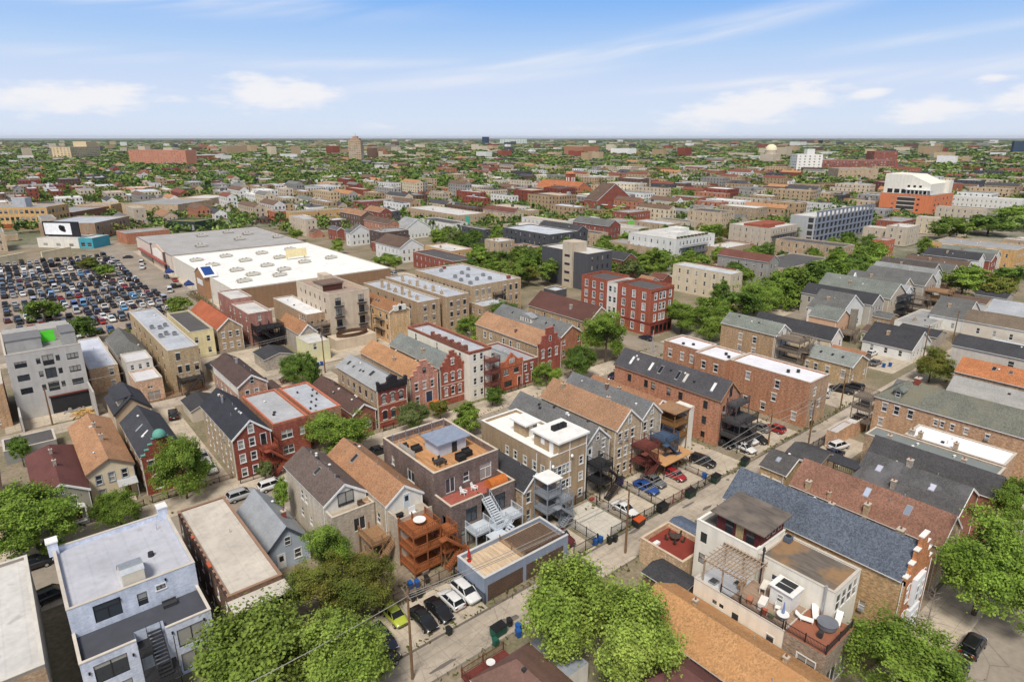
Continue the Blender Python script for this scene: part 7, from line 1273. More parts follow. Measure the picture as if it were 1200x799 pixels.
# --- buildings turned to the diagonal avenue at the far left
def lm(name, label, x, y, rz, w, d, h, wall, roof, rows=3, nr=6, ns=5, cat='building', ww=1.4, hh=1.7, sash=None, kind='flat', **k):
    H = house(name, label, x, x + w, y, y + d, h, wall, ('flat', roof, .4) if kind == 'flat' else ('gable', w * .28, roof), rear=grid(rows, nr, 1.0, (h - .6) / rows, hh, ww, trim=None, m=.5 / max(1, nr) + .02) if nr else [], side=grid(rows, ns, 1.0, (h - .6) / rows, hh, ww, trim=None, m=.5 / max(1, ns) + .02) if ns else [], cat=cat, detail=False, sash=sash, **k); H.root.rotation_euler.z = R(rz); ca, sa = math.cos(R(rz)), math.sin(R(rz)); FOOT.pop()
    for i in range(int(w / 7) + 1):
        for j in range(int(d / 7) + 1): u, v = min(w, i * 7), min(d, j * 7); px_, py_ = x + u * ca - v * sa, y + u * sa + v * ca; FOOT.append((px_ - 4, px_ + 4, py_ - 4, py_ + 4))
    return H
YL = lm('yellow_school', 'large yellow brick three-storey building with big dark windows beyond the car lot', 34, 500, 53, 22, 60, 13.6, WM['YB'], MEMBG, 3, 6, 18, cat='building', sash=DARK, ww=2.0, hh=2.2)
b = MB(); b.box(3, 9, 14, 22, 13.3, 19); b.obj('grey_roof_box', mat('stucco', lin((176, 180, 186))), YL.root); b = MB(); b.box(-.1, -.02, .5, 55, .5, 3.0); b.obj('shop_front', mat('flat', lin((150, 80, 50))), YL.root)
SB = lm('stone_building', 'old tan stone commercial building with corrugated pale roof behind the billboard', 50, 432, 50, 34, 32, 9.0, brick(158, 130, 104), SILVER, 2, 9, 4, sash=DARK, ww=1.3, hh=2.0)
BB = thing('billboard', 'dark-framed billboard with a white poster and black blot shapes, beyond the car lot', 'billboard', (25.5, 424.5, 0), R(-46.5)); b = MB(); b.box(0, 21, 0, .6, 4.2, 12.6); b.obj('frame', mat('flat', (.02, .02, .025)), BB); b = MB(); b.box(.8, 16.4, -.08, -.01, 5.8, 11.8); ps_ = b.obj('poster', mat('flat', (.82, .83, .85)), BB); b = MB()
for (px_, pz_, r_) in ((10.6, 9.6, 1.3), (11.9, 9.4, 1.2), (11.2, 8.3, .9), (12.3, 8.0, 1.0), (10.2, 8.6, .6)): b.tube((px_, -.12, pz_), (px_, -.085, pz_), r_, r_, 9)
b.obj('dark_blots', BLACK, ps_); b = MB()
for k in range(4): b.box(2 + k * 5.6, 2.4 + k * 5.6, .7, 1.1, 0, 12)
b.obj('posts', DARK, BB)
lm('shop', 'low white shop building under the billboard with two dark windows', 21.5, 418, -47.4, 24, 14, 5.0, WHITEB, MEMB, 1, 3, 0, cat='shop', ww=2.6, hh=1.4)
lm('shop', 'bright teal shop front beside the low white shop', 37.9, 400.5, -47.4, 8, 12, 5.4, mat('stucco', lin((70, 160, 178))), MEMB, 1, 2, 0, cat='shop', ww=2.6, hh=2.0)
lm('shop', 'orange-brown brick shop behind the grey store corner', 59.5, 398, 8, 22, 16, 6.0, brick(178, 116, 84), MEMBG, 1, 2, 0, cat='shop', ww=4.0, hh=1.6)
lm('shop', 'dark green shop with a planted roof terrace beyond the grey store', 90, 446, -59, 22, 16, 6.2, mat('stucco', lin((52, 66, 60))), mat('soil', lin((130, 130, 70))), 1, 7, 0, cat='shop', ww=1.6, hh=3.2)
lm('brick_building', 'tan brick block with blank side wall beyond the stone building', 130, 588, -53, 29, 30, 8.0, WM['TN_'], MEMB, 2, 4, 4)
lm('warehouse', 'big blank tan brick warehouse beyond the dark green shop', 82, 546, -50, 46, 40, 9.5, WM['TN_'], MEMBG, 1, 0, 0, cat='warehouse')
lm('pink_building', 'salmon pink two-storey building among trees beyond the yellow building', 112, 745, -42, 26, 20, 8, mat('stucco', lin((226, 150, 132))), MEMB, 2, 5, 4)
lm('brown_brick_shop', 'dark brown brick shop row next to the yellow building', 49, 521, 50, 40, 26, 7.5, brick(128, 88, 66), MEMBG, 1, 7, 0, cat='shop', ww=2.0, hh=1.8)
lm('yellow_brick_shop', 'yellow brick shop building at the end of the brown shop row', 76, 552, 50, 16, 24, 8.5, WM['YB'], MEMBG, 2, 3, 2, cat='shop', ww=2.2)
lm('apartment_tower', 'long orange-red apartment slab rising above the trees at upper left', 236, 1396, -64.5, 150, 22, 34, mat('brick', lin((196, 128, 98)), amt=.3), MEMBG, 9, 20, 4, cat='apartment tower', ww=2.2, hh=1.5)
o = find('long orange-red apartment slab'); b = MB(); b.box(22, 40, 5, 16, 33.7, 40); b.box(88, 112, 5, 16, 33.7, 38); b.obj('roof_box', WM['BE_'], o)
lm('hospital', 'long cream hospital slab with stepped top near the horizon at left', 196, 1860, 59, 150, 40, 34, mat('stucco', lin((222, 198, 158))), MEMBG, 8, 20, 5, cat='hospital', ww=3.6, hh=2.0)
o = find('long cream hospital'); b = MB(); b.box(92, 148, 4, 34, 33.7, 46); b.obj('stepped_top', mat('stucco', lin((222, 198, 158))), o)
lm('art_deco_tower', 'slim tan tower with a crown, highest point near the horizon', 655, 1300, 49.5, 26, 26, 50, WM['TN_'], MEMBG, 11, 5, 5, cat='tower', ww=3.0, hh=1.8)
o = find('slim tan tower'); b = MB(); b.box(4, 22, 4, 22, 49.6, 54); b.box(8, 18, 8, 18, 54.01, 58); b.tube((13, 13, 58), (13, 13, 66), .5, .2, 6); b.obj('crown_block', brick(176, 140, 116), o)
lm('white_hospital', 'white hospital block with small square windows beside red buildings at upper right', 1008, 520, -39.5, 40, 26, 30, mat('stucco', lin((236, 232, 224)), amt=.3), MEMB, 7, 5, 4, cat='hospital', ww=2.6, hh=1.8)
o = find('white hospital block'); b = MB(); b.box(18, 30, 8, 20, 29.7, 38); b.obj('roof_box', WM['WB'], o)
lm('red_hospital_wing', 'long dark red brick building right of the white hospital block', 1040, 500, -43, 120, 26, 21, WM['RB_'], MEMBG, 5, 24, 4, cat='building', ww=2.4, hh=1.8)
lm('red_brick_tower', 'dark red brick twin-topped building behind the long red one', 1240, 500, -43, 40, 30, 32, WM['RB_'], MEMBG, 7, 6, 4, cat='building', ww=2.4)
t = thing('dome_church', 'pale domed church behind the white hospital block', 'church', (1230, 690, 0)); b = MB(); b.box(-14, 14, -14, 14, 0, 24); b.tube((0, 0, 24), (0, 0, 31), 11, 11, 18); b.obj('wall', WM['BE_'], t); b = MB()
for k in range(6): a0, a1 = math.pi / 2 * k / 6, math.pi / 2 * (k + 1) / 6; b.tube((0, 0, 31 + 12 * math.sin(a0)), (0, 0, 31 + 12 * math.sin(a1)), 11.5 * math.cos(a0), max(.1, 11.5 * math.cos(a1)), 18, cap=False)
b.obj('dome', mat('flat', lin((232, 220, 186))), t, smooth=True)
lm('old_brick_block', 'tan brick block between the red hospital and the orange school', 800, 360, -43, 46, 30, 20, WM['TN_'], MEMBG, 4, 8, 5)
lm('red_brick_block', 'low dark red brick block behind the orange school', 690, 262, -45, 70, 30, 13, WM['RB_'], MEMBG, 3, 12, 4)
lm('office_tower', 'dark blue office tower with white base at the horizon', 3640, 4740, 50, 70, 60, 62, mat('stucco', lin((40, 54, 84))), MEMBG, 1, 0, 0, cat='tower')
lm('white_apartment_slab', 'pale green-white apartment slabs at the horizon', 3440, 4330, -40, 220, 40, 44, mat('stucco', lin((206, 218, 210))), MEMB, 8, 16, 0, cat='apartment tower', ww=6, hh=3)
lm('dark_office_block', 'dark blue-grey glass office blocks near the horizon at far right', 2640, 640, -70, 190, 60, 44, mat('stucco', lin((62, 78, 98))), MEMBG, 1, 0, 0, cat='office')
for i, (a0, b0, ww_, cc) in enumerate(((1.6, 362.6, 15, 'left'), (19.5, 367.5, 16, 'right'))):
    b = MB(); b.box(0, ww_, 0, .5, 0, 4.2); b.box(-.1, ww_ + .1, -.1, .6, 4.2, 4.4); tag_obj(b, 'boundary_wall', mat('stucco', lin((236, 220, 180)), amt=.4), '%s of two cream walls along the far edge of the car lot' % cc, 'wall', (a0, b0, 0), R(38))

for i, (x, w_, d_, wl, rf) in enumerate(((204.3, 8.6, 22, 'GRY', SH_DK), (236, 8.2, 19, 'BE_', SH_GREY), (257, 8.4, 21, 'WH', sh(150, 152, 150)), (278.3, 8.2, 20, 'TN_', SH_GREY), (287.4, 8, 22, 'GRY', SH_BROWN), (309, 8, 20, 'WH', SH_DK), (318, 8, 22, 'RB_', SH_GREY), (327, 8, 21, 'CRM', SH_GREEN))):
    mid(x, x + w_, 98 - d_, 98, 6.6 + (i % 3) * .5, 'long_house', '%s gabled house in the row by the tree-lined street, %s from near end' % (('dark-roofed grey', 'grey-roofed beige', 'pale-roofed white', 'grey-roofed tan', 'brown-roofed grey', 'dark-roofed white', 'grey-roofed red', 'green-roofed cream')[i], ordn[i]), wl, 'g', rf)
def late_porch(txt, *a, **k): H_ = House(); H_.root = find(txt); H_.off = (0, 0, 0); porch(H_, *a, **k)
late_porch('whitish grey roof', .4, 5.0, -5.5, -.2, [2.6, 5.2], WOODG, posts=3, stairx=2); late_porch('long house with pale grey gable roof', 1, 8, -7, -.2, [2.6, 5.2], WOODN, posts=4, stairx=2); late_porch('dark brown gable roof and white eaves', 1, 8, -5, -.2, [2.6, 5.0], WOODG, posts=4, stairx=2); late_porch('peach-sided', 1, 6, -4, -.2, [2.6], WOODG, posts=3, stairx=2); late_porch('iron back porches', .6, 8, -3.5, -.2, [2.8, 5.7], IRON, posts=4, stairx=2)
# ================================================================== trees measured one by one
TREES = [
(-2.4, 101.5, 10.0, 6.5, 5.0, 'mid', 'hi', "broad bright green street tree hiding the maroon-roofed cottage's front"),
(7.7, 100.6, 6.5, 3.39, 3.05, 'mid', 'hi', 'small round tree in front of the cream house'),
(17.1, 102.3, 12.0, 4.1, 5.8, 'mid', 'hi', 'tall dense tree beside the green-domed brick house'),
(-1.0, 98.7, 2.5, 1.65, 1.15, 'mid', 'mid', 'low bush under the broad tree by the grey cottage'),
(42.0, 100.1, 9.0, 6.09, 4.32, 'mid', 'hi', 'wide green tree in front of the flat-roofed brick houses'),
(28.5, 99.2, 4.5, 1.41, 1.70, 'pale', 'mid', 'thin young tree in front of the red brick gabled house'),
(26.7, 85.5, 8.0, 1.50, 2.41, 'mid', 'mid', 'narrow tree squeezed beside the beige brick house'),
(25.0, 65.6, 10.2, 3.4, 4.0, 'mid', 'hi', 'bright green tree at the rear stairs of the beige brick house'),
(22.1, 61.9, 9.2, 3.9, 3.6, 'olive', 'hi', "olive tree beside the siding cottage's back yard"),
(26.3, 59.9, 8.8, 3.9, 3.5, 'olive', 'hi', 'olive-brown tree next to the lime green car'),
(13.4, 55.6, 11.0, 6.5, 5.0, 'light', 'hi', 'huge light green tree along the bottom left edge'),
(18.6, 49.7, 10.0, 4.8, 3.9, 'light', 'hi', 'light green tree beside the huge one, reaching the alley'),
(40.9, 39.8, 12.0, 5.31, 5.31, 'light', 'hi', 'big feathery green tree by the alley, left of the orange roof'),
(42.9, 33.3, 12.0, 4.76, 4.76, 'light', 'hi', 'big feathery green tree right behind the alley one, over the maroon roof'),
(63.5, 14.7, 9.0, 6.02, 4.32, 'mid', 'hi', 'large round tree at the bottom right in front of the brown deck'),
(83.6, 13.7, 13.0, 6.23, 6.24, 'mid', 'hi', 'largest tree at the right edge, above the parked black car'),
(102.9, 15.0, 11.0, 3.52, 3.87, 'mid', 'hi', 'dark green tree at the right edge beyond the largest one'),
(100.4, 138.6, 8.0, 6.18, 3.84, 'mid', 'hi', 'round tree left of two behind the red stepped houses'),
(116.7, 146.4, 9.0, 5.68, 4.32, 'dark', 'hi', 'darker tree right of two beside the tan apartment block'),
(117.3, 104.5, 13.0, 6.50, 6.24, 'mid', 'hi', 'tallest tree in front of the grey dormered house'),
(102.1, 98.8, 9.0, 4.39, 3.73, 'dark', 'hi', 'dark tree left below the tallest one'),
(93.1, 100.4, 6.5, 3.50, 3.12, 'mid', 'hi', 'small street tree before the red stepped long house'),
(77.7, 100.8, 4.5, 2.56, 2.05, 'dark', 'mid', 'dark shrub at the foot of the white apartment building'),
(66.0, 93.6, 6.0, 3.32, 2.49, 'mid', 'mid', "round tree behind the dark brick building's front"),
(57.3, 99.5, 6.5, 3.62, 2.53, 'pale', 'hi', 'pale flowering tree in front of the black-corniced house'),
(65.1, 102.1, 5.0, 2.09, 2.09, 'olive', 'mid', 'thin yellow-green shrub by the ivy-clad stepped house'),
(49.6, 137.5, 9.0, 4.2, 4.0, 'dark', 'hi', 'dark broad conifer beside the second alley'),
(50.6, 131.6, 10.0, 2.2, 4.4, 'dark', 'mid', 'slim pointed conifer beside the second alley'),
(154.0, 108.1, 10.0, 6.01, 4.80, 'mid', 'hi', 'dark green street tree right of the red corner building'),
(153.9, 98.7, 10.0, 6.03, 4.80, 'mid', 'hi', 'bright street tree behind the white-roofed orange brick block'),
(190.1, 106.0, 12.0, 8.32, 5.76, 'mid', 'hi', 'largest street tree in the row beyond the corner'),
(191.1, 119.4, 9.0, 3.50, 4.20, 'dark', 'mid', 'narrow dark tree by the red gabled front'),
(215.4, 106.6, 12.0, 7.76, 5.76, 'mid', 'mid', 'street tree right of the largest in the row'),
(248.3, 108.6, 12.0, 8.50, 5.76, 'mid', 'mid', 'street tree in the middle of the row beyond the corner'),
(285.5, 113.3, 12.0, 7.23, 5.76, 'mid', 'mid', 'street tree near the far end of the row'),
(210.1, 102.0, 7.0, 4.65, 2.79, 'olive', 'mid', 'low olive tree beneath the street tree row'),
(32.4, 325.7, 6.0, 4.40, 2.88, 'olive', 'mid', 'olive tree between parked cars in the crowded lot'),
(36.2, 308.1, 6.0, 4.23, 2.88, 'mid', 'mid', 'bright tree between parked cars in the crowded lot'),
(9.9, 240.6, 8.0, 5.82, 3.78, 'mid', 'mid', "bright tree behind the concrete building's left half"),
(16.0, 208.1, 8.0, 4.75, 3.32, 'dark', 'mid', "dark tree behind the concrete building's right corner"),
(44.8, 222.7, 6.0, 4.68, 2.57, 'light', 'mid', 'yellow-green tree at the end of the store street'),
(24.5, 200.7, 5.0, 2.85, 1.71, 'olive', 'mid', 'olive bush beside the cars behind the tan walk-up'),
(-2.2, 132.0, 6.0, 2.08, 2.08, 'dark', 'mid', 'dark bush beside the low dark garage'),
(165.9, 46.4, 8.0, 4.40, 3.84, 'olive', 'hi', 'brownish olive tree beside the mossy roof'),
(269.1, 70.8, 11.0, 7.98, 5.28, 'mid', 'mid', 'dense tree left of two below the yellow-tan courtyard block'),
(272.0, 62.4, 10.0, 7.23, 4.80, 'olive', 'mid', 'bare olive tree in the middle below the courtyard block'),
(290.0, 62.0, 11.0, 5.67, 5.10, 'dark', 'mid', 'dark tree at right below the courtyard block'),
(345.6, 109.2, 10.0, 5.69, 4.80, 'mid', 'mid', "tree left of the courtyard block's corner"),
(421.4, 122.4, 12.0, 11.53, 5.76, 'mid', 'mid', 'large tree beyond the courtyard block'),
(459.9, 114.6, 13.0, 14.10, 6.24, 'dark', 'mid', 'dark wide tree at the big street on the right'),
(536.0, 121.5, 13.0, 12.58, 6.24, 'mid', 'mid', 'bright tree at the far end of the big right-hand street'),
(166.7, 193.0, 10.0, 5.50, 4.68, 'mid', 'mid', 'round tree left of the windowless tower'),
(204.7, 168.3, 9.0, 7.02, 4.32, 'mid', 'mid', 'yellow-green tree right of the windowless tower'),
(137.5, 257.5, 6.0, 5.77, 2.88, 'mid', 'mid', 'spreading tree at the corner of the white store'),
(189.3, 289.3, 9.0, 5.94, 4.32, 'mid', 'mid', 'round tree left of the charcoal block'),
(166.2, 224.0, 6.0, 4.50, 2.25, 'mid', 'mid', 'low tree before the tan five-storey block'),
(183.6, 67.7, 4.0, 1.89, 1.51, 'mid', 'low', 'small ivy bush by the timber stairs'),
(163, 105, 11, 5.5, 4.4, 'mid', 'mid', "street tree in the row beyond the corner, second from the red corner building"),
(177, 104, 11, 6.5, 5.2, 'dark', 'mid', "street tree in the row beyond the corner, third from the red corner building"),
(203, 105, 12, 7.5, 6, 'mid', 'mid', "street tree in the row beyond the corner, fourth from the red corner building"),
(229, 104, 12, 7.5, 6, 'dark', 'mid', "street tree in the row beyond the corner, fifth from the red corner building"),
(239, 109, 11, 6.5, 5.2, 'mid', 'mid', "street tree in the row beyond the corner, sixth from the red corner building"),
(262, 106, 12, 8, 6.4, 'dark', 'mid', "street tree in the row beyond the corner, seventh from the red corner building"),
(274, 103, 12, 7.5, 6, 'mid', 'mid', "street tree in the row beyond the corner, eighth from the red corner building"),
(119.2, 226, 7, 3.4, 2.72, 'mid', 'mid', "kerb tree on the street right of the white store, first from the near end"),
(133.5, 240, 8, 3.8, 3.04, 'light', 'mid', "kerb tree on the street right of the white store, second from the near end"),
(119.3, 275, 7.5, 3.6, 2.88, 'mid', 'mid', "kerb tree on the street right of the white store, third from the near end"),
(134, 297, 8, 4, 3.2, 'light', 'mid', "kerb tree on the street right of the white store, fourth from the near end"),
(119.4, 322, 7, 3.5, 2.8, 'mid', 'mid', "kerb tree on the street right of the white store, fifth from the near end"),
(134, 350, 8, 4.2, 3.36, 'light', 'mid', "kerb tree on the street right of the white store, last from the near end"),

]
for i, (x, y, h, r, rv, k, q, lb) in enumerate(TREES):
    tree(x, y, h, r * 1.0, lb, k, q, i % 4, rzs=rv, name='bush' if 'bush' in lb or 'shrub' in lb else 'tree', cat='bush' if 'bush' in lb or 'shrub' in lb else 'tree')
    FOOT.append((x - 2, x + 2, y - 2, y + 2))
t = thing('bare_tree', 'leafless young tree on the grass by the street at lower right', 'tree', (75.2, 16.2, 0)); b = MB(); b.tube((0, 0, 0), (.3, 0, 6.5), .1, .02, 6)
for k in range(26):
    z = 1.6 + k * .18; a = k * 2.4; l = 1.9 - k * .045; b.tube((.3 * z / 6.5, 0, z), (l * math.cos(a), l * math.sin(a), z + .8), .03, .008, 4); b.tube((.5 * l * math.cos(a), .5 * l * math.sin(a), z + .4), (l * .9 * math.cos(a + .5), l * .9 * math.sin(a + .5), z + .5), .014, .006, 4)
b.obj('trunk', mat('wood', lin((150, 140, 130))), t)
# ================================================================== parked cars near by
E_ = R(90); D_ = R(-90)
for a in [('sedan', 31.6, 54.9, D_, 'black', 'black sedan parked nearest the utility pole in the alley yard'), ('sedan', 33.9, 55.0, D_, 'black', 'black sedan parked beside the white hatchback in the alley yard'),
          ('hatchback', 36.1, 55.6, E_, 'white', 'white hatchback parked tail-out between black sedan and white crossover'), ('suv', 38.2, 55.5, D_, 'white', 'white crossover with sunroof parked against the blue-grey garage'),
          ('hatchback', 29.3, 57.6, D_, 'lime', 'bright lime green small car under the olive tree'), ('suv', 26.3, 55.0, D_, 'navy', 'dark blue car half under the olive tree beside the lime car'), ('suv', 24.3, 51.8, R(15), 'black', 'black car jutting into the alley at the bottom'),
          ('pickup', 55.4, 56.6, D_, 'maroon', 'old dark red pickup parked right of the garage'), ('sedan', 68.2, 55.4, D_, 'white', 'white sports sedan alone behind the iron fence'), ('sedan', 75.8, 57.4, D_, 'blue', 'bright blue sedan behind the reddish fence'),
          ('sedan', 78.4, 58.0, D_, 'grey', 'grey sedan next to the bright blue one'), ('hatchback', 82.7, 56.9, D_, 'red', 'red minivan under the tan carport edge'), ('suv', 90.4, 56.7, R(-80), 'black', 'black SUV in the yard right of the carport'),
          ('sedan', 101.0, 55.0, R(-95), 'white', 'white sedan nearest the alley in front of the orange brick porches'), ('suv', 104.2, 56.6, R(-95), 'white', 'white hatchback behind the white sedan by the dark porches'), ('sedan', 106.2, 55.6, R(-95), 'black', 'black sedan in the orange brick yard beside the white hatchback'), ('sedan', 99.6, 58.6, R(-95), 'black', 'black sedan tucked under the dark porches'),
          ('hatchback', 112.9, 55.7, E_, 'red', 'small red car in the weedy yard below the orange brick wall'), ('sedan', 111.0, 58.0, E_, 'grey', 'dark grey car beside the small red one'), ('suv', 115.0, 44.2, R(-12), 'white', 'white SUV under the tan garage beside the covered car'), ('sedan', 111.4, 43.4, R(-12), 'navy', 'car under a dark blue cover beside the white SUV'),
          ('suv', 24.0, 97.0, 0, 'silver', 'silver SUV parked on the street by the red brick house'), ('suv', 28.9, 97.0, 0, 'white', 'white SUV parked ahead of the silver one'), ('sedan', 48.2, 96.9, 0, 'black', 'black sedan parked on the street behind the dark brick building'), ('suv', -3.3, 96.9, 0, 'black', 'black SUV on the street seen left of the pale blue building'),
          ('suv', -2.1, 88.0, R(8), 'black', 'black car in the gap left of the pale blue building'), ('suv', 77.0, 12.0, 0, 'black', 'black SUV parked under the largest tree at the bottom right'), ('sedan', 71.6, 12.0, 0, 'black', 'black sedan mostly hidden behind the bottom right tree'), ('sedan', 134.2, 96.2, 0, 'grey', 'grey sedan driving past the red corner building'), ('sedan', 140.6, 110.4, E_, 'navy', 'dark sedan by the kerb at the red corner building'),
          ('hatchback', 22.6, 109.5, D_, 'white', 'white car in the driveway left of the red brick house'), ('sedan', 22.8, 114.8, D_, 'silver', 'silver sedan deeper in the driveway beside the red brick house'), ('suv', 138.8, 58.0, R(20), 'white', 'white SUV turning by the large orange brick block'), ('suv', 147.2, 55.6, R(100), 'black', 'black SUV left of two below the tan coach house wall'), ('pickup', 143.6, 56.6, R(100), 'black', 'black pickup right of two below the tan coach house wall'),
          ('sedan', 139.0, 49.6, R(200), 'black', 'black sedan at the alley bend beside the timber porches'), ('sedan', 175.8, 63.4, 0, 'white', 'white sedan left of two on the roof-like deck by the black shed'), ('sedan', 181.4, 63.6, 0, 'white', 'white sedan right of two by the black shed'), ('sedan', 168.8, 59.6, 0, 'grey', 'grey car half under the deck near the blue bins'), ('sedan', 111.2, 95.4, 0, 'navy', 'dark sedan on the street below the tallest tree'),
          ('suv', 23.2, 138.0, R(80), 'black', 'black SUV in the yard behind the green-domed house'), ('sedan', 49.5, 143, 0, 'black', 'black car in the second alley beside the conifers'), ('sedan', 43.2, 147, 0, 'black', 'dark car beside the brown-roofed house in the second alley'), ('sedan', 64.5, 141.5, 0, 'navy', 'dark car at the foot of the second alley pole'), ('pickup', -18, 151, R(30), 'black', 'dark truck at the left edge by the tan brick house')]:
    car(a[0], a[1], a[2], a[3], CC[a[4]], a[5])
# --- the crowded lot, row by row
lot = random.Random(5); kinds = ['sedan', 'sedan', 'suv', 'suv', 'hatchback', 'pickup', 'van']; cols = ['black'] * 7 + ['navy'] * 3 + ['grey'] * 4 + ['white'] * 5 + ['silver'] * 4 + ['red', 'maroon', 'blue', 'tan', 'skyblue'] + ['black'] * 4
NLOT = 0; LOTREST = []
CNAME = dict(black='black', navy='navy blue', grey='dark grey', white='white', silver='silver', red='red', maroon='dark maroon', blue='blue', tan='tan', skyblue='sky blue', orange='orange')
for ri, yy in enumerate([217] + [229 + 15.0 * (i // 2) + 5.2 * (i % 2) for i in range(19)]):
    x = -2.5 - (yy - 213) * -.02; k = 0
    lim = 43 if ri else 30; stuffed = ri > 14
    while x < lim:
        x += lot.uniform(2.45, 2.8)
        if lot.random() < (.05 if ri not in (3, 8) else .25): continue
        if any(abs(x - tx) < 2.2 and abs(yy - ty) < 2.5 for tx, ty in ((32.4, 325.7), (36.2, 308.1), (9.9, 240.6), (44.8, 222.7))): continue
        kd = lot.choice(kinds); cn = lot.choice(cols); k += 1
        if stuffed: LOTREST.append((kd, x, yy + lot.uniform(-.4, .4), R(90 + lot.choice((0, 180)) + lot.uniform(-4, 4)), CC[cn])); continue
        if k > len(ordn): break
        car(kd, x, yy + lot.uniform(-.5, .5), R(90 + lot.choice((0, 180)) + lot.uniform(-4, 4)), CC[cn], '%s %s, %s from left in the %s row of the crowded car lot' % (CNAME[cn], kd, ordn[k - 1], ordn[ri]), group='cars in the crowded lot', simple=True); NLOT += 1
V_, F_, C_ = [], [], []
for kd, x, y, a, c in LOTREST:      # the far rows of the lot, beyond the three hundred nearest cars
    me = car_meshes(kd)['one']; ca, sa = math.cos(a), math.sin(a); i0 = len(V_); V_ += [(v.co.x * ca - v.co.y * sa + x, v.co.x * sa + v.co.y * ca + y, v.co.z) for v in me.vertices]
    for p in me.polygons: F_.append([i0 + k for k in p.vertices]); C_.append((*(c, (.012, .015, .018), (.012, .012, .013), (.75, .76, .78), (.35, .01, .01))[p.material_index], 1))
me = bpy.data.meshes.new('far_cars'); me.from_pydata(V_, [], F_); me.materials.append(mat('attr', rough=.35)); at = me.attributes.new('Col', 'FLOAT_COLOR', 'FACE'); at.data.foreach_set('color', [v for c in C_ for v in c]); tag(put('far_cars', me), 'the rest of the parked cars in the far rows of the crowded lot', None, None, 'stuff')
for i, yy in enumerate((222, 236, 251, 262, 280, 301, 318)): car(('sedan', 'suv', 'hatchback')[i % 3], 129.8 if i % 2 else 122.2, yy, R(90), CC[('black', 'silver', 'white', 'navy', 'grey', 'white', 'black')[i]], '%s car at the kerb of the street right of the white store' % ordn[i], simple=True)
for a in [('van', 50.0, 262.0, R(80), 'white', 'white box van at the edge of the crowded lot by the store street'), ('pickup', 53.0, 268.0, R(190), 'black', 'black pickup leaving the crowded lot next to the box van'), ('sedan', 55.0, 290, R(265), 'black', 'black sedan driving on the store street ahead of the red one'), ('sedan', 56.2, 281, R(265), 'red', 'red sedan driving on the store street'), ('pickup', 51.5, 318, R(75), 'white', 'white pickup in front of the grey store'), ('van', 53.5, 330, R(75), 'white', 'white van beyond the white pickup at the grey store'),
          ('sedan', 51.5, 352, R(150), 'black', 'dark sedan at the far junction of the store street'), ('sedan', 53.8, 228, R(90), 'white', 'white sedan at the near end of the store street'), ('van', 45.5, 236, R(120), 'white', 'white and green van by the lot exit'), ('suv', 45.8, 245, R(95), 'grey', 'grey SUV by the lot exit behind the van')]: car(a[0], a[1], a[2], a[3], CC[a[4]], a[5], simple=True)
# ================================================================== bins, fences, poles, wires
BIN = dict(black=(.02, .022, .025), blue=(.02, .10, .34), green=(.015, .10, .07), dkg=(.02, .05, .035))
for x, y, c, lb in [(32.9, 51.4, 'black', 'black wheelie bin standing at the alley edge below the black sedans'), (36.0, 46.6, 'green', 'green wheelie bin beside the long dumpster in the alley'), (38.9, 46.0, 'blue', 'blue bin right of the dumpster, front one of two'), (39.5, 46.7, 'blue', 'blue bin right of the dumpster, back one of two'), (39.2, 48.0, 'black', 'black bin behind the dumpster in the alley'), (32.6, 59.0, 'black', 'left black bin at the fence below the orange porches'), (33.6, 59.0, 'black', 'right black bin at the fence below the orange porches'),
                    (33.6, 61.2, 'blue', 'blue bin left of two under the orange porch'), (34.4, 60.9, 'blue', 'blue bin right of two under the orange porch'), (35.8, 60.8, 'black', 'dark bin under the orange porch beside the blue ones'), (58.6, 52.5, 'blue', 'dark blue bin at the gate of the white concrete pad'), (59.5, 52.4, 'blue', 'second dark blue bin at the gate of the white concrete pad'), (60.3, 51.4, 'black', 'black bin standing in the alley at the white pad gate'), (61.3, 51.2, 'black', 'black bin right of the white pad gate post'),
                    (86.4, 53.6, 'blue', 'blue bin beside the round dark bin near the carport'), (58.0, 148.6, 'blue', 'left blue bin beside the pale yellow garage'), (59.0, 148.6, 'blue', 'middle blue bin beside the pale yellow garage'), (60.0, 148.6, 'blue', 'right blue bin beside the pale yellow garage'), (27.6, 143.4, 'blue', 'blue bin left of two behind the tan walk-up'), (29.8, 143.6, 'blue', 'blue bin right of two behind the tan walk-up'), (168.4, 57.4, 'blue', 'left blue bin in the alley by the back yards at right'), (170.2, 56.6, 'blue', 'right blue bin in the alley by the back yards at right'), (109.8, 46.2, 'black', 'black bin beside the covered car fence'), (121.0, 52.4, 'black', 'black bin at the corner of the orange brick block')]:
    bin_(x, y, BIN[c], lb, R(rnd.uniform(-20, 20)))
dumpster(37.3, 47.7, BIN['green'], 'long green dumpster with black lids in the alley', R(2)); dumpster(67.0, 51.6, (.03, .03, .03), 'small dumpster with an orange-red lid at the alley fence', R(5), (.55, .09, .02)); dumpster(72.8, 51.8, BIN['black'], 'black dumpster in front of the iron fence by the alley', R(0)); dumpster(79.7, 51.6, BIN['dkg'], 'dark green dumpster below the reddish fence', R(0)); dumpster(86.9, 51.7, BIN['dkg'], 'dark green dumpster beside the blue bin by the carport', R(10)); dumpster(95.9, 51.8, BIN['dkg'], 'dark green dumpster at the corner of the orange brick yard', R(10))
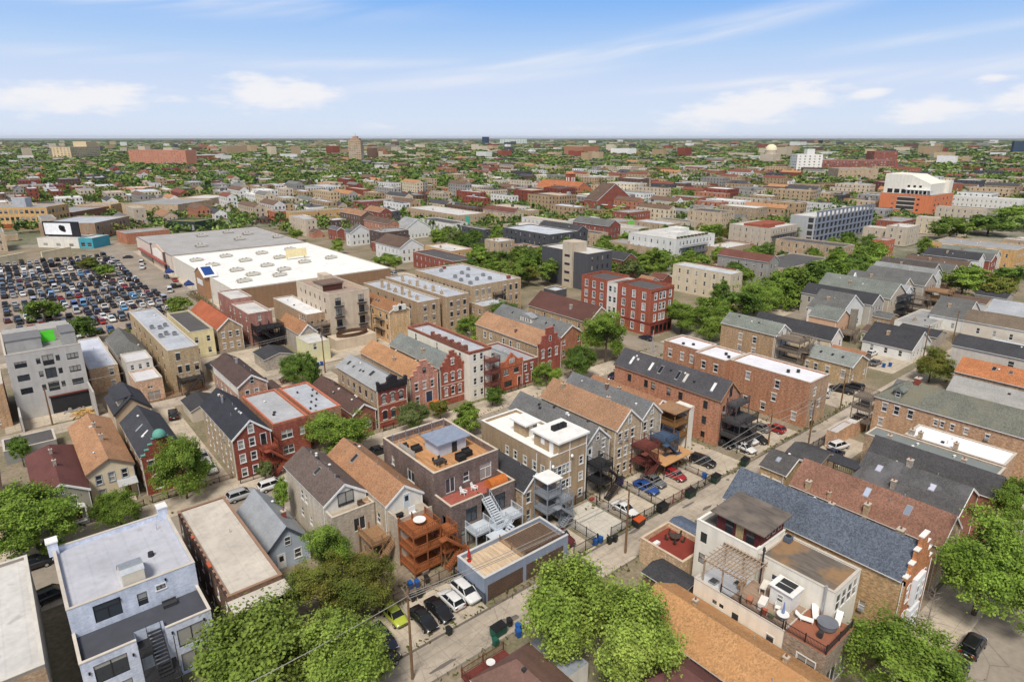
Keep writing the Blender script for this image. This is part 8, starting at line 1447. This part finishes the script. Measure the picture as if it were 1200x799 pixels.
for pts, h, m, lb in [([(23.6, 59.6), (39.2, 59.6)], 1.8, mat('flat', lin((92, 78, 66))), 'dark slatted fence behind the row of parked cars'), ([(39.2, 59.4), (39.2, 52.8)], 1.5, IRON, 'black iron fence between white crossover and garage'), ([(54.2, 52.4), (58.8, 52.4)], 1.8, IRON, 'tall iron gate in front of the red pickup yard'), ([(59.0, 52.4), (59.0, 61.5), (66.2, 61.8)], 1.6, IRON, 'black iron fence left of the white concrete pad'), ([(61.6, 52.3), (66.2, 52.3)], 1.7, IRON, 'iron fence along the alley end of the white pad'), ([(66.3, 52.2), (66.3, 62)], 1.6, IRON, 'iron fence between the white pad and the white sedan'), ([(66.4, 52.1), (73.4, 52.1)], 1.7, IRON, 'iron fence on the alley in front of the white sedan'), ([(73.5, 52.1), (73.5, 62)], 1.5, IRON, 'iron fence left of the blue sedan'), ([(73.6, 52.1), (80.2, 52.1)], 1.7, IRONR, 'reddish slatted fence in front of blue and grey sedans'), ([(80.3, 52.1), (86.4, 52.1)], 1.6, IRON, 'iron fence in front of the red minivan'), ([(86.5, 52.4), (86.5, 60)], 1.2, WOODB, 'brown fence between carport and black SUV'),
                      ([(107.6, 41), (107.6, 46.7), (114.5, 46.7)], 2.0, IRON, 'wire fence around the covered car'), ([(-.6, 104.4), (4.8, 104.4)], 1.1, IRON, 'iron fence before the maroon-roofed cottage'), ([(5.4, 104.4), (11.4, 104.4)], 1.1, IRON, 'iron fence before the cream house'), ([(12.6, 104.4), (19.4, 104.4)], 1.3, IRON, 'iron fence before the green-domed house'), ([(25.2, 104.3), (31.4, 104.3)] if False else [(25.2, 101.6), (31.4, 101.6)], 1.2, IRON, 'iron fence before the red brick gabled house'), ([(53.4, 104.4), (60, 104.4)], 1.2, IRON, 'iron fence before the black-corniced house'), ([(83.6, 104.3), (90, 104.3)], 1.2, IRON, 'iron fence before the skylit house'), ([(0, 60), (-2.0, 64.5)], 1.8, WOODB, 'wooden fence in the gap left of the pale blue building'), ([(20.6, 104.6), (24.8, 104.6)], 1.0, mat('flat', lin((130, 100, 80))), 'low brown wall-like fence closing the red brick driveway'), ([(19.3, 62), (26, 62), (27.8, 66)], 1.7, WOODO, 'orange-brown yard fence behind the siding cottage'), ([(32.6, 141.5), (57, 141.5)], 1.7, WOODN, 'tan board fence along the second alley'), ([(-1.4, 150), (-1.4, 155.5)], 2.2, WOODG, 'grey hoarding left of the concrete building yard'), ([(21, 149.5), (32.6, 149.5)], 1.5, mat('flat', lin((150, 100, 80))), 'rusty gate fence behind peach building and tan walk-up')]:
    fence(pts, h, m, lb)
pole(26.3, 48.6, 11.2, 'tall tan wooden pole at the bottom centre by the black sedans', 1, False, R(85)); pole(60.5, 48.6, 10.0, 'brown pole standing in the alley by the brick garage', 0, False); pole(109.6, 47.4, 10.2, 'pole with a transformer beside the covered car', 1, True, R(90)); pole(133.7, 52.4, 8.2, 'pole at the corner by the tan coach house', 1, False, R(90)); pole(106.3, 53.3, 6.5, 'short pole by the orange brick yard', 0); pole(183.9, 53.8, 9.0, 'pale street light pole among the back yards at right', 1, False, R(90), lamp=True); pole(58.4, 143.0, 12.0, 'pole with a white transformer in the second alley', 1, True, R(90)); pole(3.5, 149.4, 8.0, 'thin pole before the open ground floor of the concrete building', 0); pole(130.6, 100.2, 7.0, 'thin lamp post on the corner before the red building', 0, False, 0, True, LGREY); pole(205, 53.6, 9.5, 'pole near the hedge among right-hand back yards', 1, False, R(90)); pole(53.0, 215.6, 8.5, 'thin lamp post at the near end of the store street', 0, False, 0, True, LGREY)
for p, q, lb in [((26.3, 48.6, 10.8), (60.5, 48.6, 9.4), 'highest wire from the tan pole along the alley'), ((26.2, 48.2, 10.6), (60.5, 48.3, 8.9), 'second wire from the tan pole along the alley'), ((26.3, 49.0, 10.2), (60.6, 48.9, 8.4), 'lowest wire from the tan pole along the alley'), ((60.5, 48.6, 9.6), (109.6, 47.6, 9.7), 'upper wire running over the alley dumpsters'), ((60.6, 48.2, 9.0), (109.6, 47.2, 9.2), 'middle wire running over the alley dumpsters'), ((60.6, 48.9, 8.3), (106.3, 53.3, 6.3), 'wire from the brown alley pole to the short pole'), ((109.6, 47.6, 9.8), (133.7, 52.4, 7.8), 'upper wire before the orange brick block'), ((109.6, 47.2, 9.3), (133.7, 52.1, 7.4), 'lower wire before the orange brick block'), ((106.3, 53.3, 6.3), (122.5, 52.5, 6.6), 'service wire from the short pole to the orange brick wall'), ((26.3, 48.6, 10.6), (0, 48.2, 10.4), 'wire leaving the tan pole above the light green trees'), ((26.3, 49.0, 10.2), (0, 48.8, 9.9), 'lower wire leaving the tan pole above the light green trees'), ((58.4, 143, 11.6), (30, 143, 10), 'wire from the second alley pole to the left'), ((58.4, 143, 11.2), (100, 145, 10.2), 'wire from the second alley pole to the right'), ((58.4, 143.0, 11.7), (3.5, 149.4, 7.8), 'long wire across the second alley to the thin pole')]:
    wire(p, q, lb, .5, .038)
# ================================================================== the city beyond
FWD = Vector((math.cos(HEAD) * math.cos(PITCH), math.sin(HEAD) * math.cos(PITCH), -math.sin(PITCH))); RGT = Vector((math.sin(HEAD), -math.cos(HEAD), 0)); CUP = RGT.cross(FWD)
def view(x, y, z=0.0):
    p = Vector((x, y, z - CAMZ)); k = p.dot(FWD)
    return (600 + 750 * p.dot(RGT) / k, 399.5 - 750 * p.dot(CUP) / k, k) if k > 5 else (-9999, 9999, k)
FOOT += [(45, 57, 200, 420), (-120, 46, 205, 376), (57, 118, 210, 366), (130, 142, 98, 145), (-60, 330, 88, 100)]
_grid = {}
def reg(f):
    for i in range(int(f[0] // 20), int(f[1] // 20) + 1):
        for j in range(int(f[2] // 20), int(f[3] // 20) + 1): _grid.setdefault((i, j), []).append(f)
for f in FOOT: reg(f)
def free(a0, a1, b0, b1, mg=.4):
    for i in range(int(a0 // 20), int(a1 // 20) + 1):
        for j in range(int(b0 // 20), int(b1 // 20) + 1):
            for f in _grid.get((i, j), ()):
                if a0 < f[1] + mg and a1 > f[0] - mg and b0 < f[3] + mg and b1 > f[2] - mg: return False
    return True
G = random.Random(21)
STRB = [-286, -188, -90, 8, 94, 206, 305, 402, 500, 598, 696, 794, 892, 990, 1088, 1186, 1284, 1382, 1480]; CROSS = [-260, -60, 137, 330, 530, 730, 930, 1130, 1330, 1530]
wallc = [('tan brick', (182, 156, 124)), ('tan brick', (170, 146, 116)), ('buff brick', (194, 170, 138)), ('red brick', (144, 78, 62)), ('beige', (206, 190, 168)), ('orange brick', (178, 122, 94)), ('white', (230, 228, 224)), ('grey', (160, 156, 150)), ('white', (222, 220, 214)), ('cream', (212, 198, 172)), ('brown brick', (112, 88, 74)), ('charcoal', (84, 84, 88)), ('beige', (196, 180, 158))]
roofc = [('white', (222, 222, 220)), ('pale grey', (186, 188, 192)), ('grey', (146, 146, 146)), ('dark', (92, 90, 90)), ('silver', (198, 204, 212)), ('tan', (190, 176, 156))]
gabc = [('brown', (112, 90, 76)), ('grey', (118, 118, 116)), ('charcoal', (76, 76, 80)), ('tan', (176, 130, 94)), ('red-brown', (126, 78, 66))]
cands = []
for bi in range(len(STRB) - 1):
    b0, b1 = (120 if STRB[bi] == 94 else STRB[bi] + 8.5), STRB[bi + 1] - 8.5
    for ci in range(len(CROSS) - 1):
        a = CROSS[ci] + 9
        while a < CROSS[ci + 1] - 14:
            w = G.choice([7.2, 7.4, 7.6, 7.6, 8.2, 9.0, 12, 15, 19]); 
            for side in (0, 1):
                dp = G.uniform(20, 36); r0 = (b0 + G.uniform(0, 4), 0) if side == 0 else (0, b1 - G.uniform(0, 4))
                y0 = r0[0] if side == 0 else r0[1] - dp
                cands.append((a, a + w - G.uniform(.2, .7), y0, y0 + dp, G.random(), G.random(), G.random(), G.random(), G.random()))
                if G.random() < .85:
                    gy = (b0 + b1) / 2 + (-9.5 if side == 0 else 3.5); cands.append((a + .5, a + min(w, 7) - .8, gy, gy + 6, 9, G.random(), G.random(), G.random(), G.random()))
            a += w
built = []
for c in cands:
    a0, a1, y0, y1 = c[:4]; xm, ym = (a0 + a1) / 2, (y0 + y1) / 2
    px, py, k = view(xm, ym, 4)
    if k < 5 or px < -60 or px > 1260 or py > 340 or (py > 296 and xm < 150 and ym < 378) or (py > 318 and px > 1010) or k > 1500: continue
    if c[4] != 9 and c[4] > .88: continue
    if not free(a0, a1, y0, y1): continue
    if G.random() > (.97 if k < 600 else .82 if k < 800 else .62): continue
    built.append((k, c)); reg((a0, a1, y0, y1))
built.sort(key=lambda t: t[0])
n_hand = sum(1 for o in SC.objects if o.parent is None and o.get('category') and o.type == 'EMPTY' and any(ch.name.startswith('wall') for ch in o.children))
N_THINGS = max(0, 290 - n_hand)
LMK = [((88, 250), 'big white store'), ((88, 330), 'grey store'), ((160, 298), 'dark brown block'), ((165, 245), 'yellow-tan corner block'), ((174, 220), 'tan five-storey block'), ((178, 176), 'windowless tower'), ((242, 180), 'white balcony block'), ((308, 172), 'beige balcony block'), ((387, 172), 'parking garage'), ((570, 192), 'orange school'), ((440, 455), 'church tower'), ((355, 90), 'yellow-tan courtyard block'), ((149, 120), 'red corner building'), ((204, 278), 'charcoal block'), ((280, 272), 'cream three-storey block'), ((240, 365), 'green glass strip block'), ((172, 418), 'long orange-tan building'), ((258, 131), 'brown-roofed hall'), ((340, 287), 'red brick row'), ((403, 268), 'blue-grey block')]
LMV = [(view(*p, 5), n) for p, n in LMK]
used = {}
def relation(x, y):
    vx = view(x, y, 5); best = min(LMV, key=lambda t: (t[0][0] - vx[0]) ** 2 + (1.6 * (t[0][1] - vx[1])) ** 2); (lx, ly, lk), n = best; dx, dy = vx[0] - lx, vx[1] - ly
    if abs(dx) > 2.2 * abs(dy): return ('left of' if dx < 0 else 'right of', n, math.hypot(dx, dy))
    if dy < 0: return ('beyond' if abs(dx) < 14 else ('beyond-left of' if dx < 0 else 'beyond-right of'), n, math.hypot(dx, dy))
    return ('in front of' if abs(dx) < 14 else ('front-left of' if dx < 0 else 'front-right of'), n, math.hypot(dx, dy))
pend = []
STW = {1: 'single-storey', 2: 'two-storey', 3: 'three-storey', 4: 'four-storey'}
fill = []
far_b = []
for idx, (k, c) in enumerate(built):
    a0, a1, y0, y1 = c[:4]; gar = c[4] == 9; st = 1 if gar else (2 if c[5] < .3 else 3 if c[5] < .84 else 4); h = 3.0 if gar else st * 3.0 + .8
    wn, wc = wallc[int(c[6] * len(wallc))]; gable = (c[7] < (.6 if gar else .3)) and (a1 - a0) < 10; rn, rc = (gabc[int(c[8] * len(gabc))] if gable else roofc[int(c[8] * len(roofc))])
    if idx < N_THINGS: fill.append((a0, a1, y0, y1, h, st, wn, wc, gable, rn, rc, gar))
    else: far_b.append((a0, a1, y0, y1, h, wc, gable, rc))
keyed = {}
for f in fill:
    rel, n, ds = relation((f[0] + f[1]) / 2, (f[2] + f[3]) / 2)
    desc = '%s %s %s, %s %s roof' % (STW[f[5]] if not f[11] else 'small', f[6], 'garage' if f[11] else 'house' if f[8] else 'building', f[9], 'gable' if f[8] else 'flat')
    keyed.setdefault((desc, rel, n), []).append((ds, f))
for (desc, rel, n), lst in keyed.items():
    lst.sort(key=lambda t: t[0])
    for i, (ds, f) in enumerate(lst):
        lab = '%s, %s%s the %s' % (desc, '' if len(lst) == 1 else ('nearest ' if i == 0 else ordn[i] + ' '), rel, n)
        a0, a1, y0, y1, h, st, wn, wc, gable, rn, rc, gar = f
        r_, s_ = autowin(a1 - a0, y1 - y0, h, not gable, 1) if not gar else ((), ())
        wm = mat('siding' if wn in ('white', 'cream') and gable else 'stucco' if wn in ('white', 'grey', 'charcoal', 'beige', 'cream') else 'brick', lin(wc))
        house('garage' if gar else 'frame_house' if gable else 'brick_building', lab, a0, a1, y0, y1, h, wm, ('gable', (a1 - a0) * .3, sh(*rc)) if gable else ('flat', mat('membrane', lin(rc)), .4), rear=r_, side=s_, cat='garage' if gar else 'house' if gable else 'building', detail=False, group='houses of the blocks beyond', vents=0 if gar else 1, sash=DARK if wn == 'charcoal' else None)
# --- distant buildings: countless, one object
def stuff_buildings(rows):
    V = []; F = []; Cc = []
    def quad(p, col): i = len(V); V.extend(p); F.append((i, i + 1, i + 2, i + 3)); Cc.append(col)
    dk = (.03, .034, .04)
    for a0, a1, y0, y1, h, wc, gable, rc, win in rows:
        w_ = lin(wc); r_ = lin(rc); q = G.uniform(.85, 1.12); w_ = tuple(v * q for v in w_)
        quad([(a0, y0, 0), (a1, y0, 0), (a1, y0, h), (a0, y0, h)], w_); quad([(a0, y1, 0), (a0, y0, 0), (a0, y0, h), (a0, y1, h)], w_); quad([(a1, y0, 0), (a1, y1, 0), (a1, y1, h), (a1, y0, h)], w_); quad([(a1, y1, 0), (a0, y1, 0), (a0, y1, h), (a1, y1, h)], w_)
        if gable:
            m = (a0 + a1) / 2; rz = h + (a1 - a0) * .32; quad([(a0 - .2, y0, h), (m, y0, rz), (m, y1, rz), (a0 - .2, y1, h)][::-1], r_); quad([(m, y0, rz), (a1 + .2, y0, h), (a1 + .2, y1, h), (m, y1, rz)][::-1], r_); quad([(a0, y0, h), (a1, y0, h), (m, y0, rz), (m, y0, rz)], w_)
        else:
            quad([(a0 + .3, y0 + .3, h - .4), (a1 - .3, y0 + .3, h - .4), (a1 - .3, y1 - .3, h - .4), (a0 + .3, y1 - .3, h - .4)], r_)
            cp = tuple(min(.8, v * 1.1) for v in w_)
            for x0_, x1_, yy0, yy1 in ((a0, a1, y0, y0 + .3), (a0, a0 + .3, y0 + .3, y1), (a1 - .3, a1, y0 + .3, y1), (a0 + .3, a1 - .3, y1 - .3, y1)): quad([(x0_, yy0, h), (x1_, yy0, h), (x1_, yy1, h), (x0_, yy1, h)], cp)
            for _ in range(G.randint(0, 2)):
                xx, yy, s = G.uniform(a0 + 1, a1 - 2), G.uniform(y0 + 1, y1 - 3), G.uniform(.8, 2.2); cc = G.choice([(.1, .1, .1), (.4, .4, .42), w_, (.5, .48, .44)]); z1 = h + s
                quad([(xx, yy, h - .4), (xx + s, yy, h - .4), (xx + s, yy, z1), (xx, yy, z1)], cc); quad([(xx, yy + s, h - .4), (xx, yy, h - .4), (xx, yy, z1), (xx, yy + s, z1)], cc); quad([(xx, yy, z1), (xx + s, yy, z1), (xx + s, yy + s, z1), (xx, yy + s, z1)], cc)
        if win:
            fl = max(1, int(h / 3)); 
            for j in range(fl):
                z = .9 + j * (h - .6) / fl; n = max(1, int((a1 - a0) / 2.6)); m_ = max(1, int((y1 - y0) / 4))
                for i in range(n):
                    x = a0 + (i + .5) * (a1 - a0) / n; quad([(x - .5, y0 - .04, z), (x + .5, y0 - .04, z), (x + .5, y0 - .04, z + 1.6), (x - .5, y0 - .04, z + 1.6)], dk)
                for i in range(m_):
                    y = y0 + (i + .5) * (y1 - y0) / m_; quad([(a0 - .04, y + .45, z), (a0 - .04, y - .45, z), (a0 - .04, y - .45, z + 1.6), (a0 - .04, y + .45, z + 1.6)], dk)
    me = np_mesh('distant_buildings', np.array(V), np.array(F), [mat('attr', rough=.85)])
    at = me.attributes.new('Col', 'FLOAT_COLOR', 'FACE'); ar = np.ones((len(F), 4), np.float32); ar[:, :3] = np.array(Cc); at.data.foreach_set('color', ar.ravel())
    return tag(put('distant_buildings', me), 'countless low brick and white buildings spreading to the horizon', None, None, 'stuff')
rows = [(*b_, True) for b_ in far_b]
for i in range(7500):
    d = 1400 * (6.5 ** (G.random() ** .8)); ang = HEAD + R(G.uniform(-41, 41)); x, y = d * math.cos(ang), d * math.sin(ang)
    x = round(x / 8) * 8; y = round(y / 50) * 50 + G.choice((-18, 18)); w = G.uniform(8, 22) * (1 + d / 5000); dd = G.uniform(14, 34) * (1 + d / 6000); h = G.choice([6.5, 7, 9, 9.5, 10, 12.5]) * (1.0 + (G.random() < .03) * 1.5)
    if G.random() < .05: w *= 3; dd *= 2
    _, wc = G.choice(wallc); _, rc = G.choice(roofc); rows.append((x, x + w, y, y + dd, h, wc, False, rc, False))
stuff_buildings(rows)
# --- trees of the far blocks
tcand = []
TG = random.Random(8)
def try_tree(x, y, r):
    return free(x - .9, x + .9, y - .9, y + .9, 0)
for i in range(110000):
    d = 150 * (10 ** (TG.random() ** .62)); ang = HEAD + R(TG.uniform(-41, 41)); x, y = d * math.cos(ang), d * math.sin(ang)
    px, py, k = view(x, y, 5)
    if px < -40 or px > 1240 or py > 325 or (py > 268 and px < 520) or (py > 262 and px > 1040) or k < 100: continue
    # greener belts: left and far centre-left
    dens = .55 + .5 * max(0, math.sin(x * .0072 + 1.3) * math.cos(y * .0063 + .4)) + (.32 if (px < 420 and 185 < py < 232) else 0) + (.25 if py < 200 else 0)
    # yards and kerbs only, not the carriageways
    if min(abs(y - s) for s in STRB) < 4.2: continue
    kerb = min(abs(y - s) for s in STRB) < 9
    if TG.random() > dens * (1.25 if kerb else .8): continue
    if k < 560 and not (px > 1040 and py < 300) and TG.random() > (.30 if kerb else .16): continue
    r = TG.uniform(2.4, 5.0) if k < 700 else TG.uniform(3.6, 8.0)
    clump = math.sin(x * .021 + 2 * math.sin(y * .013)) * math.cos(y * .017 + 1.5 * math.sin(x * .009))
    if 560 <= k and TG.random() > .45 + .8 * clump + (.4 if px < 430 and py < 240 else 0): continue
    if not try_tree(x, y, r): continue
    tcand.append((k, x, y, r))
    f = (x - r * .45, x + r * .45, y - r * .45, y + r * .45); reg(f)
tcand.sort(key=lambda t: t[0])
n_t = sum(1 for o in SC.objects if o.parent is None and o.get('category') in ('tree',)); NT = 296 - n_t
kn = ['mid', 'mid', 'mid', 'dark', 'olive', 'light', 'pale', 'mid', 'dark']; kname = dict(mid='green', dark='dark green', olive='olive', light='yellow-green', pale='pale green')
keyed = {}
for i, (k, x, y, r) in enumerate(tcand[:NT]):
    kd = kn[(i * 7 + int(x)) % len(kn)]; rel, n, ds = relation(x, y); sz = 'small' if r < 3.4 else 'large' if r > 4.7 else 'mid-sized'
    keyed.setdefault(('%s %s tree' % (sz, kname[kd]), rel, n), []).append((ds, x, y, r, kd, i))
for (desc, rel, n), lst in keyed.items():
    lst.sort()
    for j, (ds, x, y, r, kd, i) in enumerate(lst):
        tree(x, y, r * 1.9 + 1.5, r, '%s, %s%s the %s' % (desc, '' if len(lst) == 1 else ('nearest ' if j == 0 else (ordn[j] if j < len(ordn) else 'one of the last ') + ' '), rel, n), kd, 'mid', i % 4, rzs=r * .85, group='trees of the blocks beyond', name='tree')
def stuff_trees(lst, name, label, n_leaf, leaf, seed):
    rng = np.random.default_rng(seed); protos = [crown_np(rng, *n_leaf, 1.0, .9, leaf)[0] for _ in range(6)]
    Vs = []; Cs = []; pal = np.array([lin((104, 130, 58)), lin((90, 116, 54)), lin((120, 144, 66)), lin((80, 104, 52)), lin((124, 126, 68)), lin((108, 128, 76)), lin((132, 150, 80))])
    for (x, y, r, rz) in lst:
        p = protos[rng.integers(6)]; a = rng.uniform(0, 6.28); ca, sa = math.cos(a), math.sin(a)
        q = np.empty_like(p); q[:, 0] = (p[:, 0] * ca - p[:, 1] * sa) * r + x; q[:, 1] = (p[:, 0] * sa + p[:, 1] * ca) * r + y; q[:, 2] = p[:, 2] * rz + rz * 1.05
        Vs.append(q); c = pal[rng.integers(len(pal))] * rng.uniform(.8, 1.2); Cs.append(np.tile(np.append(c, 1), (len(p) // 4, 1)) * np.append(np.repeat(rng.uniform(.8, 1.25, (len(p) // 4, 1)), 3, 1), np.ones((len(p) // 4, 1)), 1))
    V = np.concatenate(Vs); F = np.arange(len(V)).reshape(-1, 4); me = np_mesh(name, V, F, [mat('attr', rough=.9)])
    at = me.attributes.new('Col', 'FLOAT_COLOR', 'FACE'); at.data.foreach_set('color', np.concatenate(Cs).astype(np.float32).ravel())
    return tag(put(name, me), label, None, None, 'stuff')
stuff_trees([(x, y, r, r * .8 + .8) for k, x, y, r in tcand[NT:]], 'distant_trees', 'street and yard trees of the distant blocks, reading as one green mass', (16, 8), .2, 3)
for n_, d0_, d1_, lf, sz, nm in ((19000, 1200, 3600, (11, 6), .27, 'horizon_trees'), (19000, 3400, 17000, (8, 4), .36, 'far_woods')):
    fr = []
    for i in range(n_):
        d = d0_ * ((d1_ / d0_) ** (TG.random() ** .9)); ang = HEAD + R(TG.uniform(-41, 41)); r = TG.uniform(5, 10) * (1 + d / 1700); fr.append((d * math.cos(ang), d * math.sin(ang), r, TG.uniform(5.0, 7.4)))
    stuff_trees(fr, nm, 'tree canopy merging into a green band towards the horizon', lf, sz, 4)

# --- the air: a thin even haze over the whole city
hb = MB(); hb.box(-9000, 26000, -9000, 26000, -1.5, 95); hm = bpy.data.materials.new('haze'); hm.use_nodes = True; hn = hm.node_tree; hn.nodes.clear()
ho = hn.nodes.new('ShaderNodeOutputMaterial'); hv = hn.nodes.new('ShaderNodeVolumePrincipled'); hv.inputs['Color'].default_value = (.80, .88, 1, 1); hv.inputs['Density'].default_value = .000024; hv.inputs['Anisotropy'].default_value = .2; hn.links.new(hv.outputs[0], ho.inputs['Volume'])
tag(hb.obj('haze', hm), 'thin summer haze over the city', None, None, 'stuff')
cy.volume_step_rate = 10; cy.volume_max_steps = 64
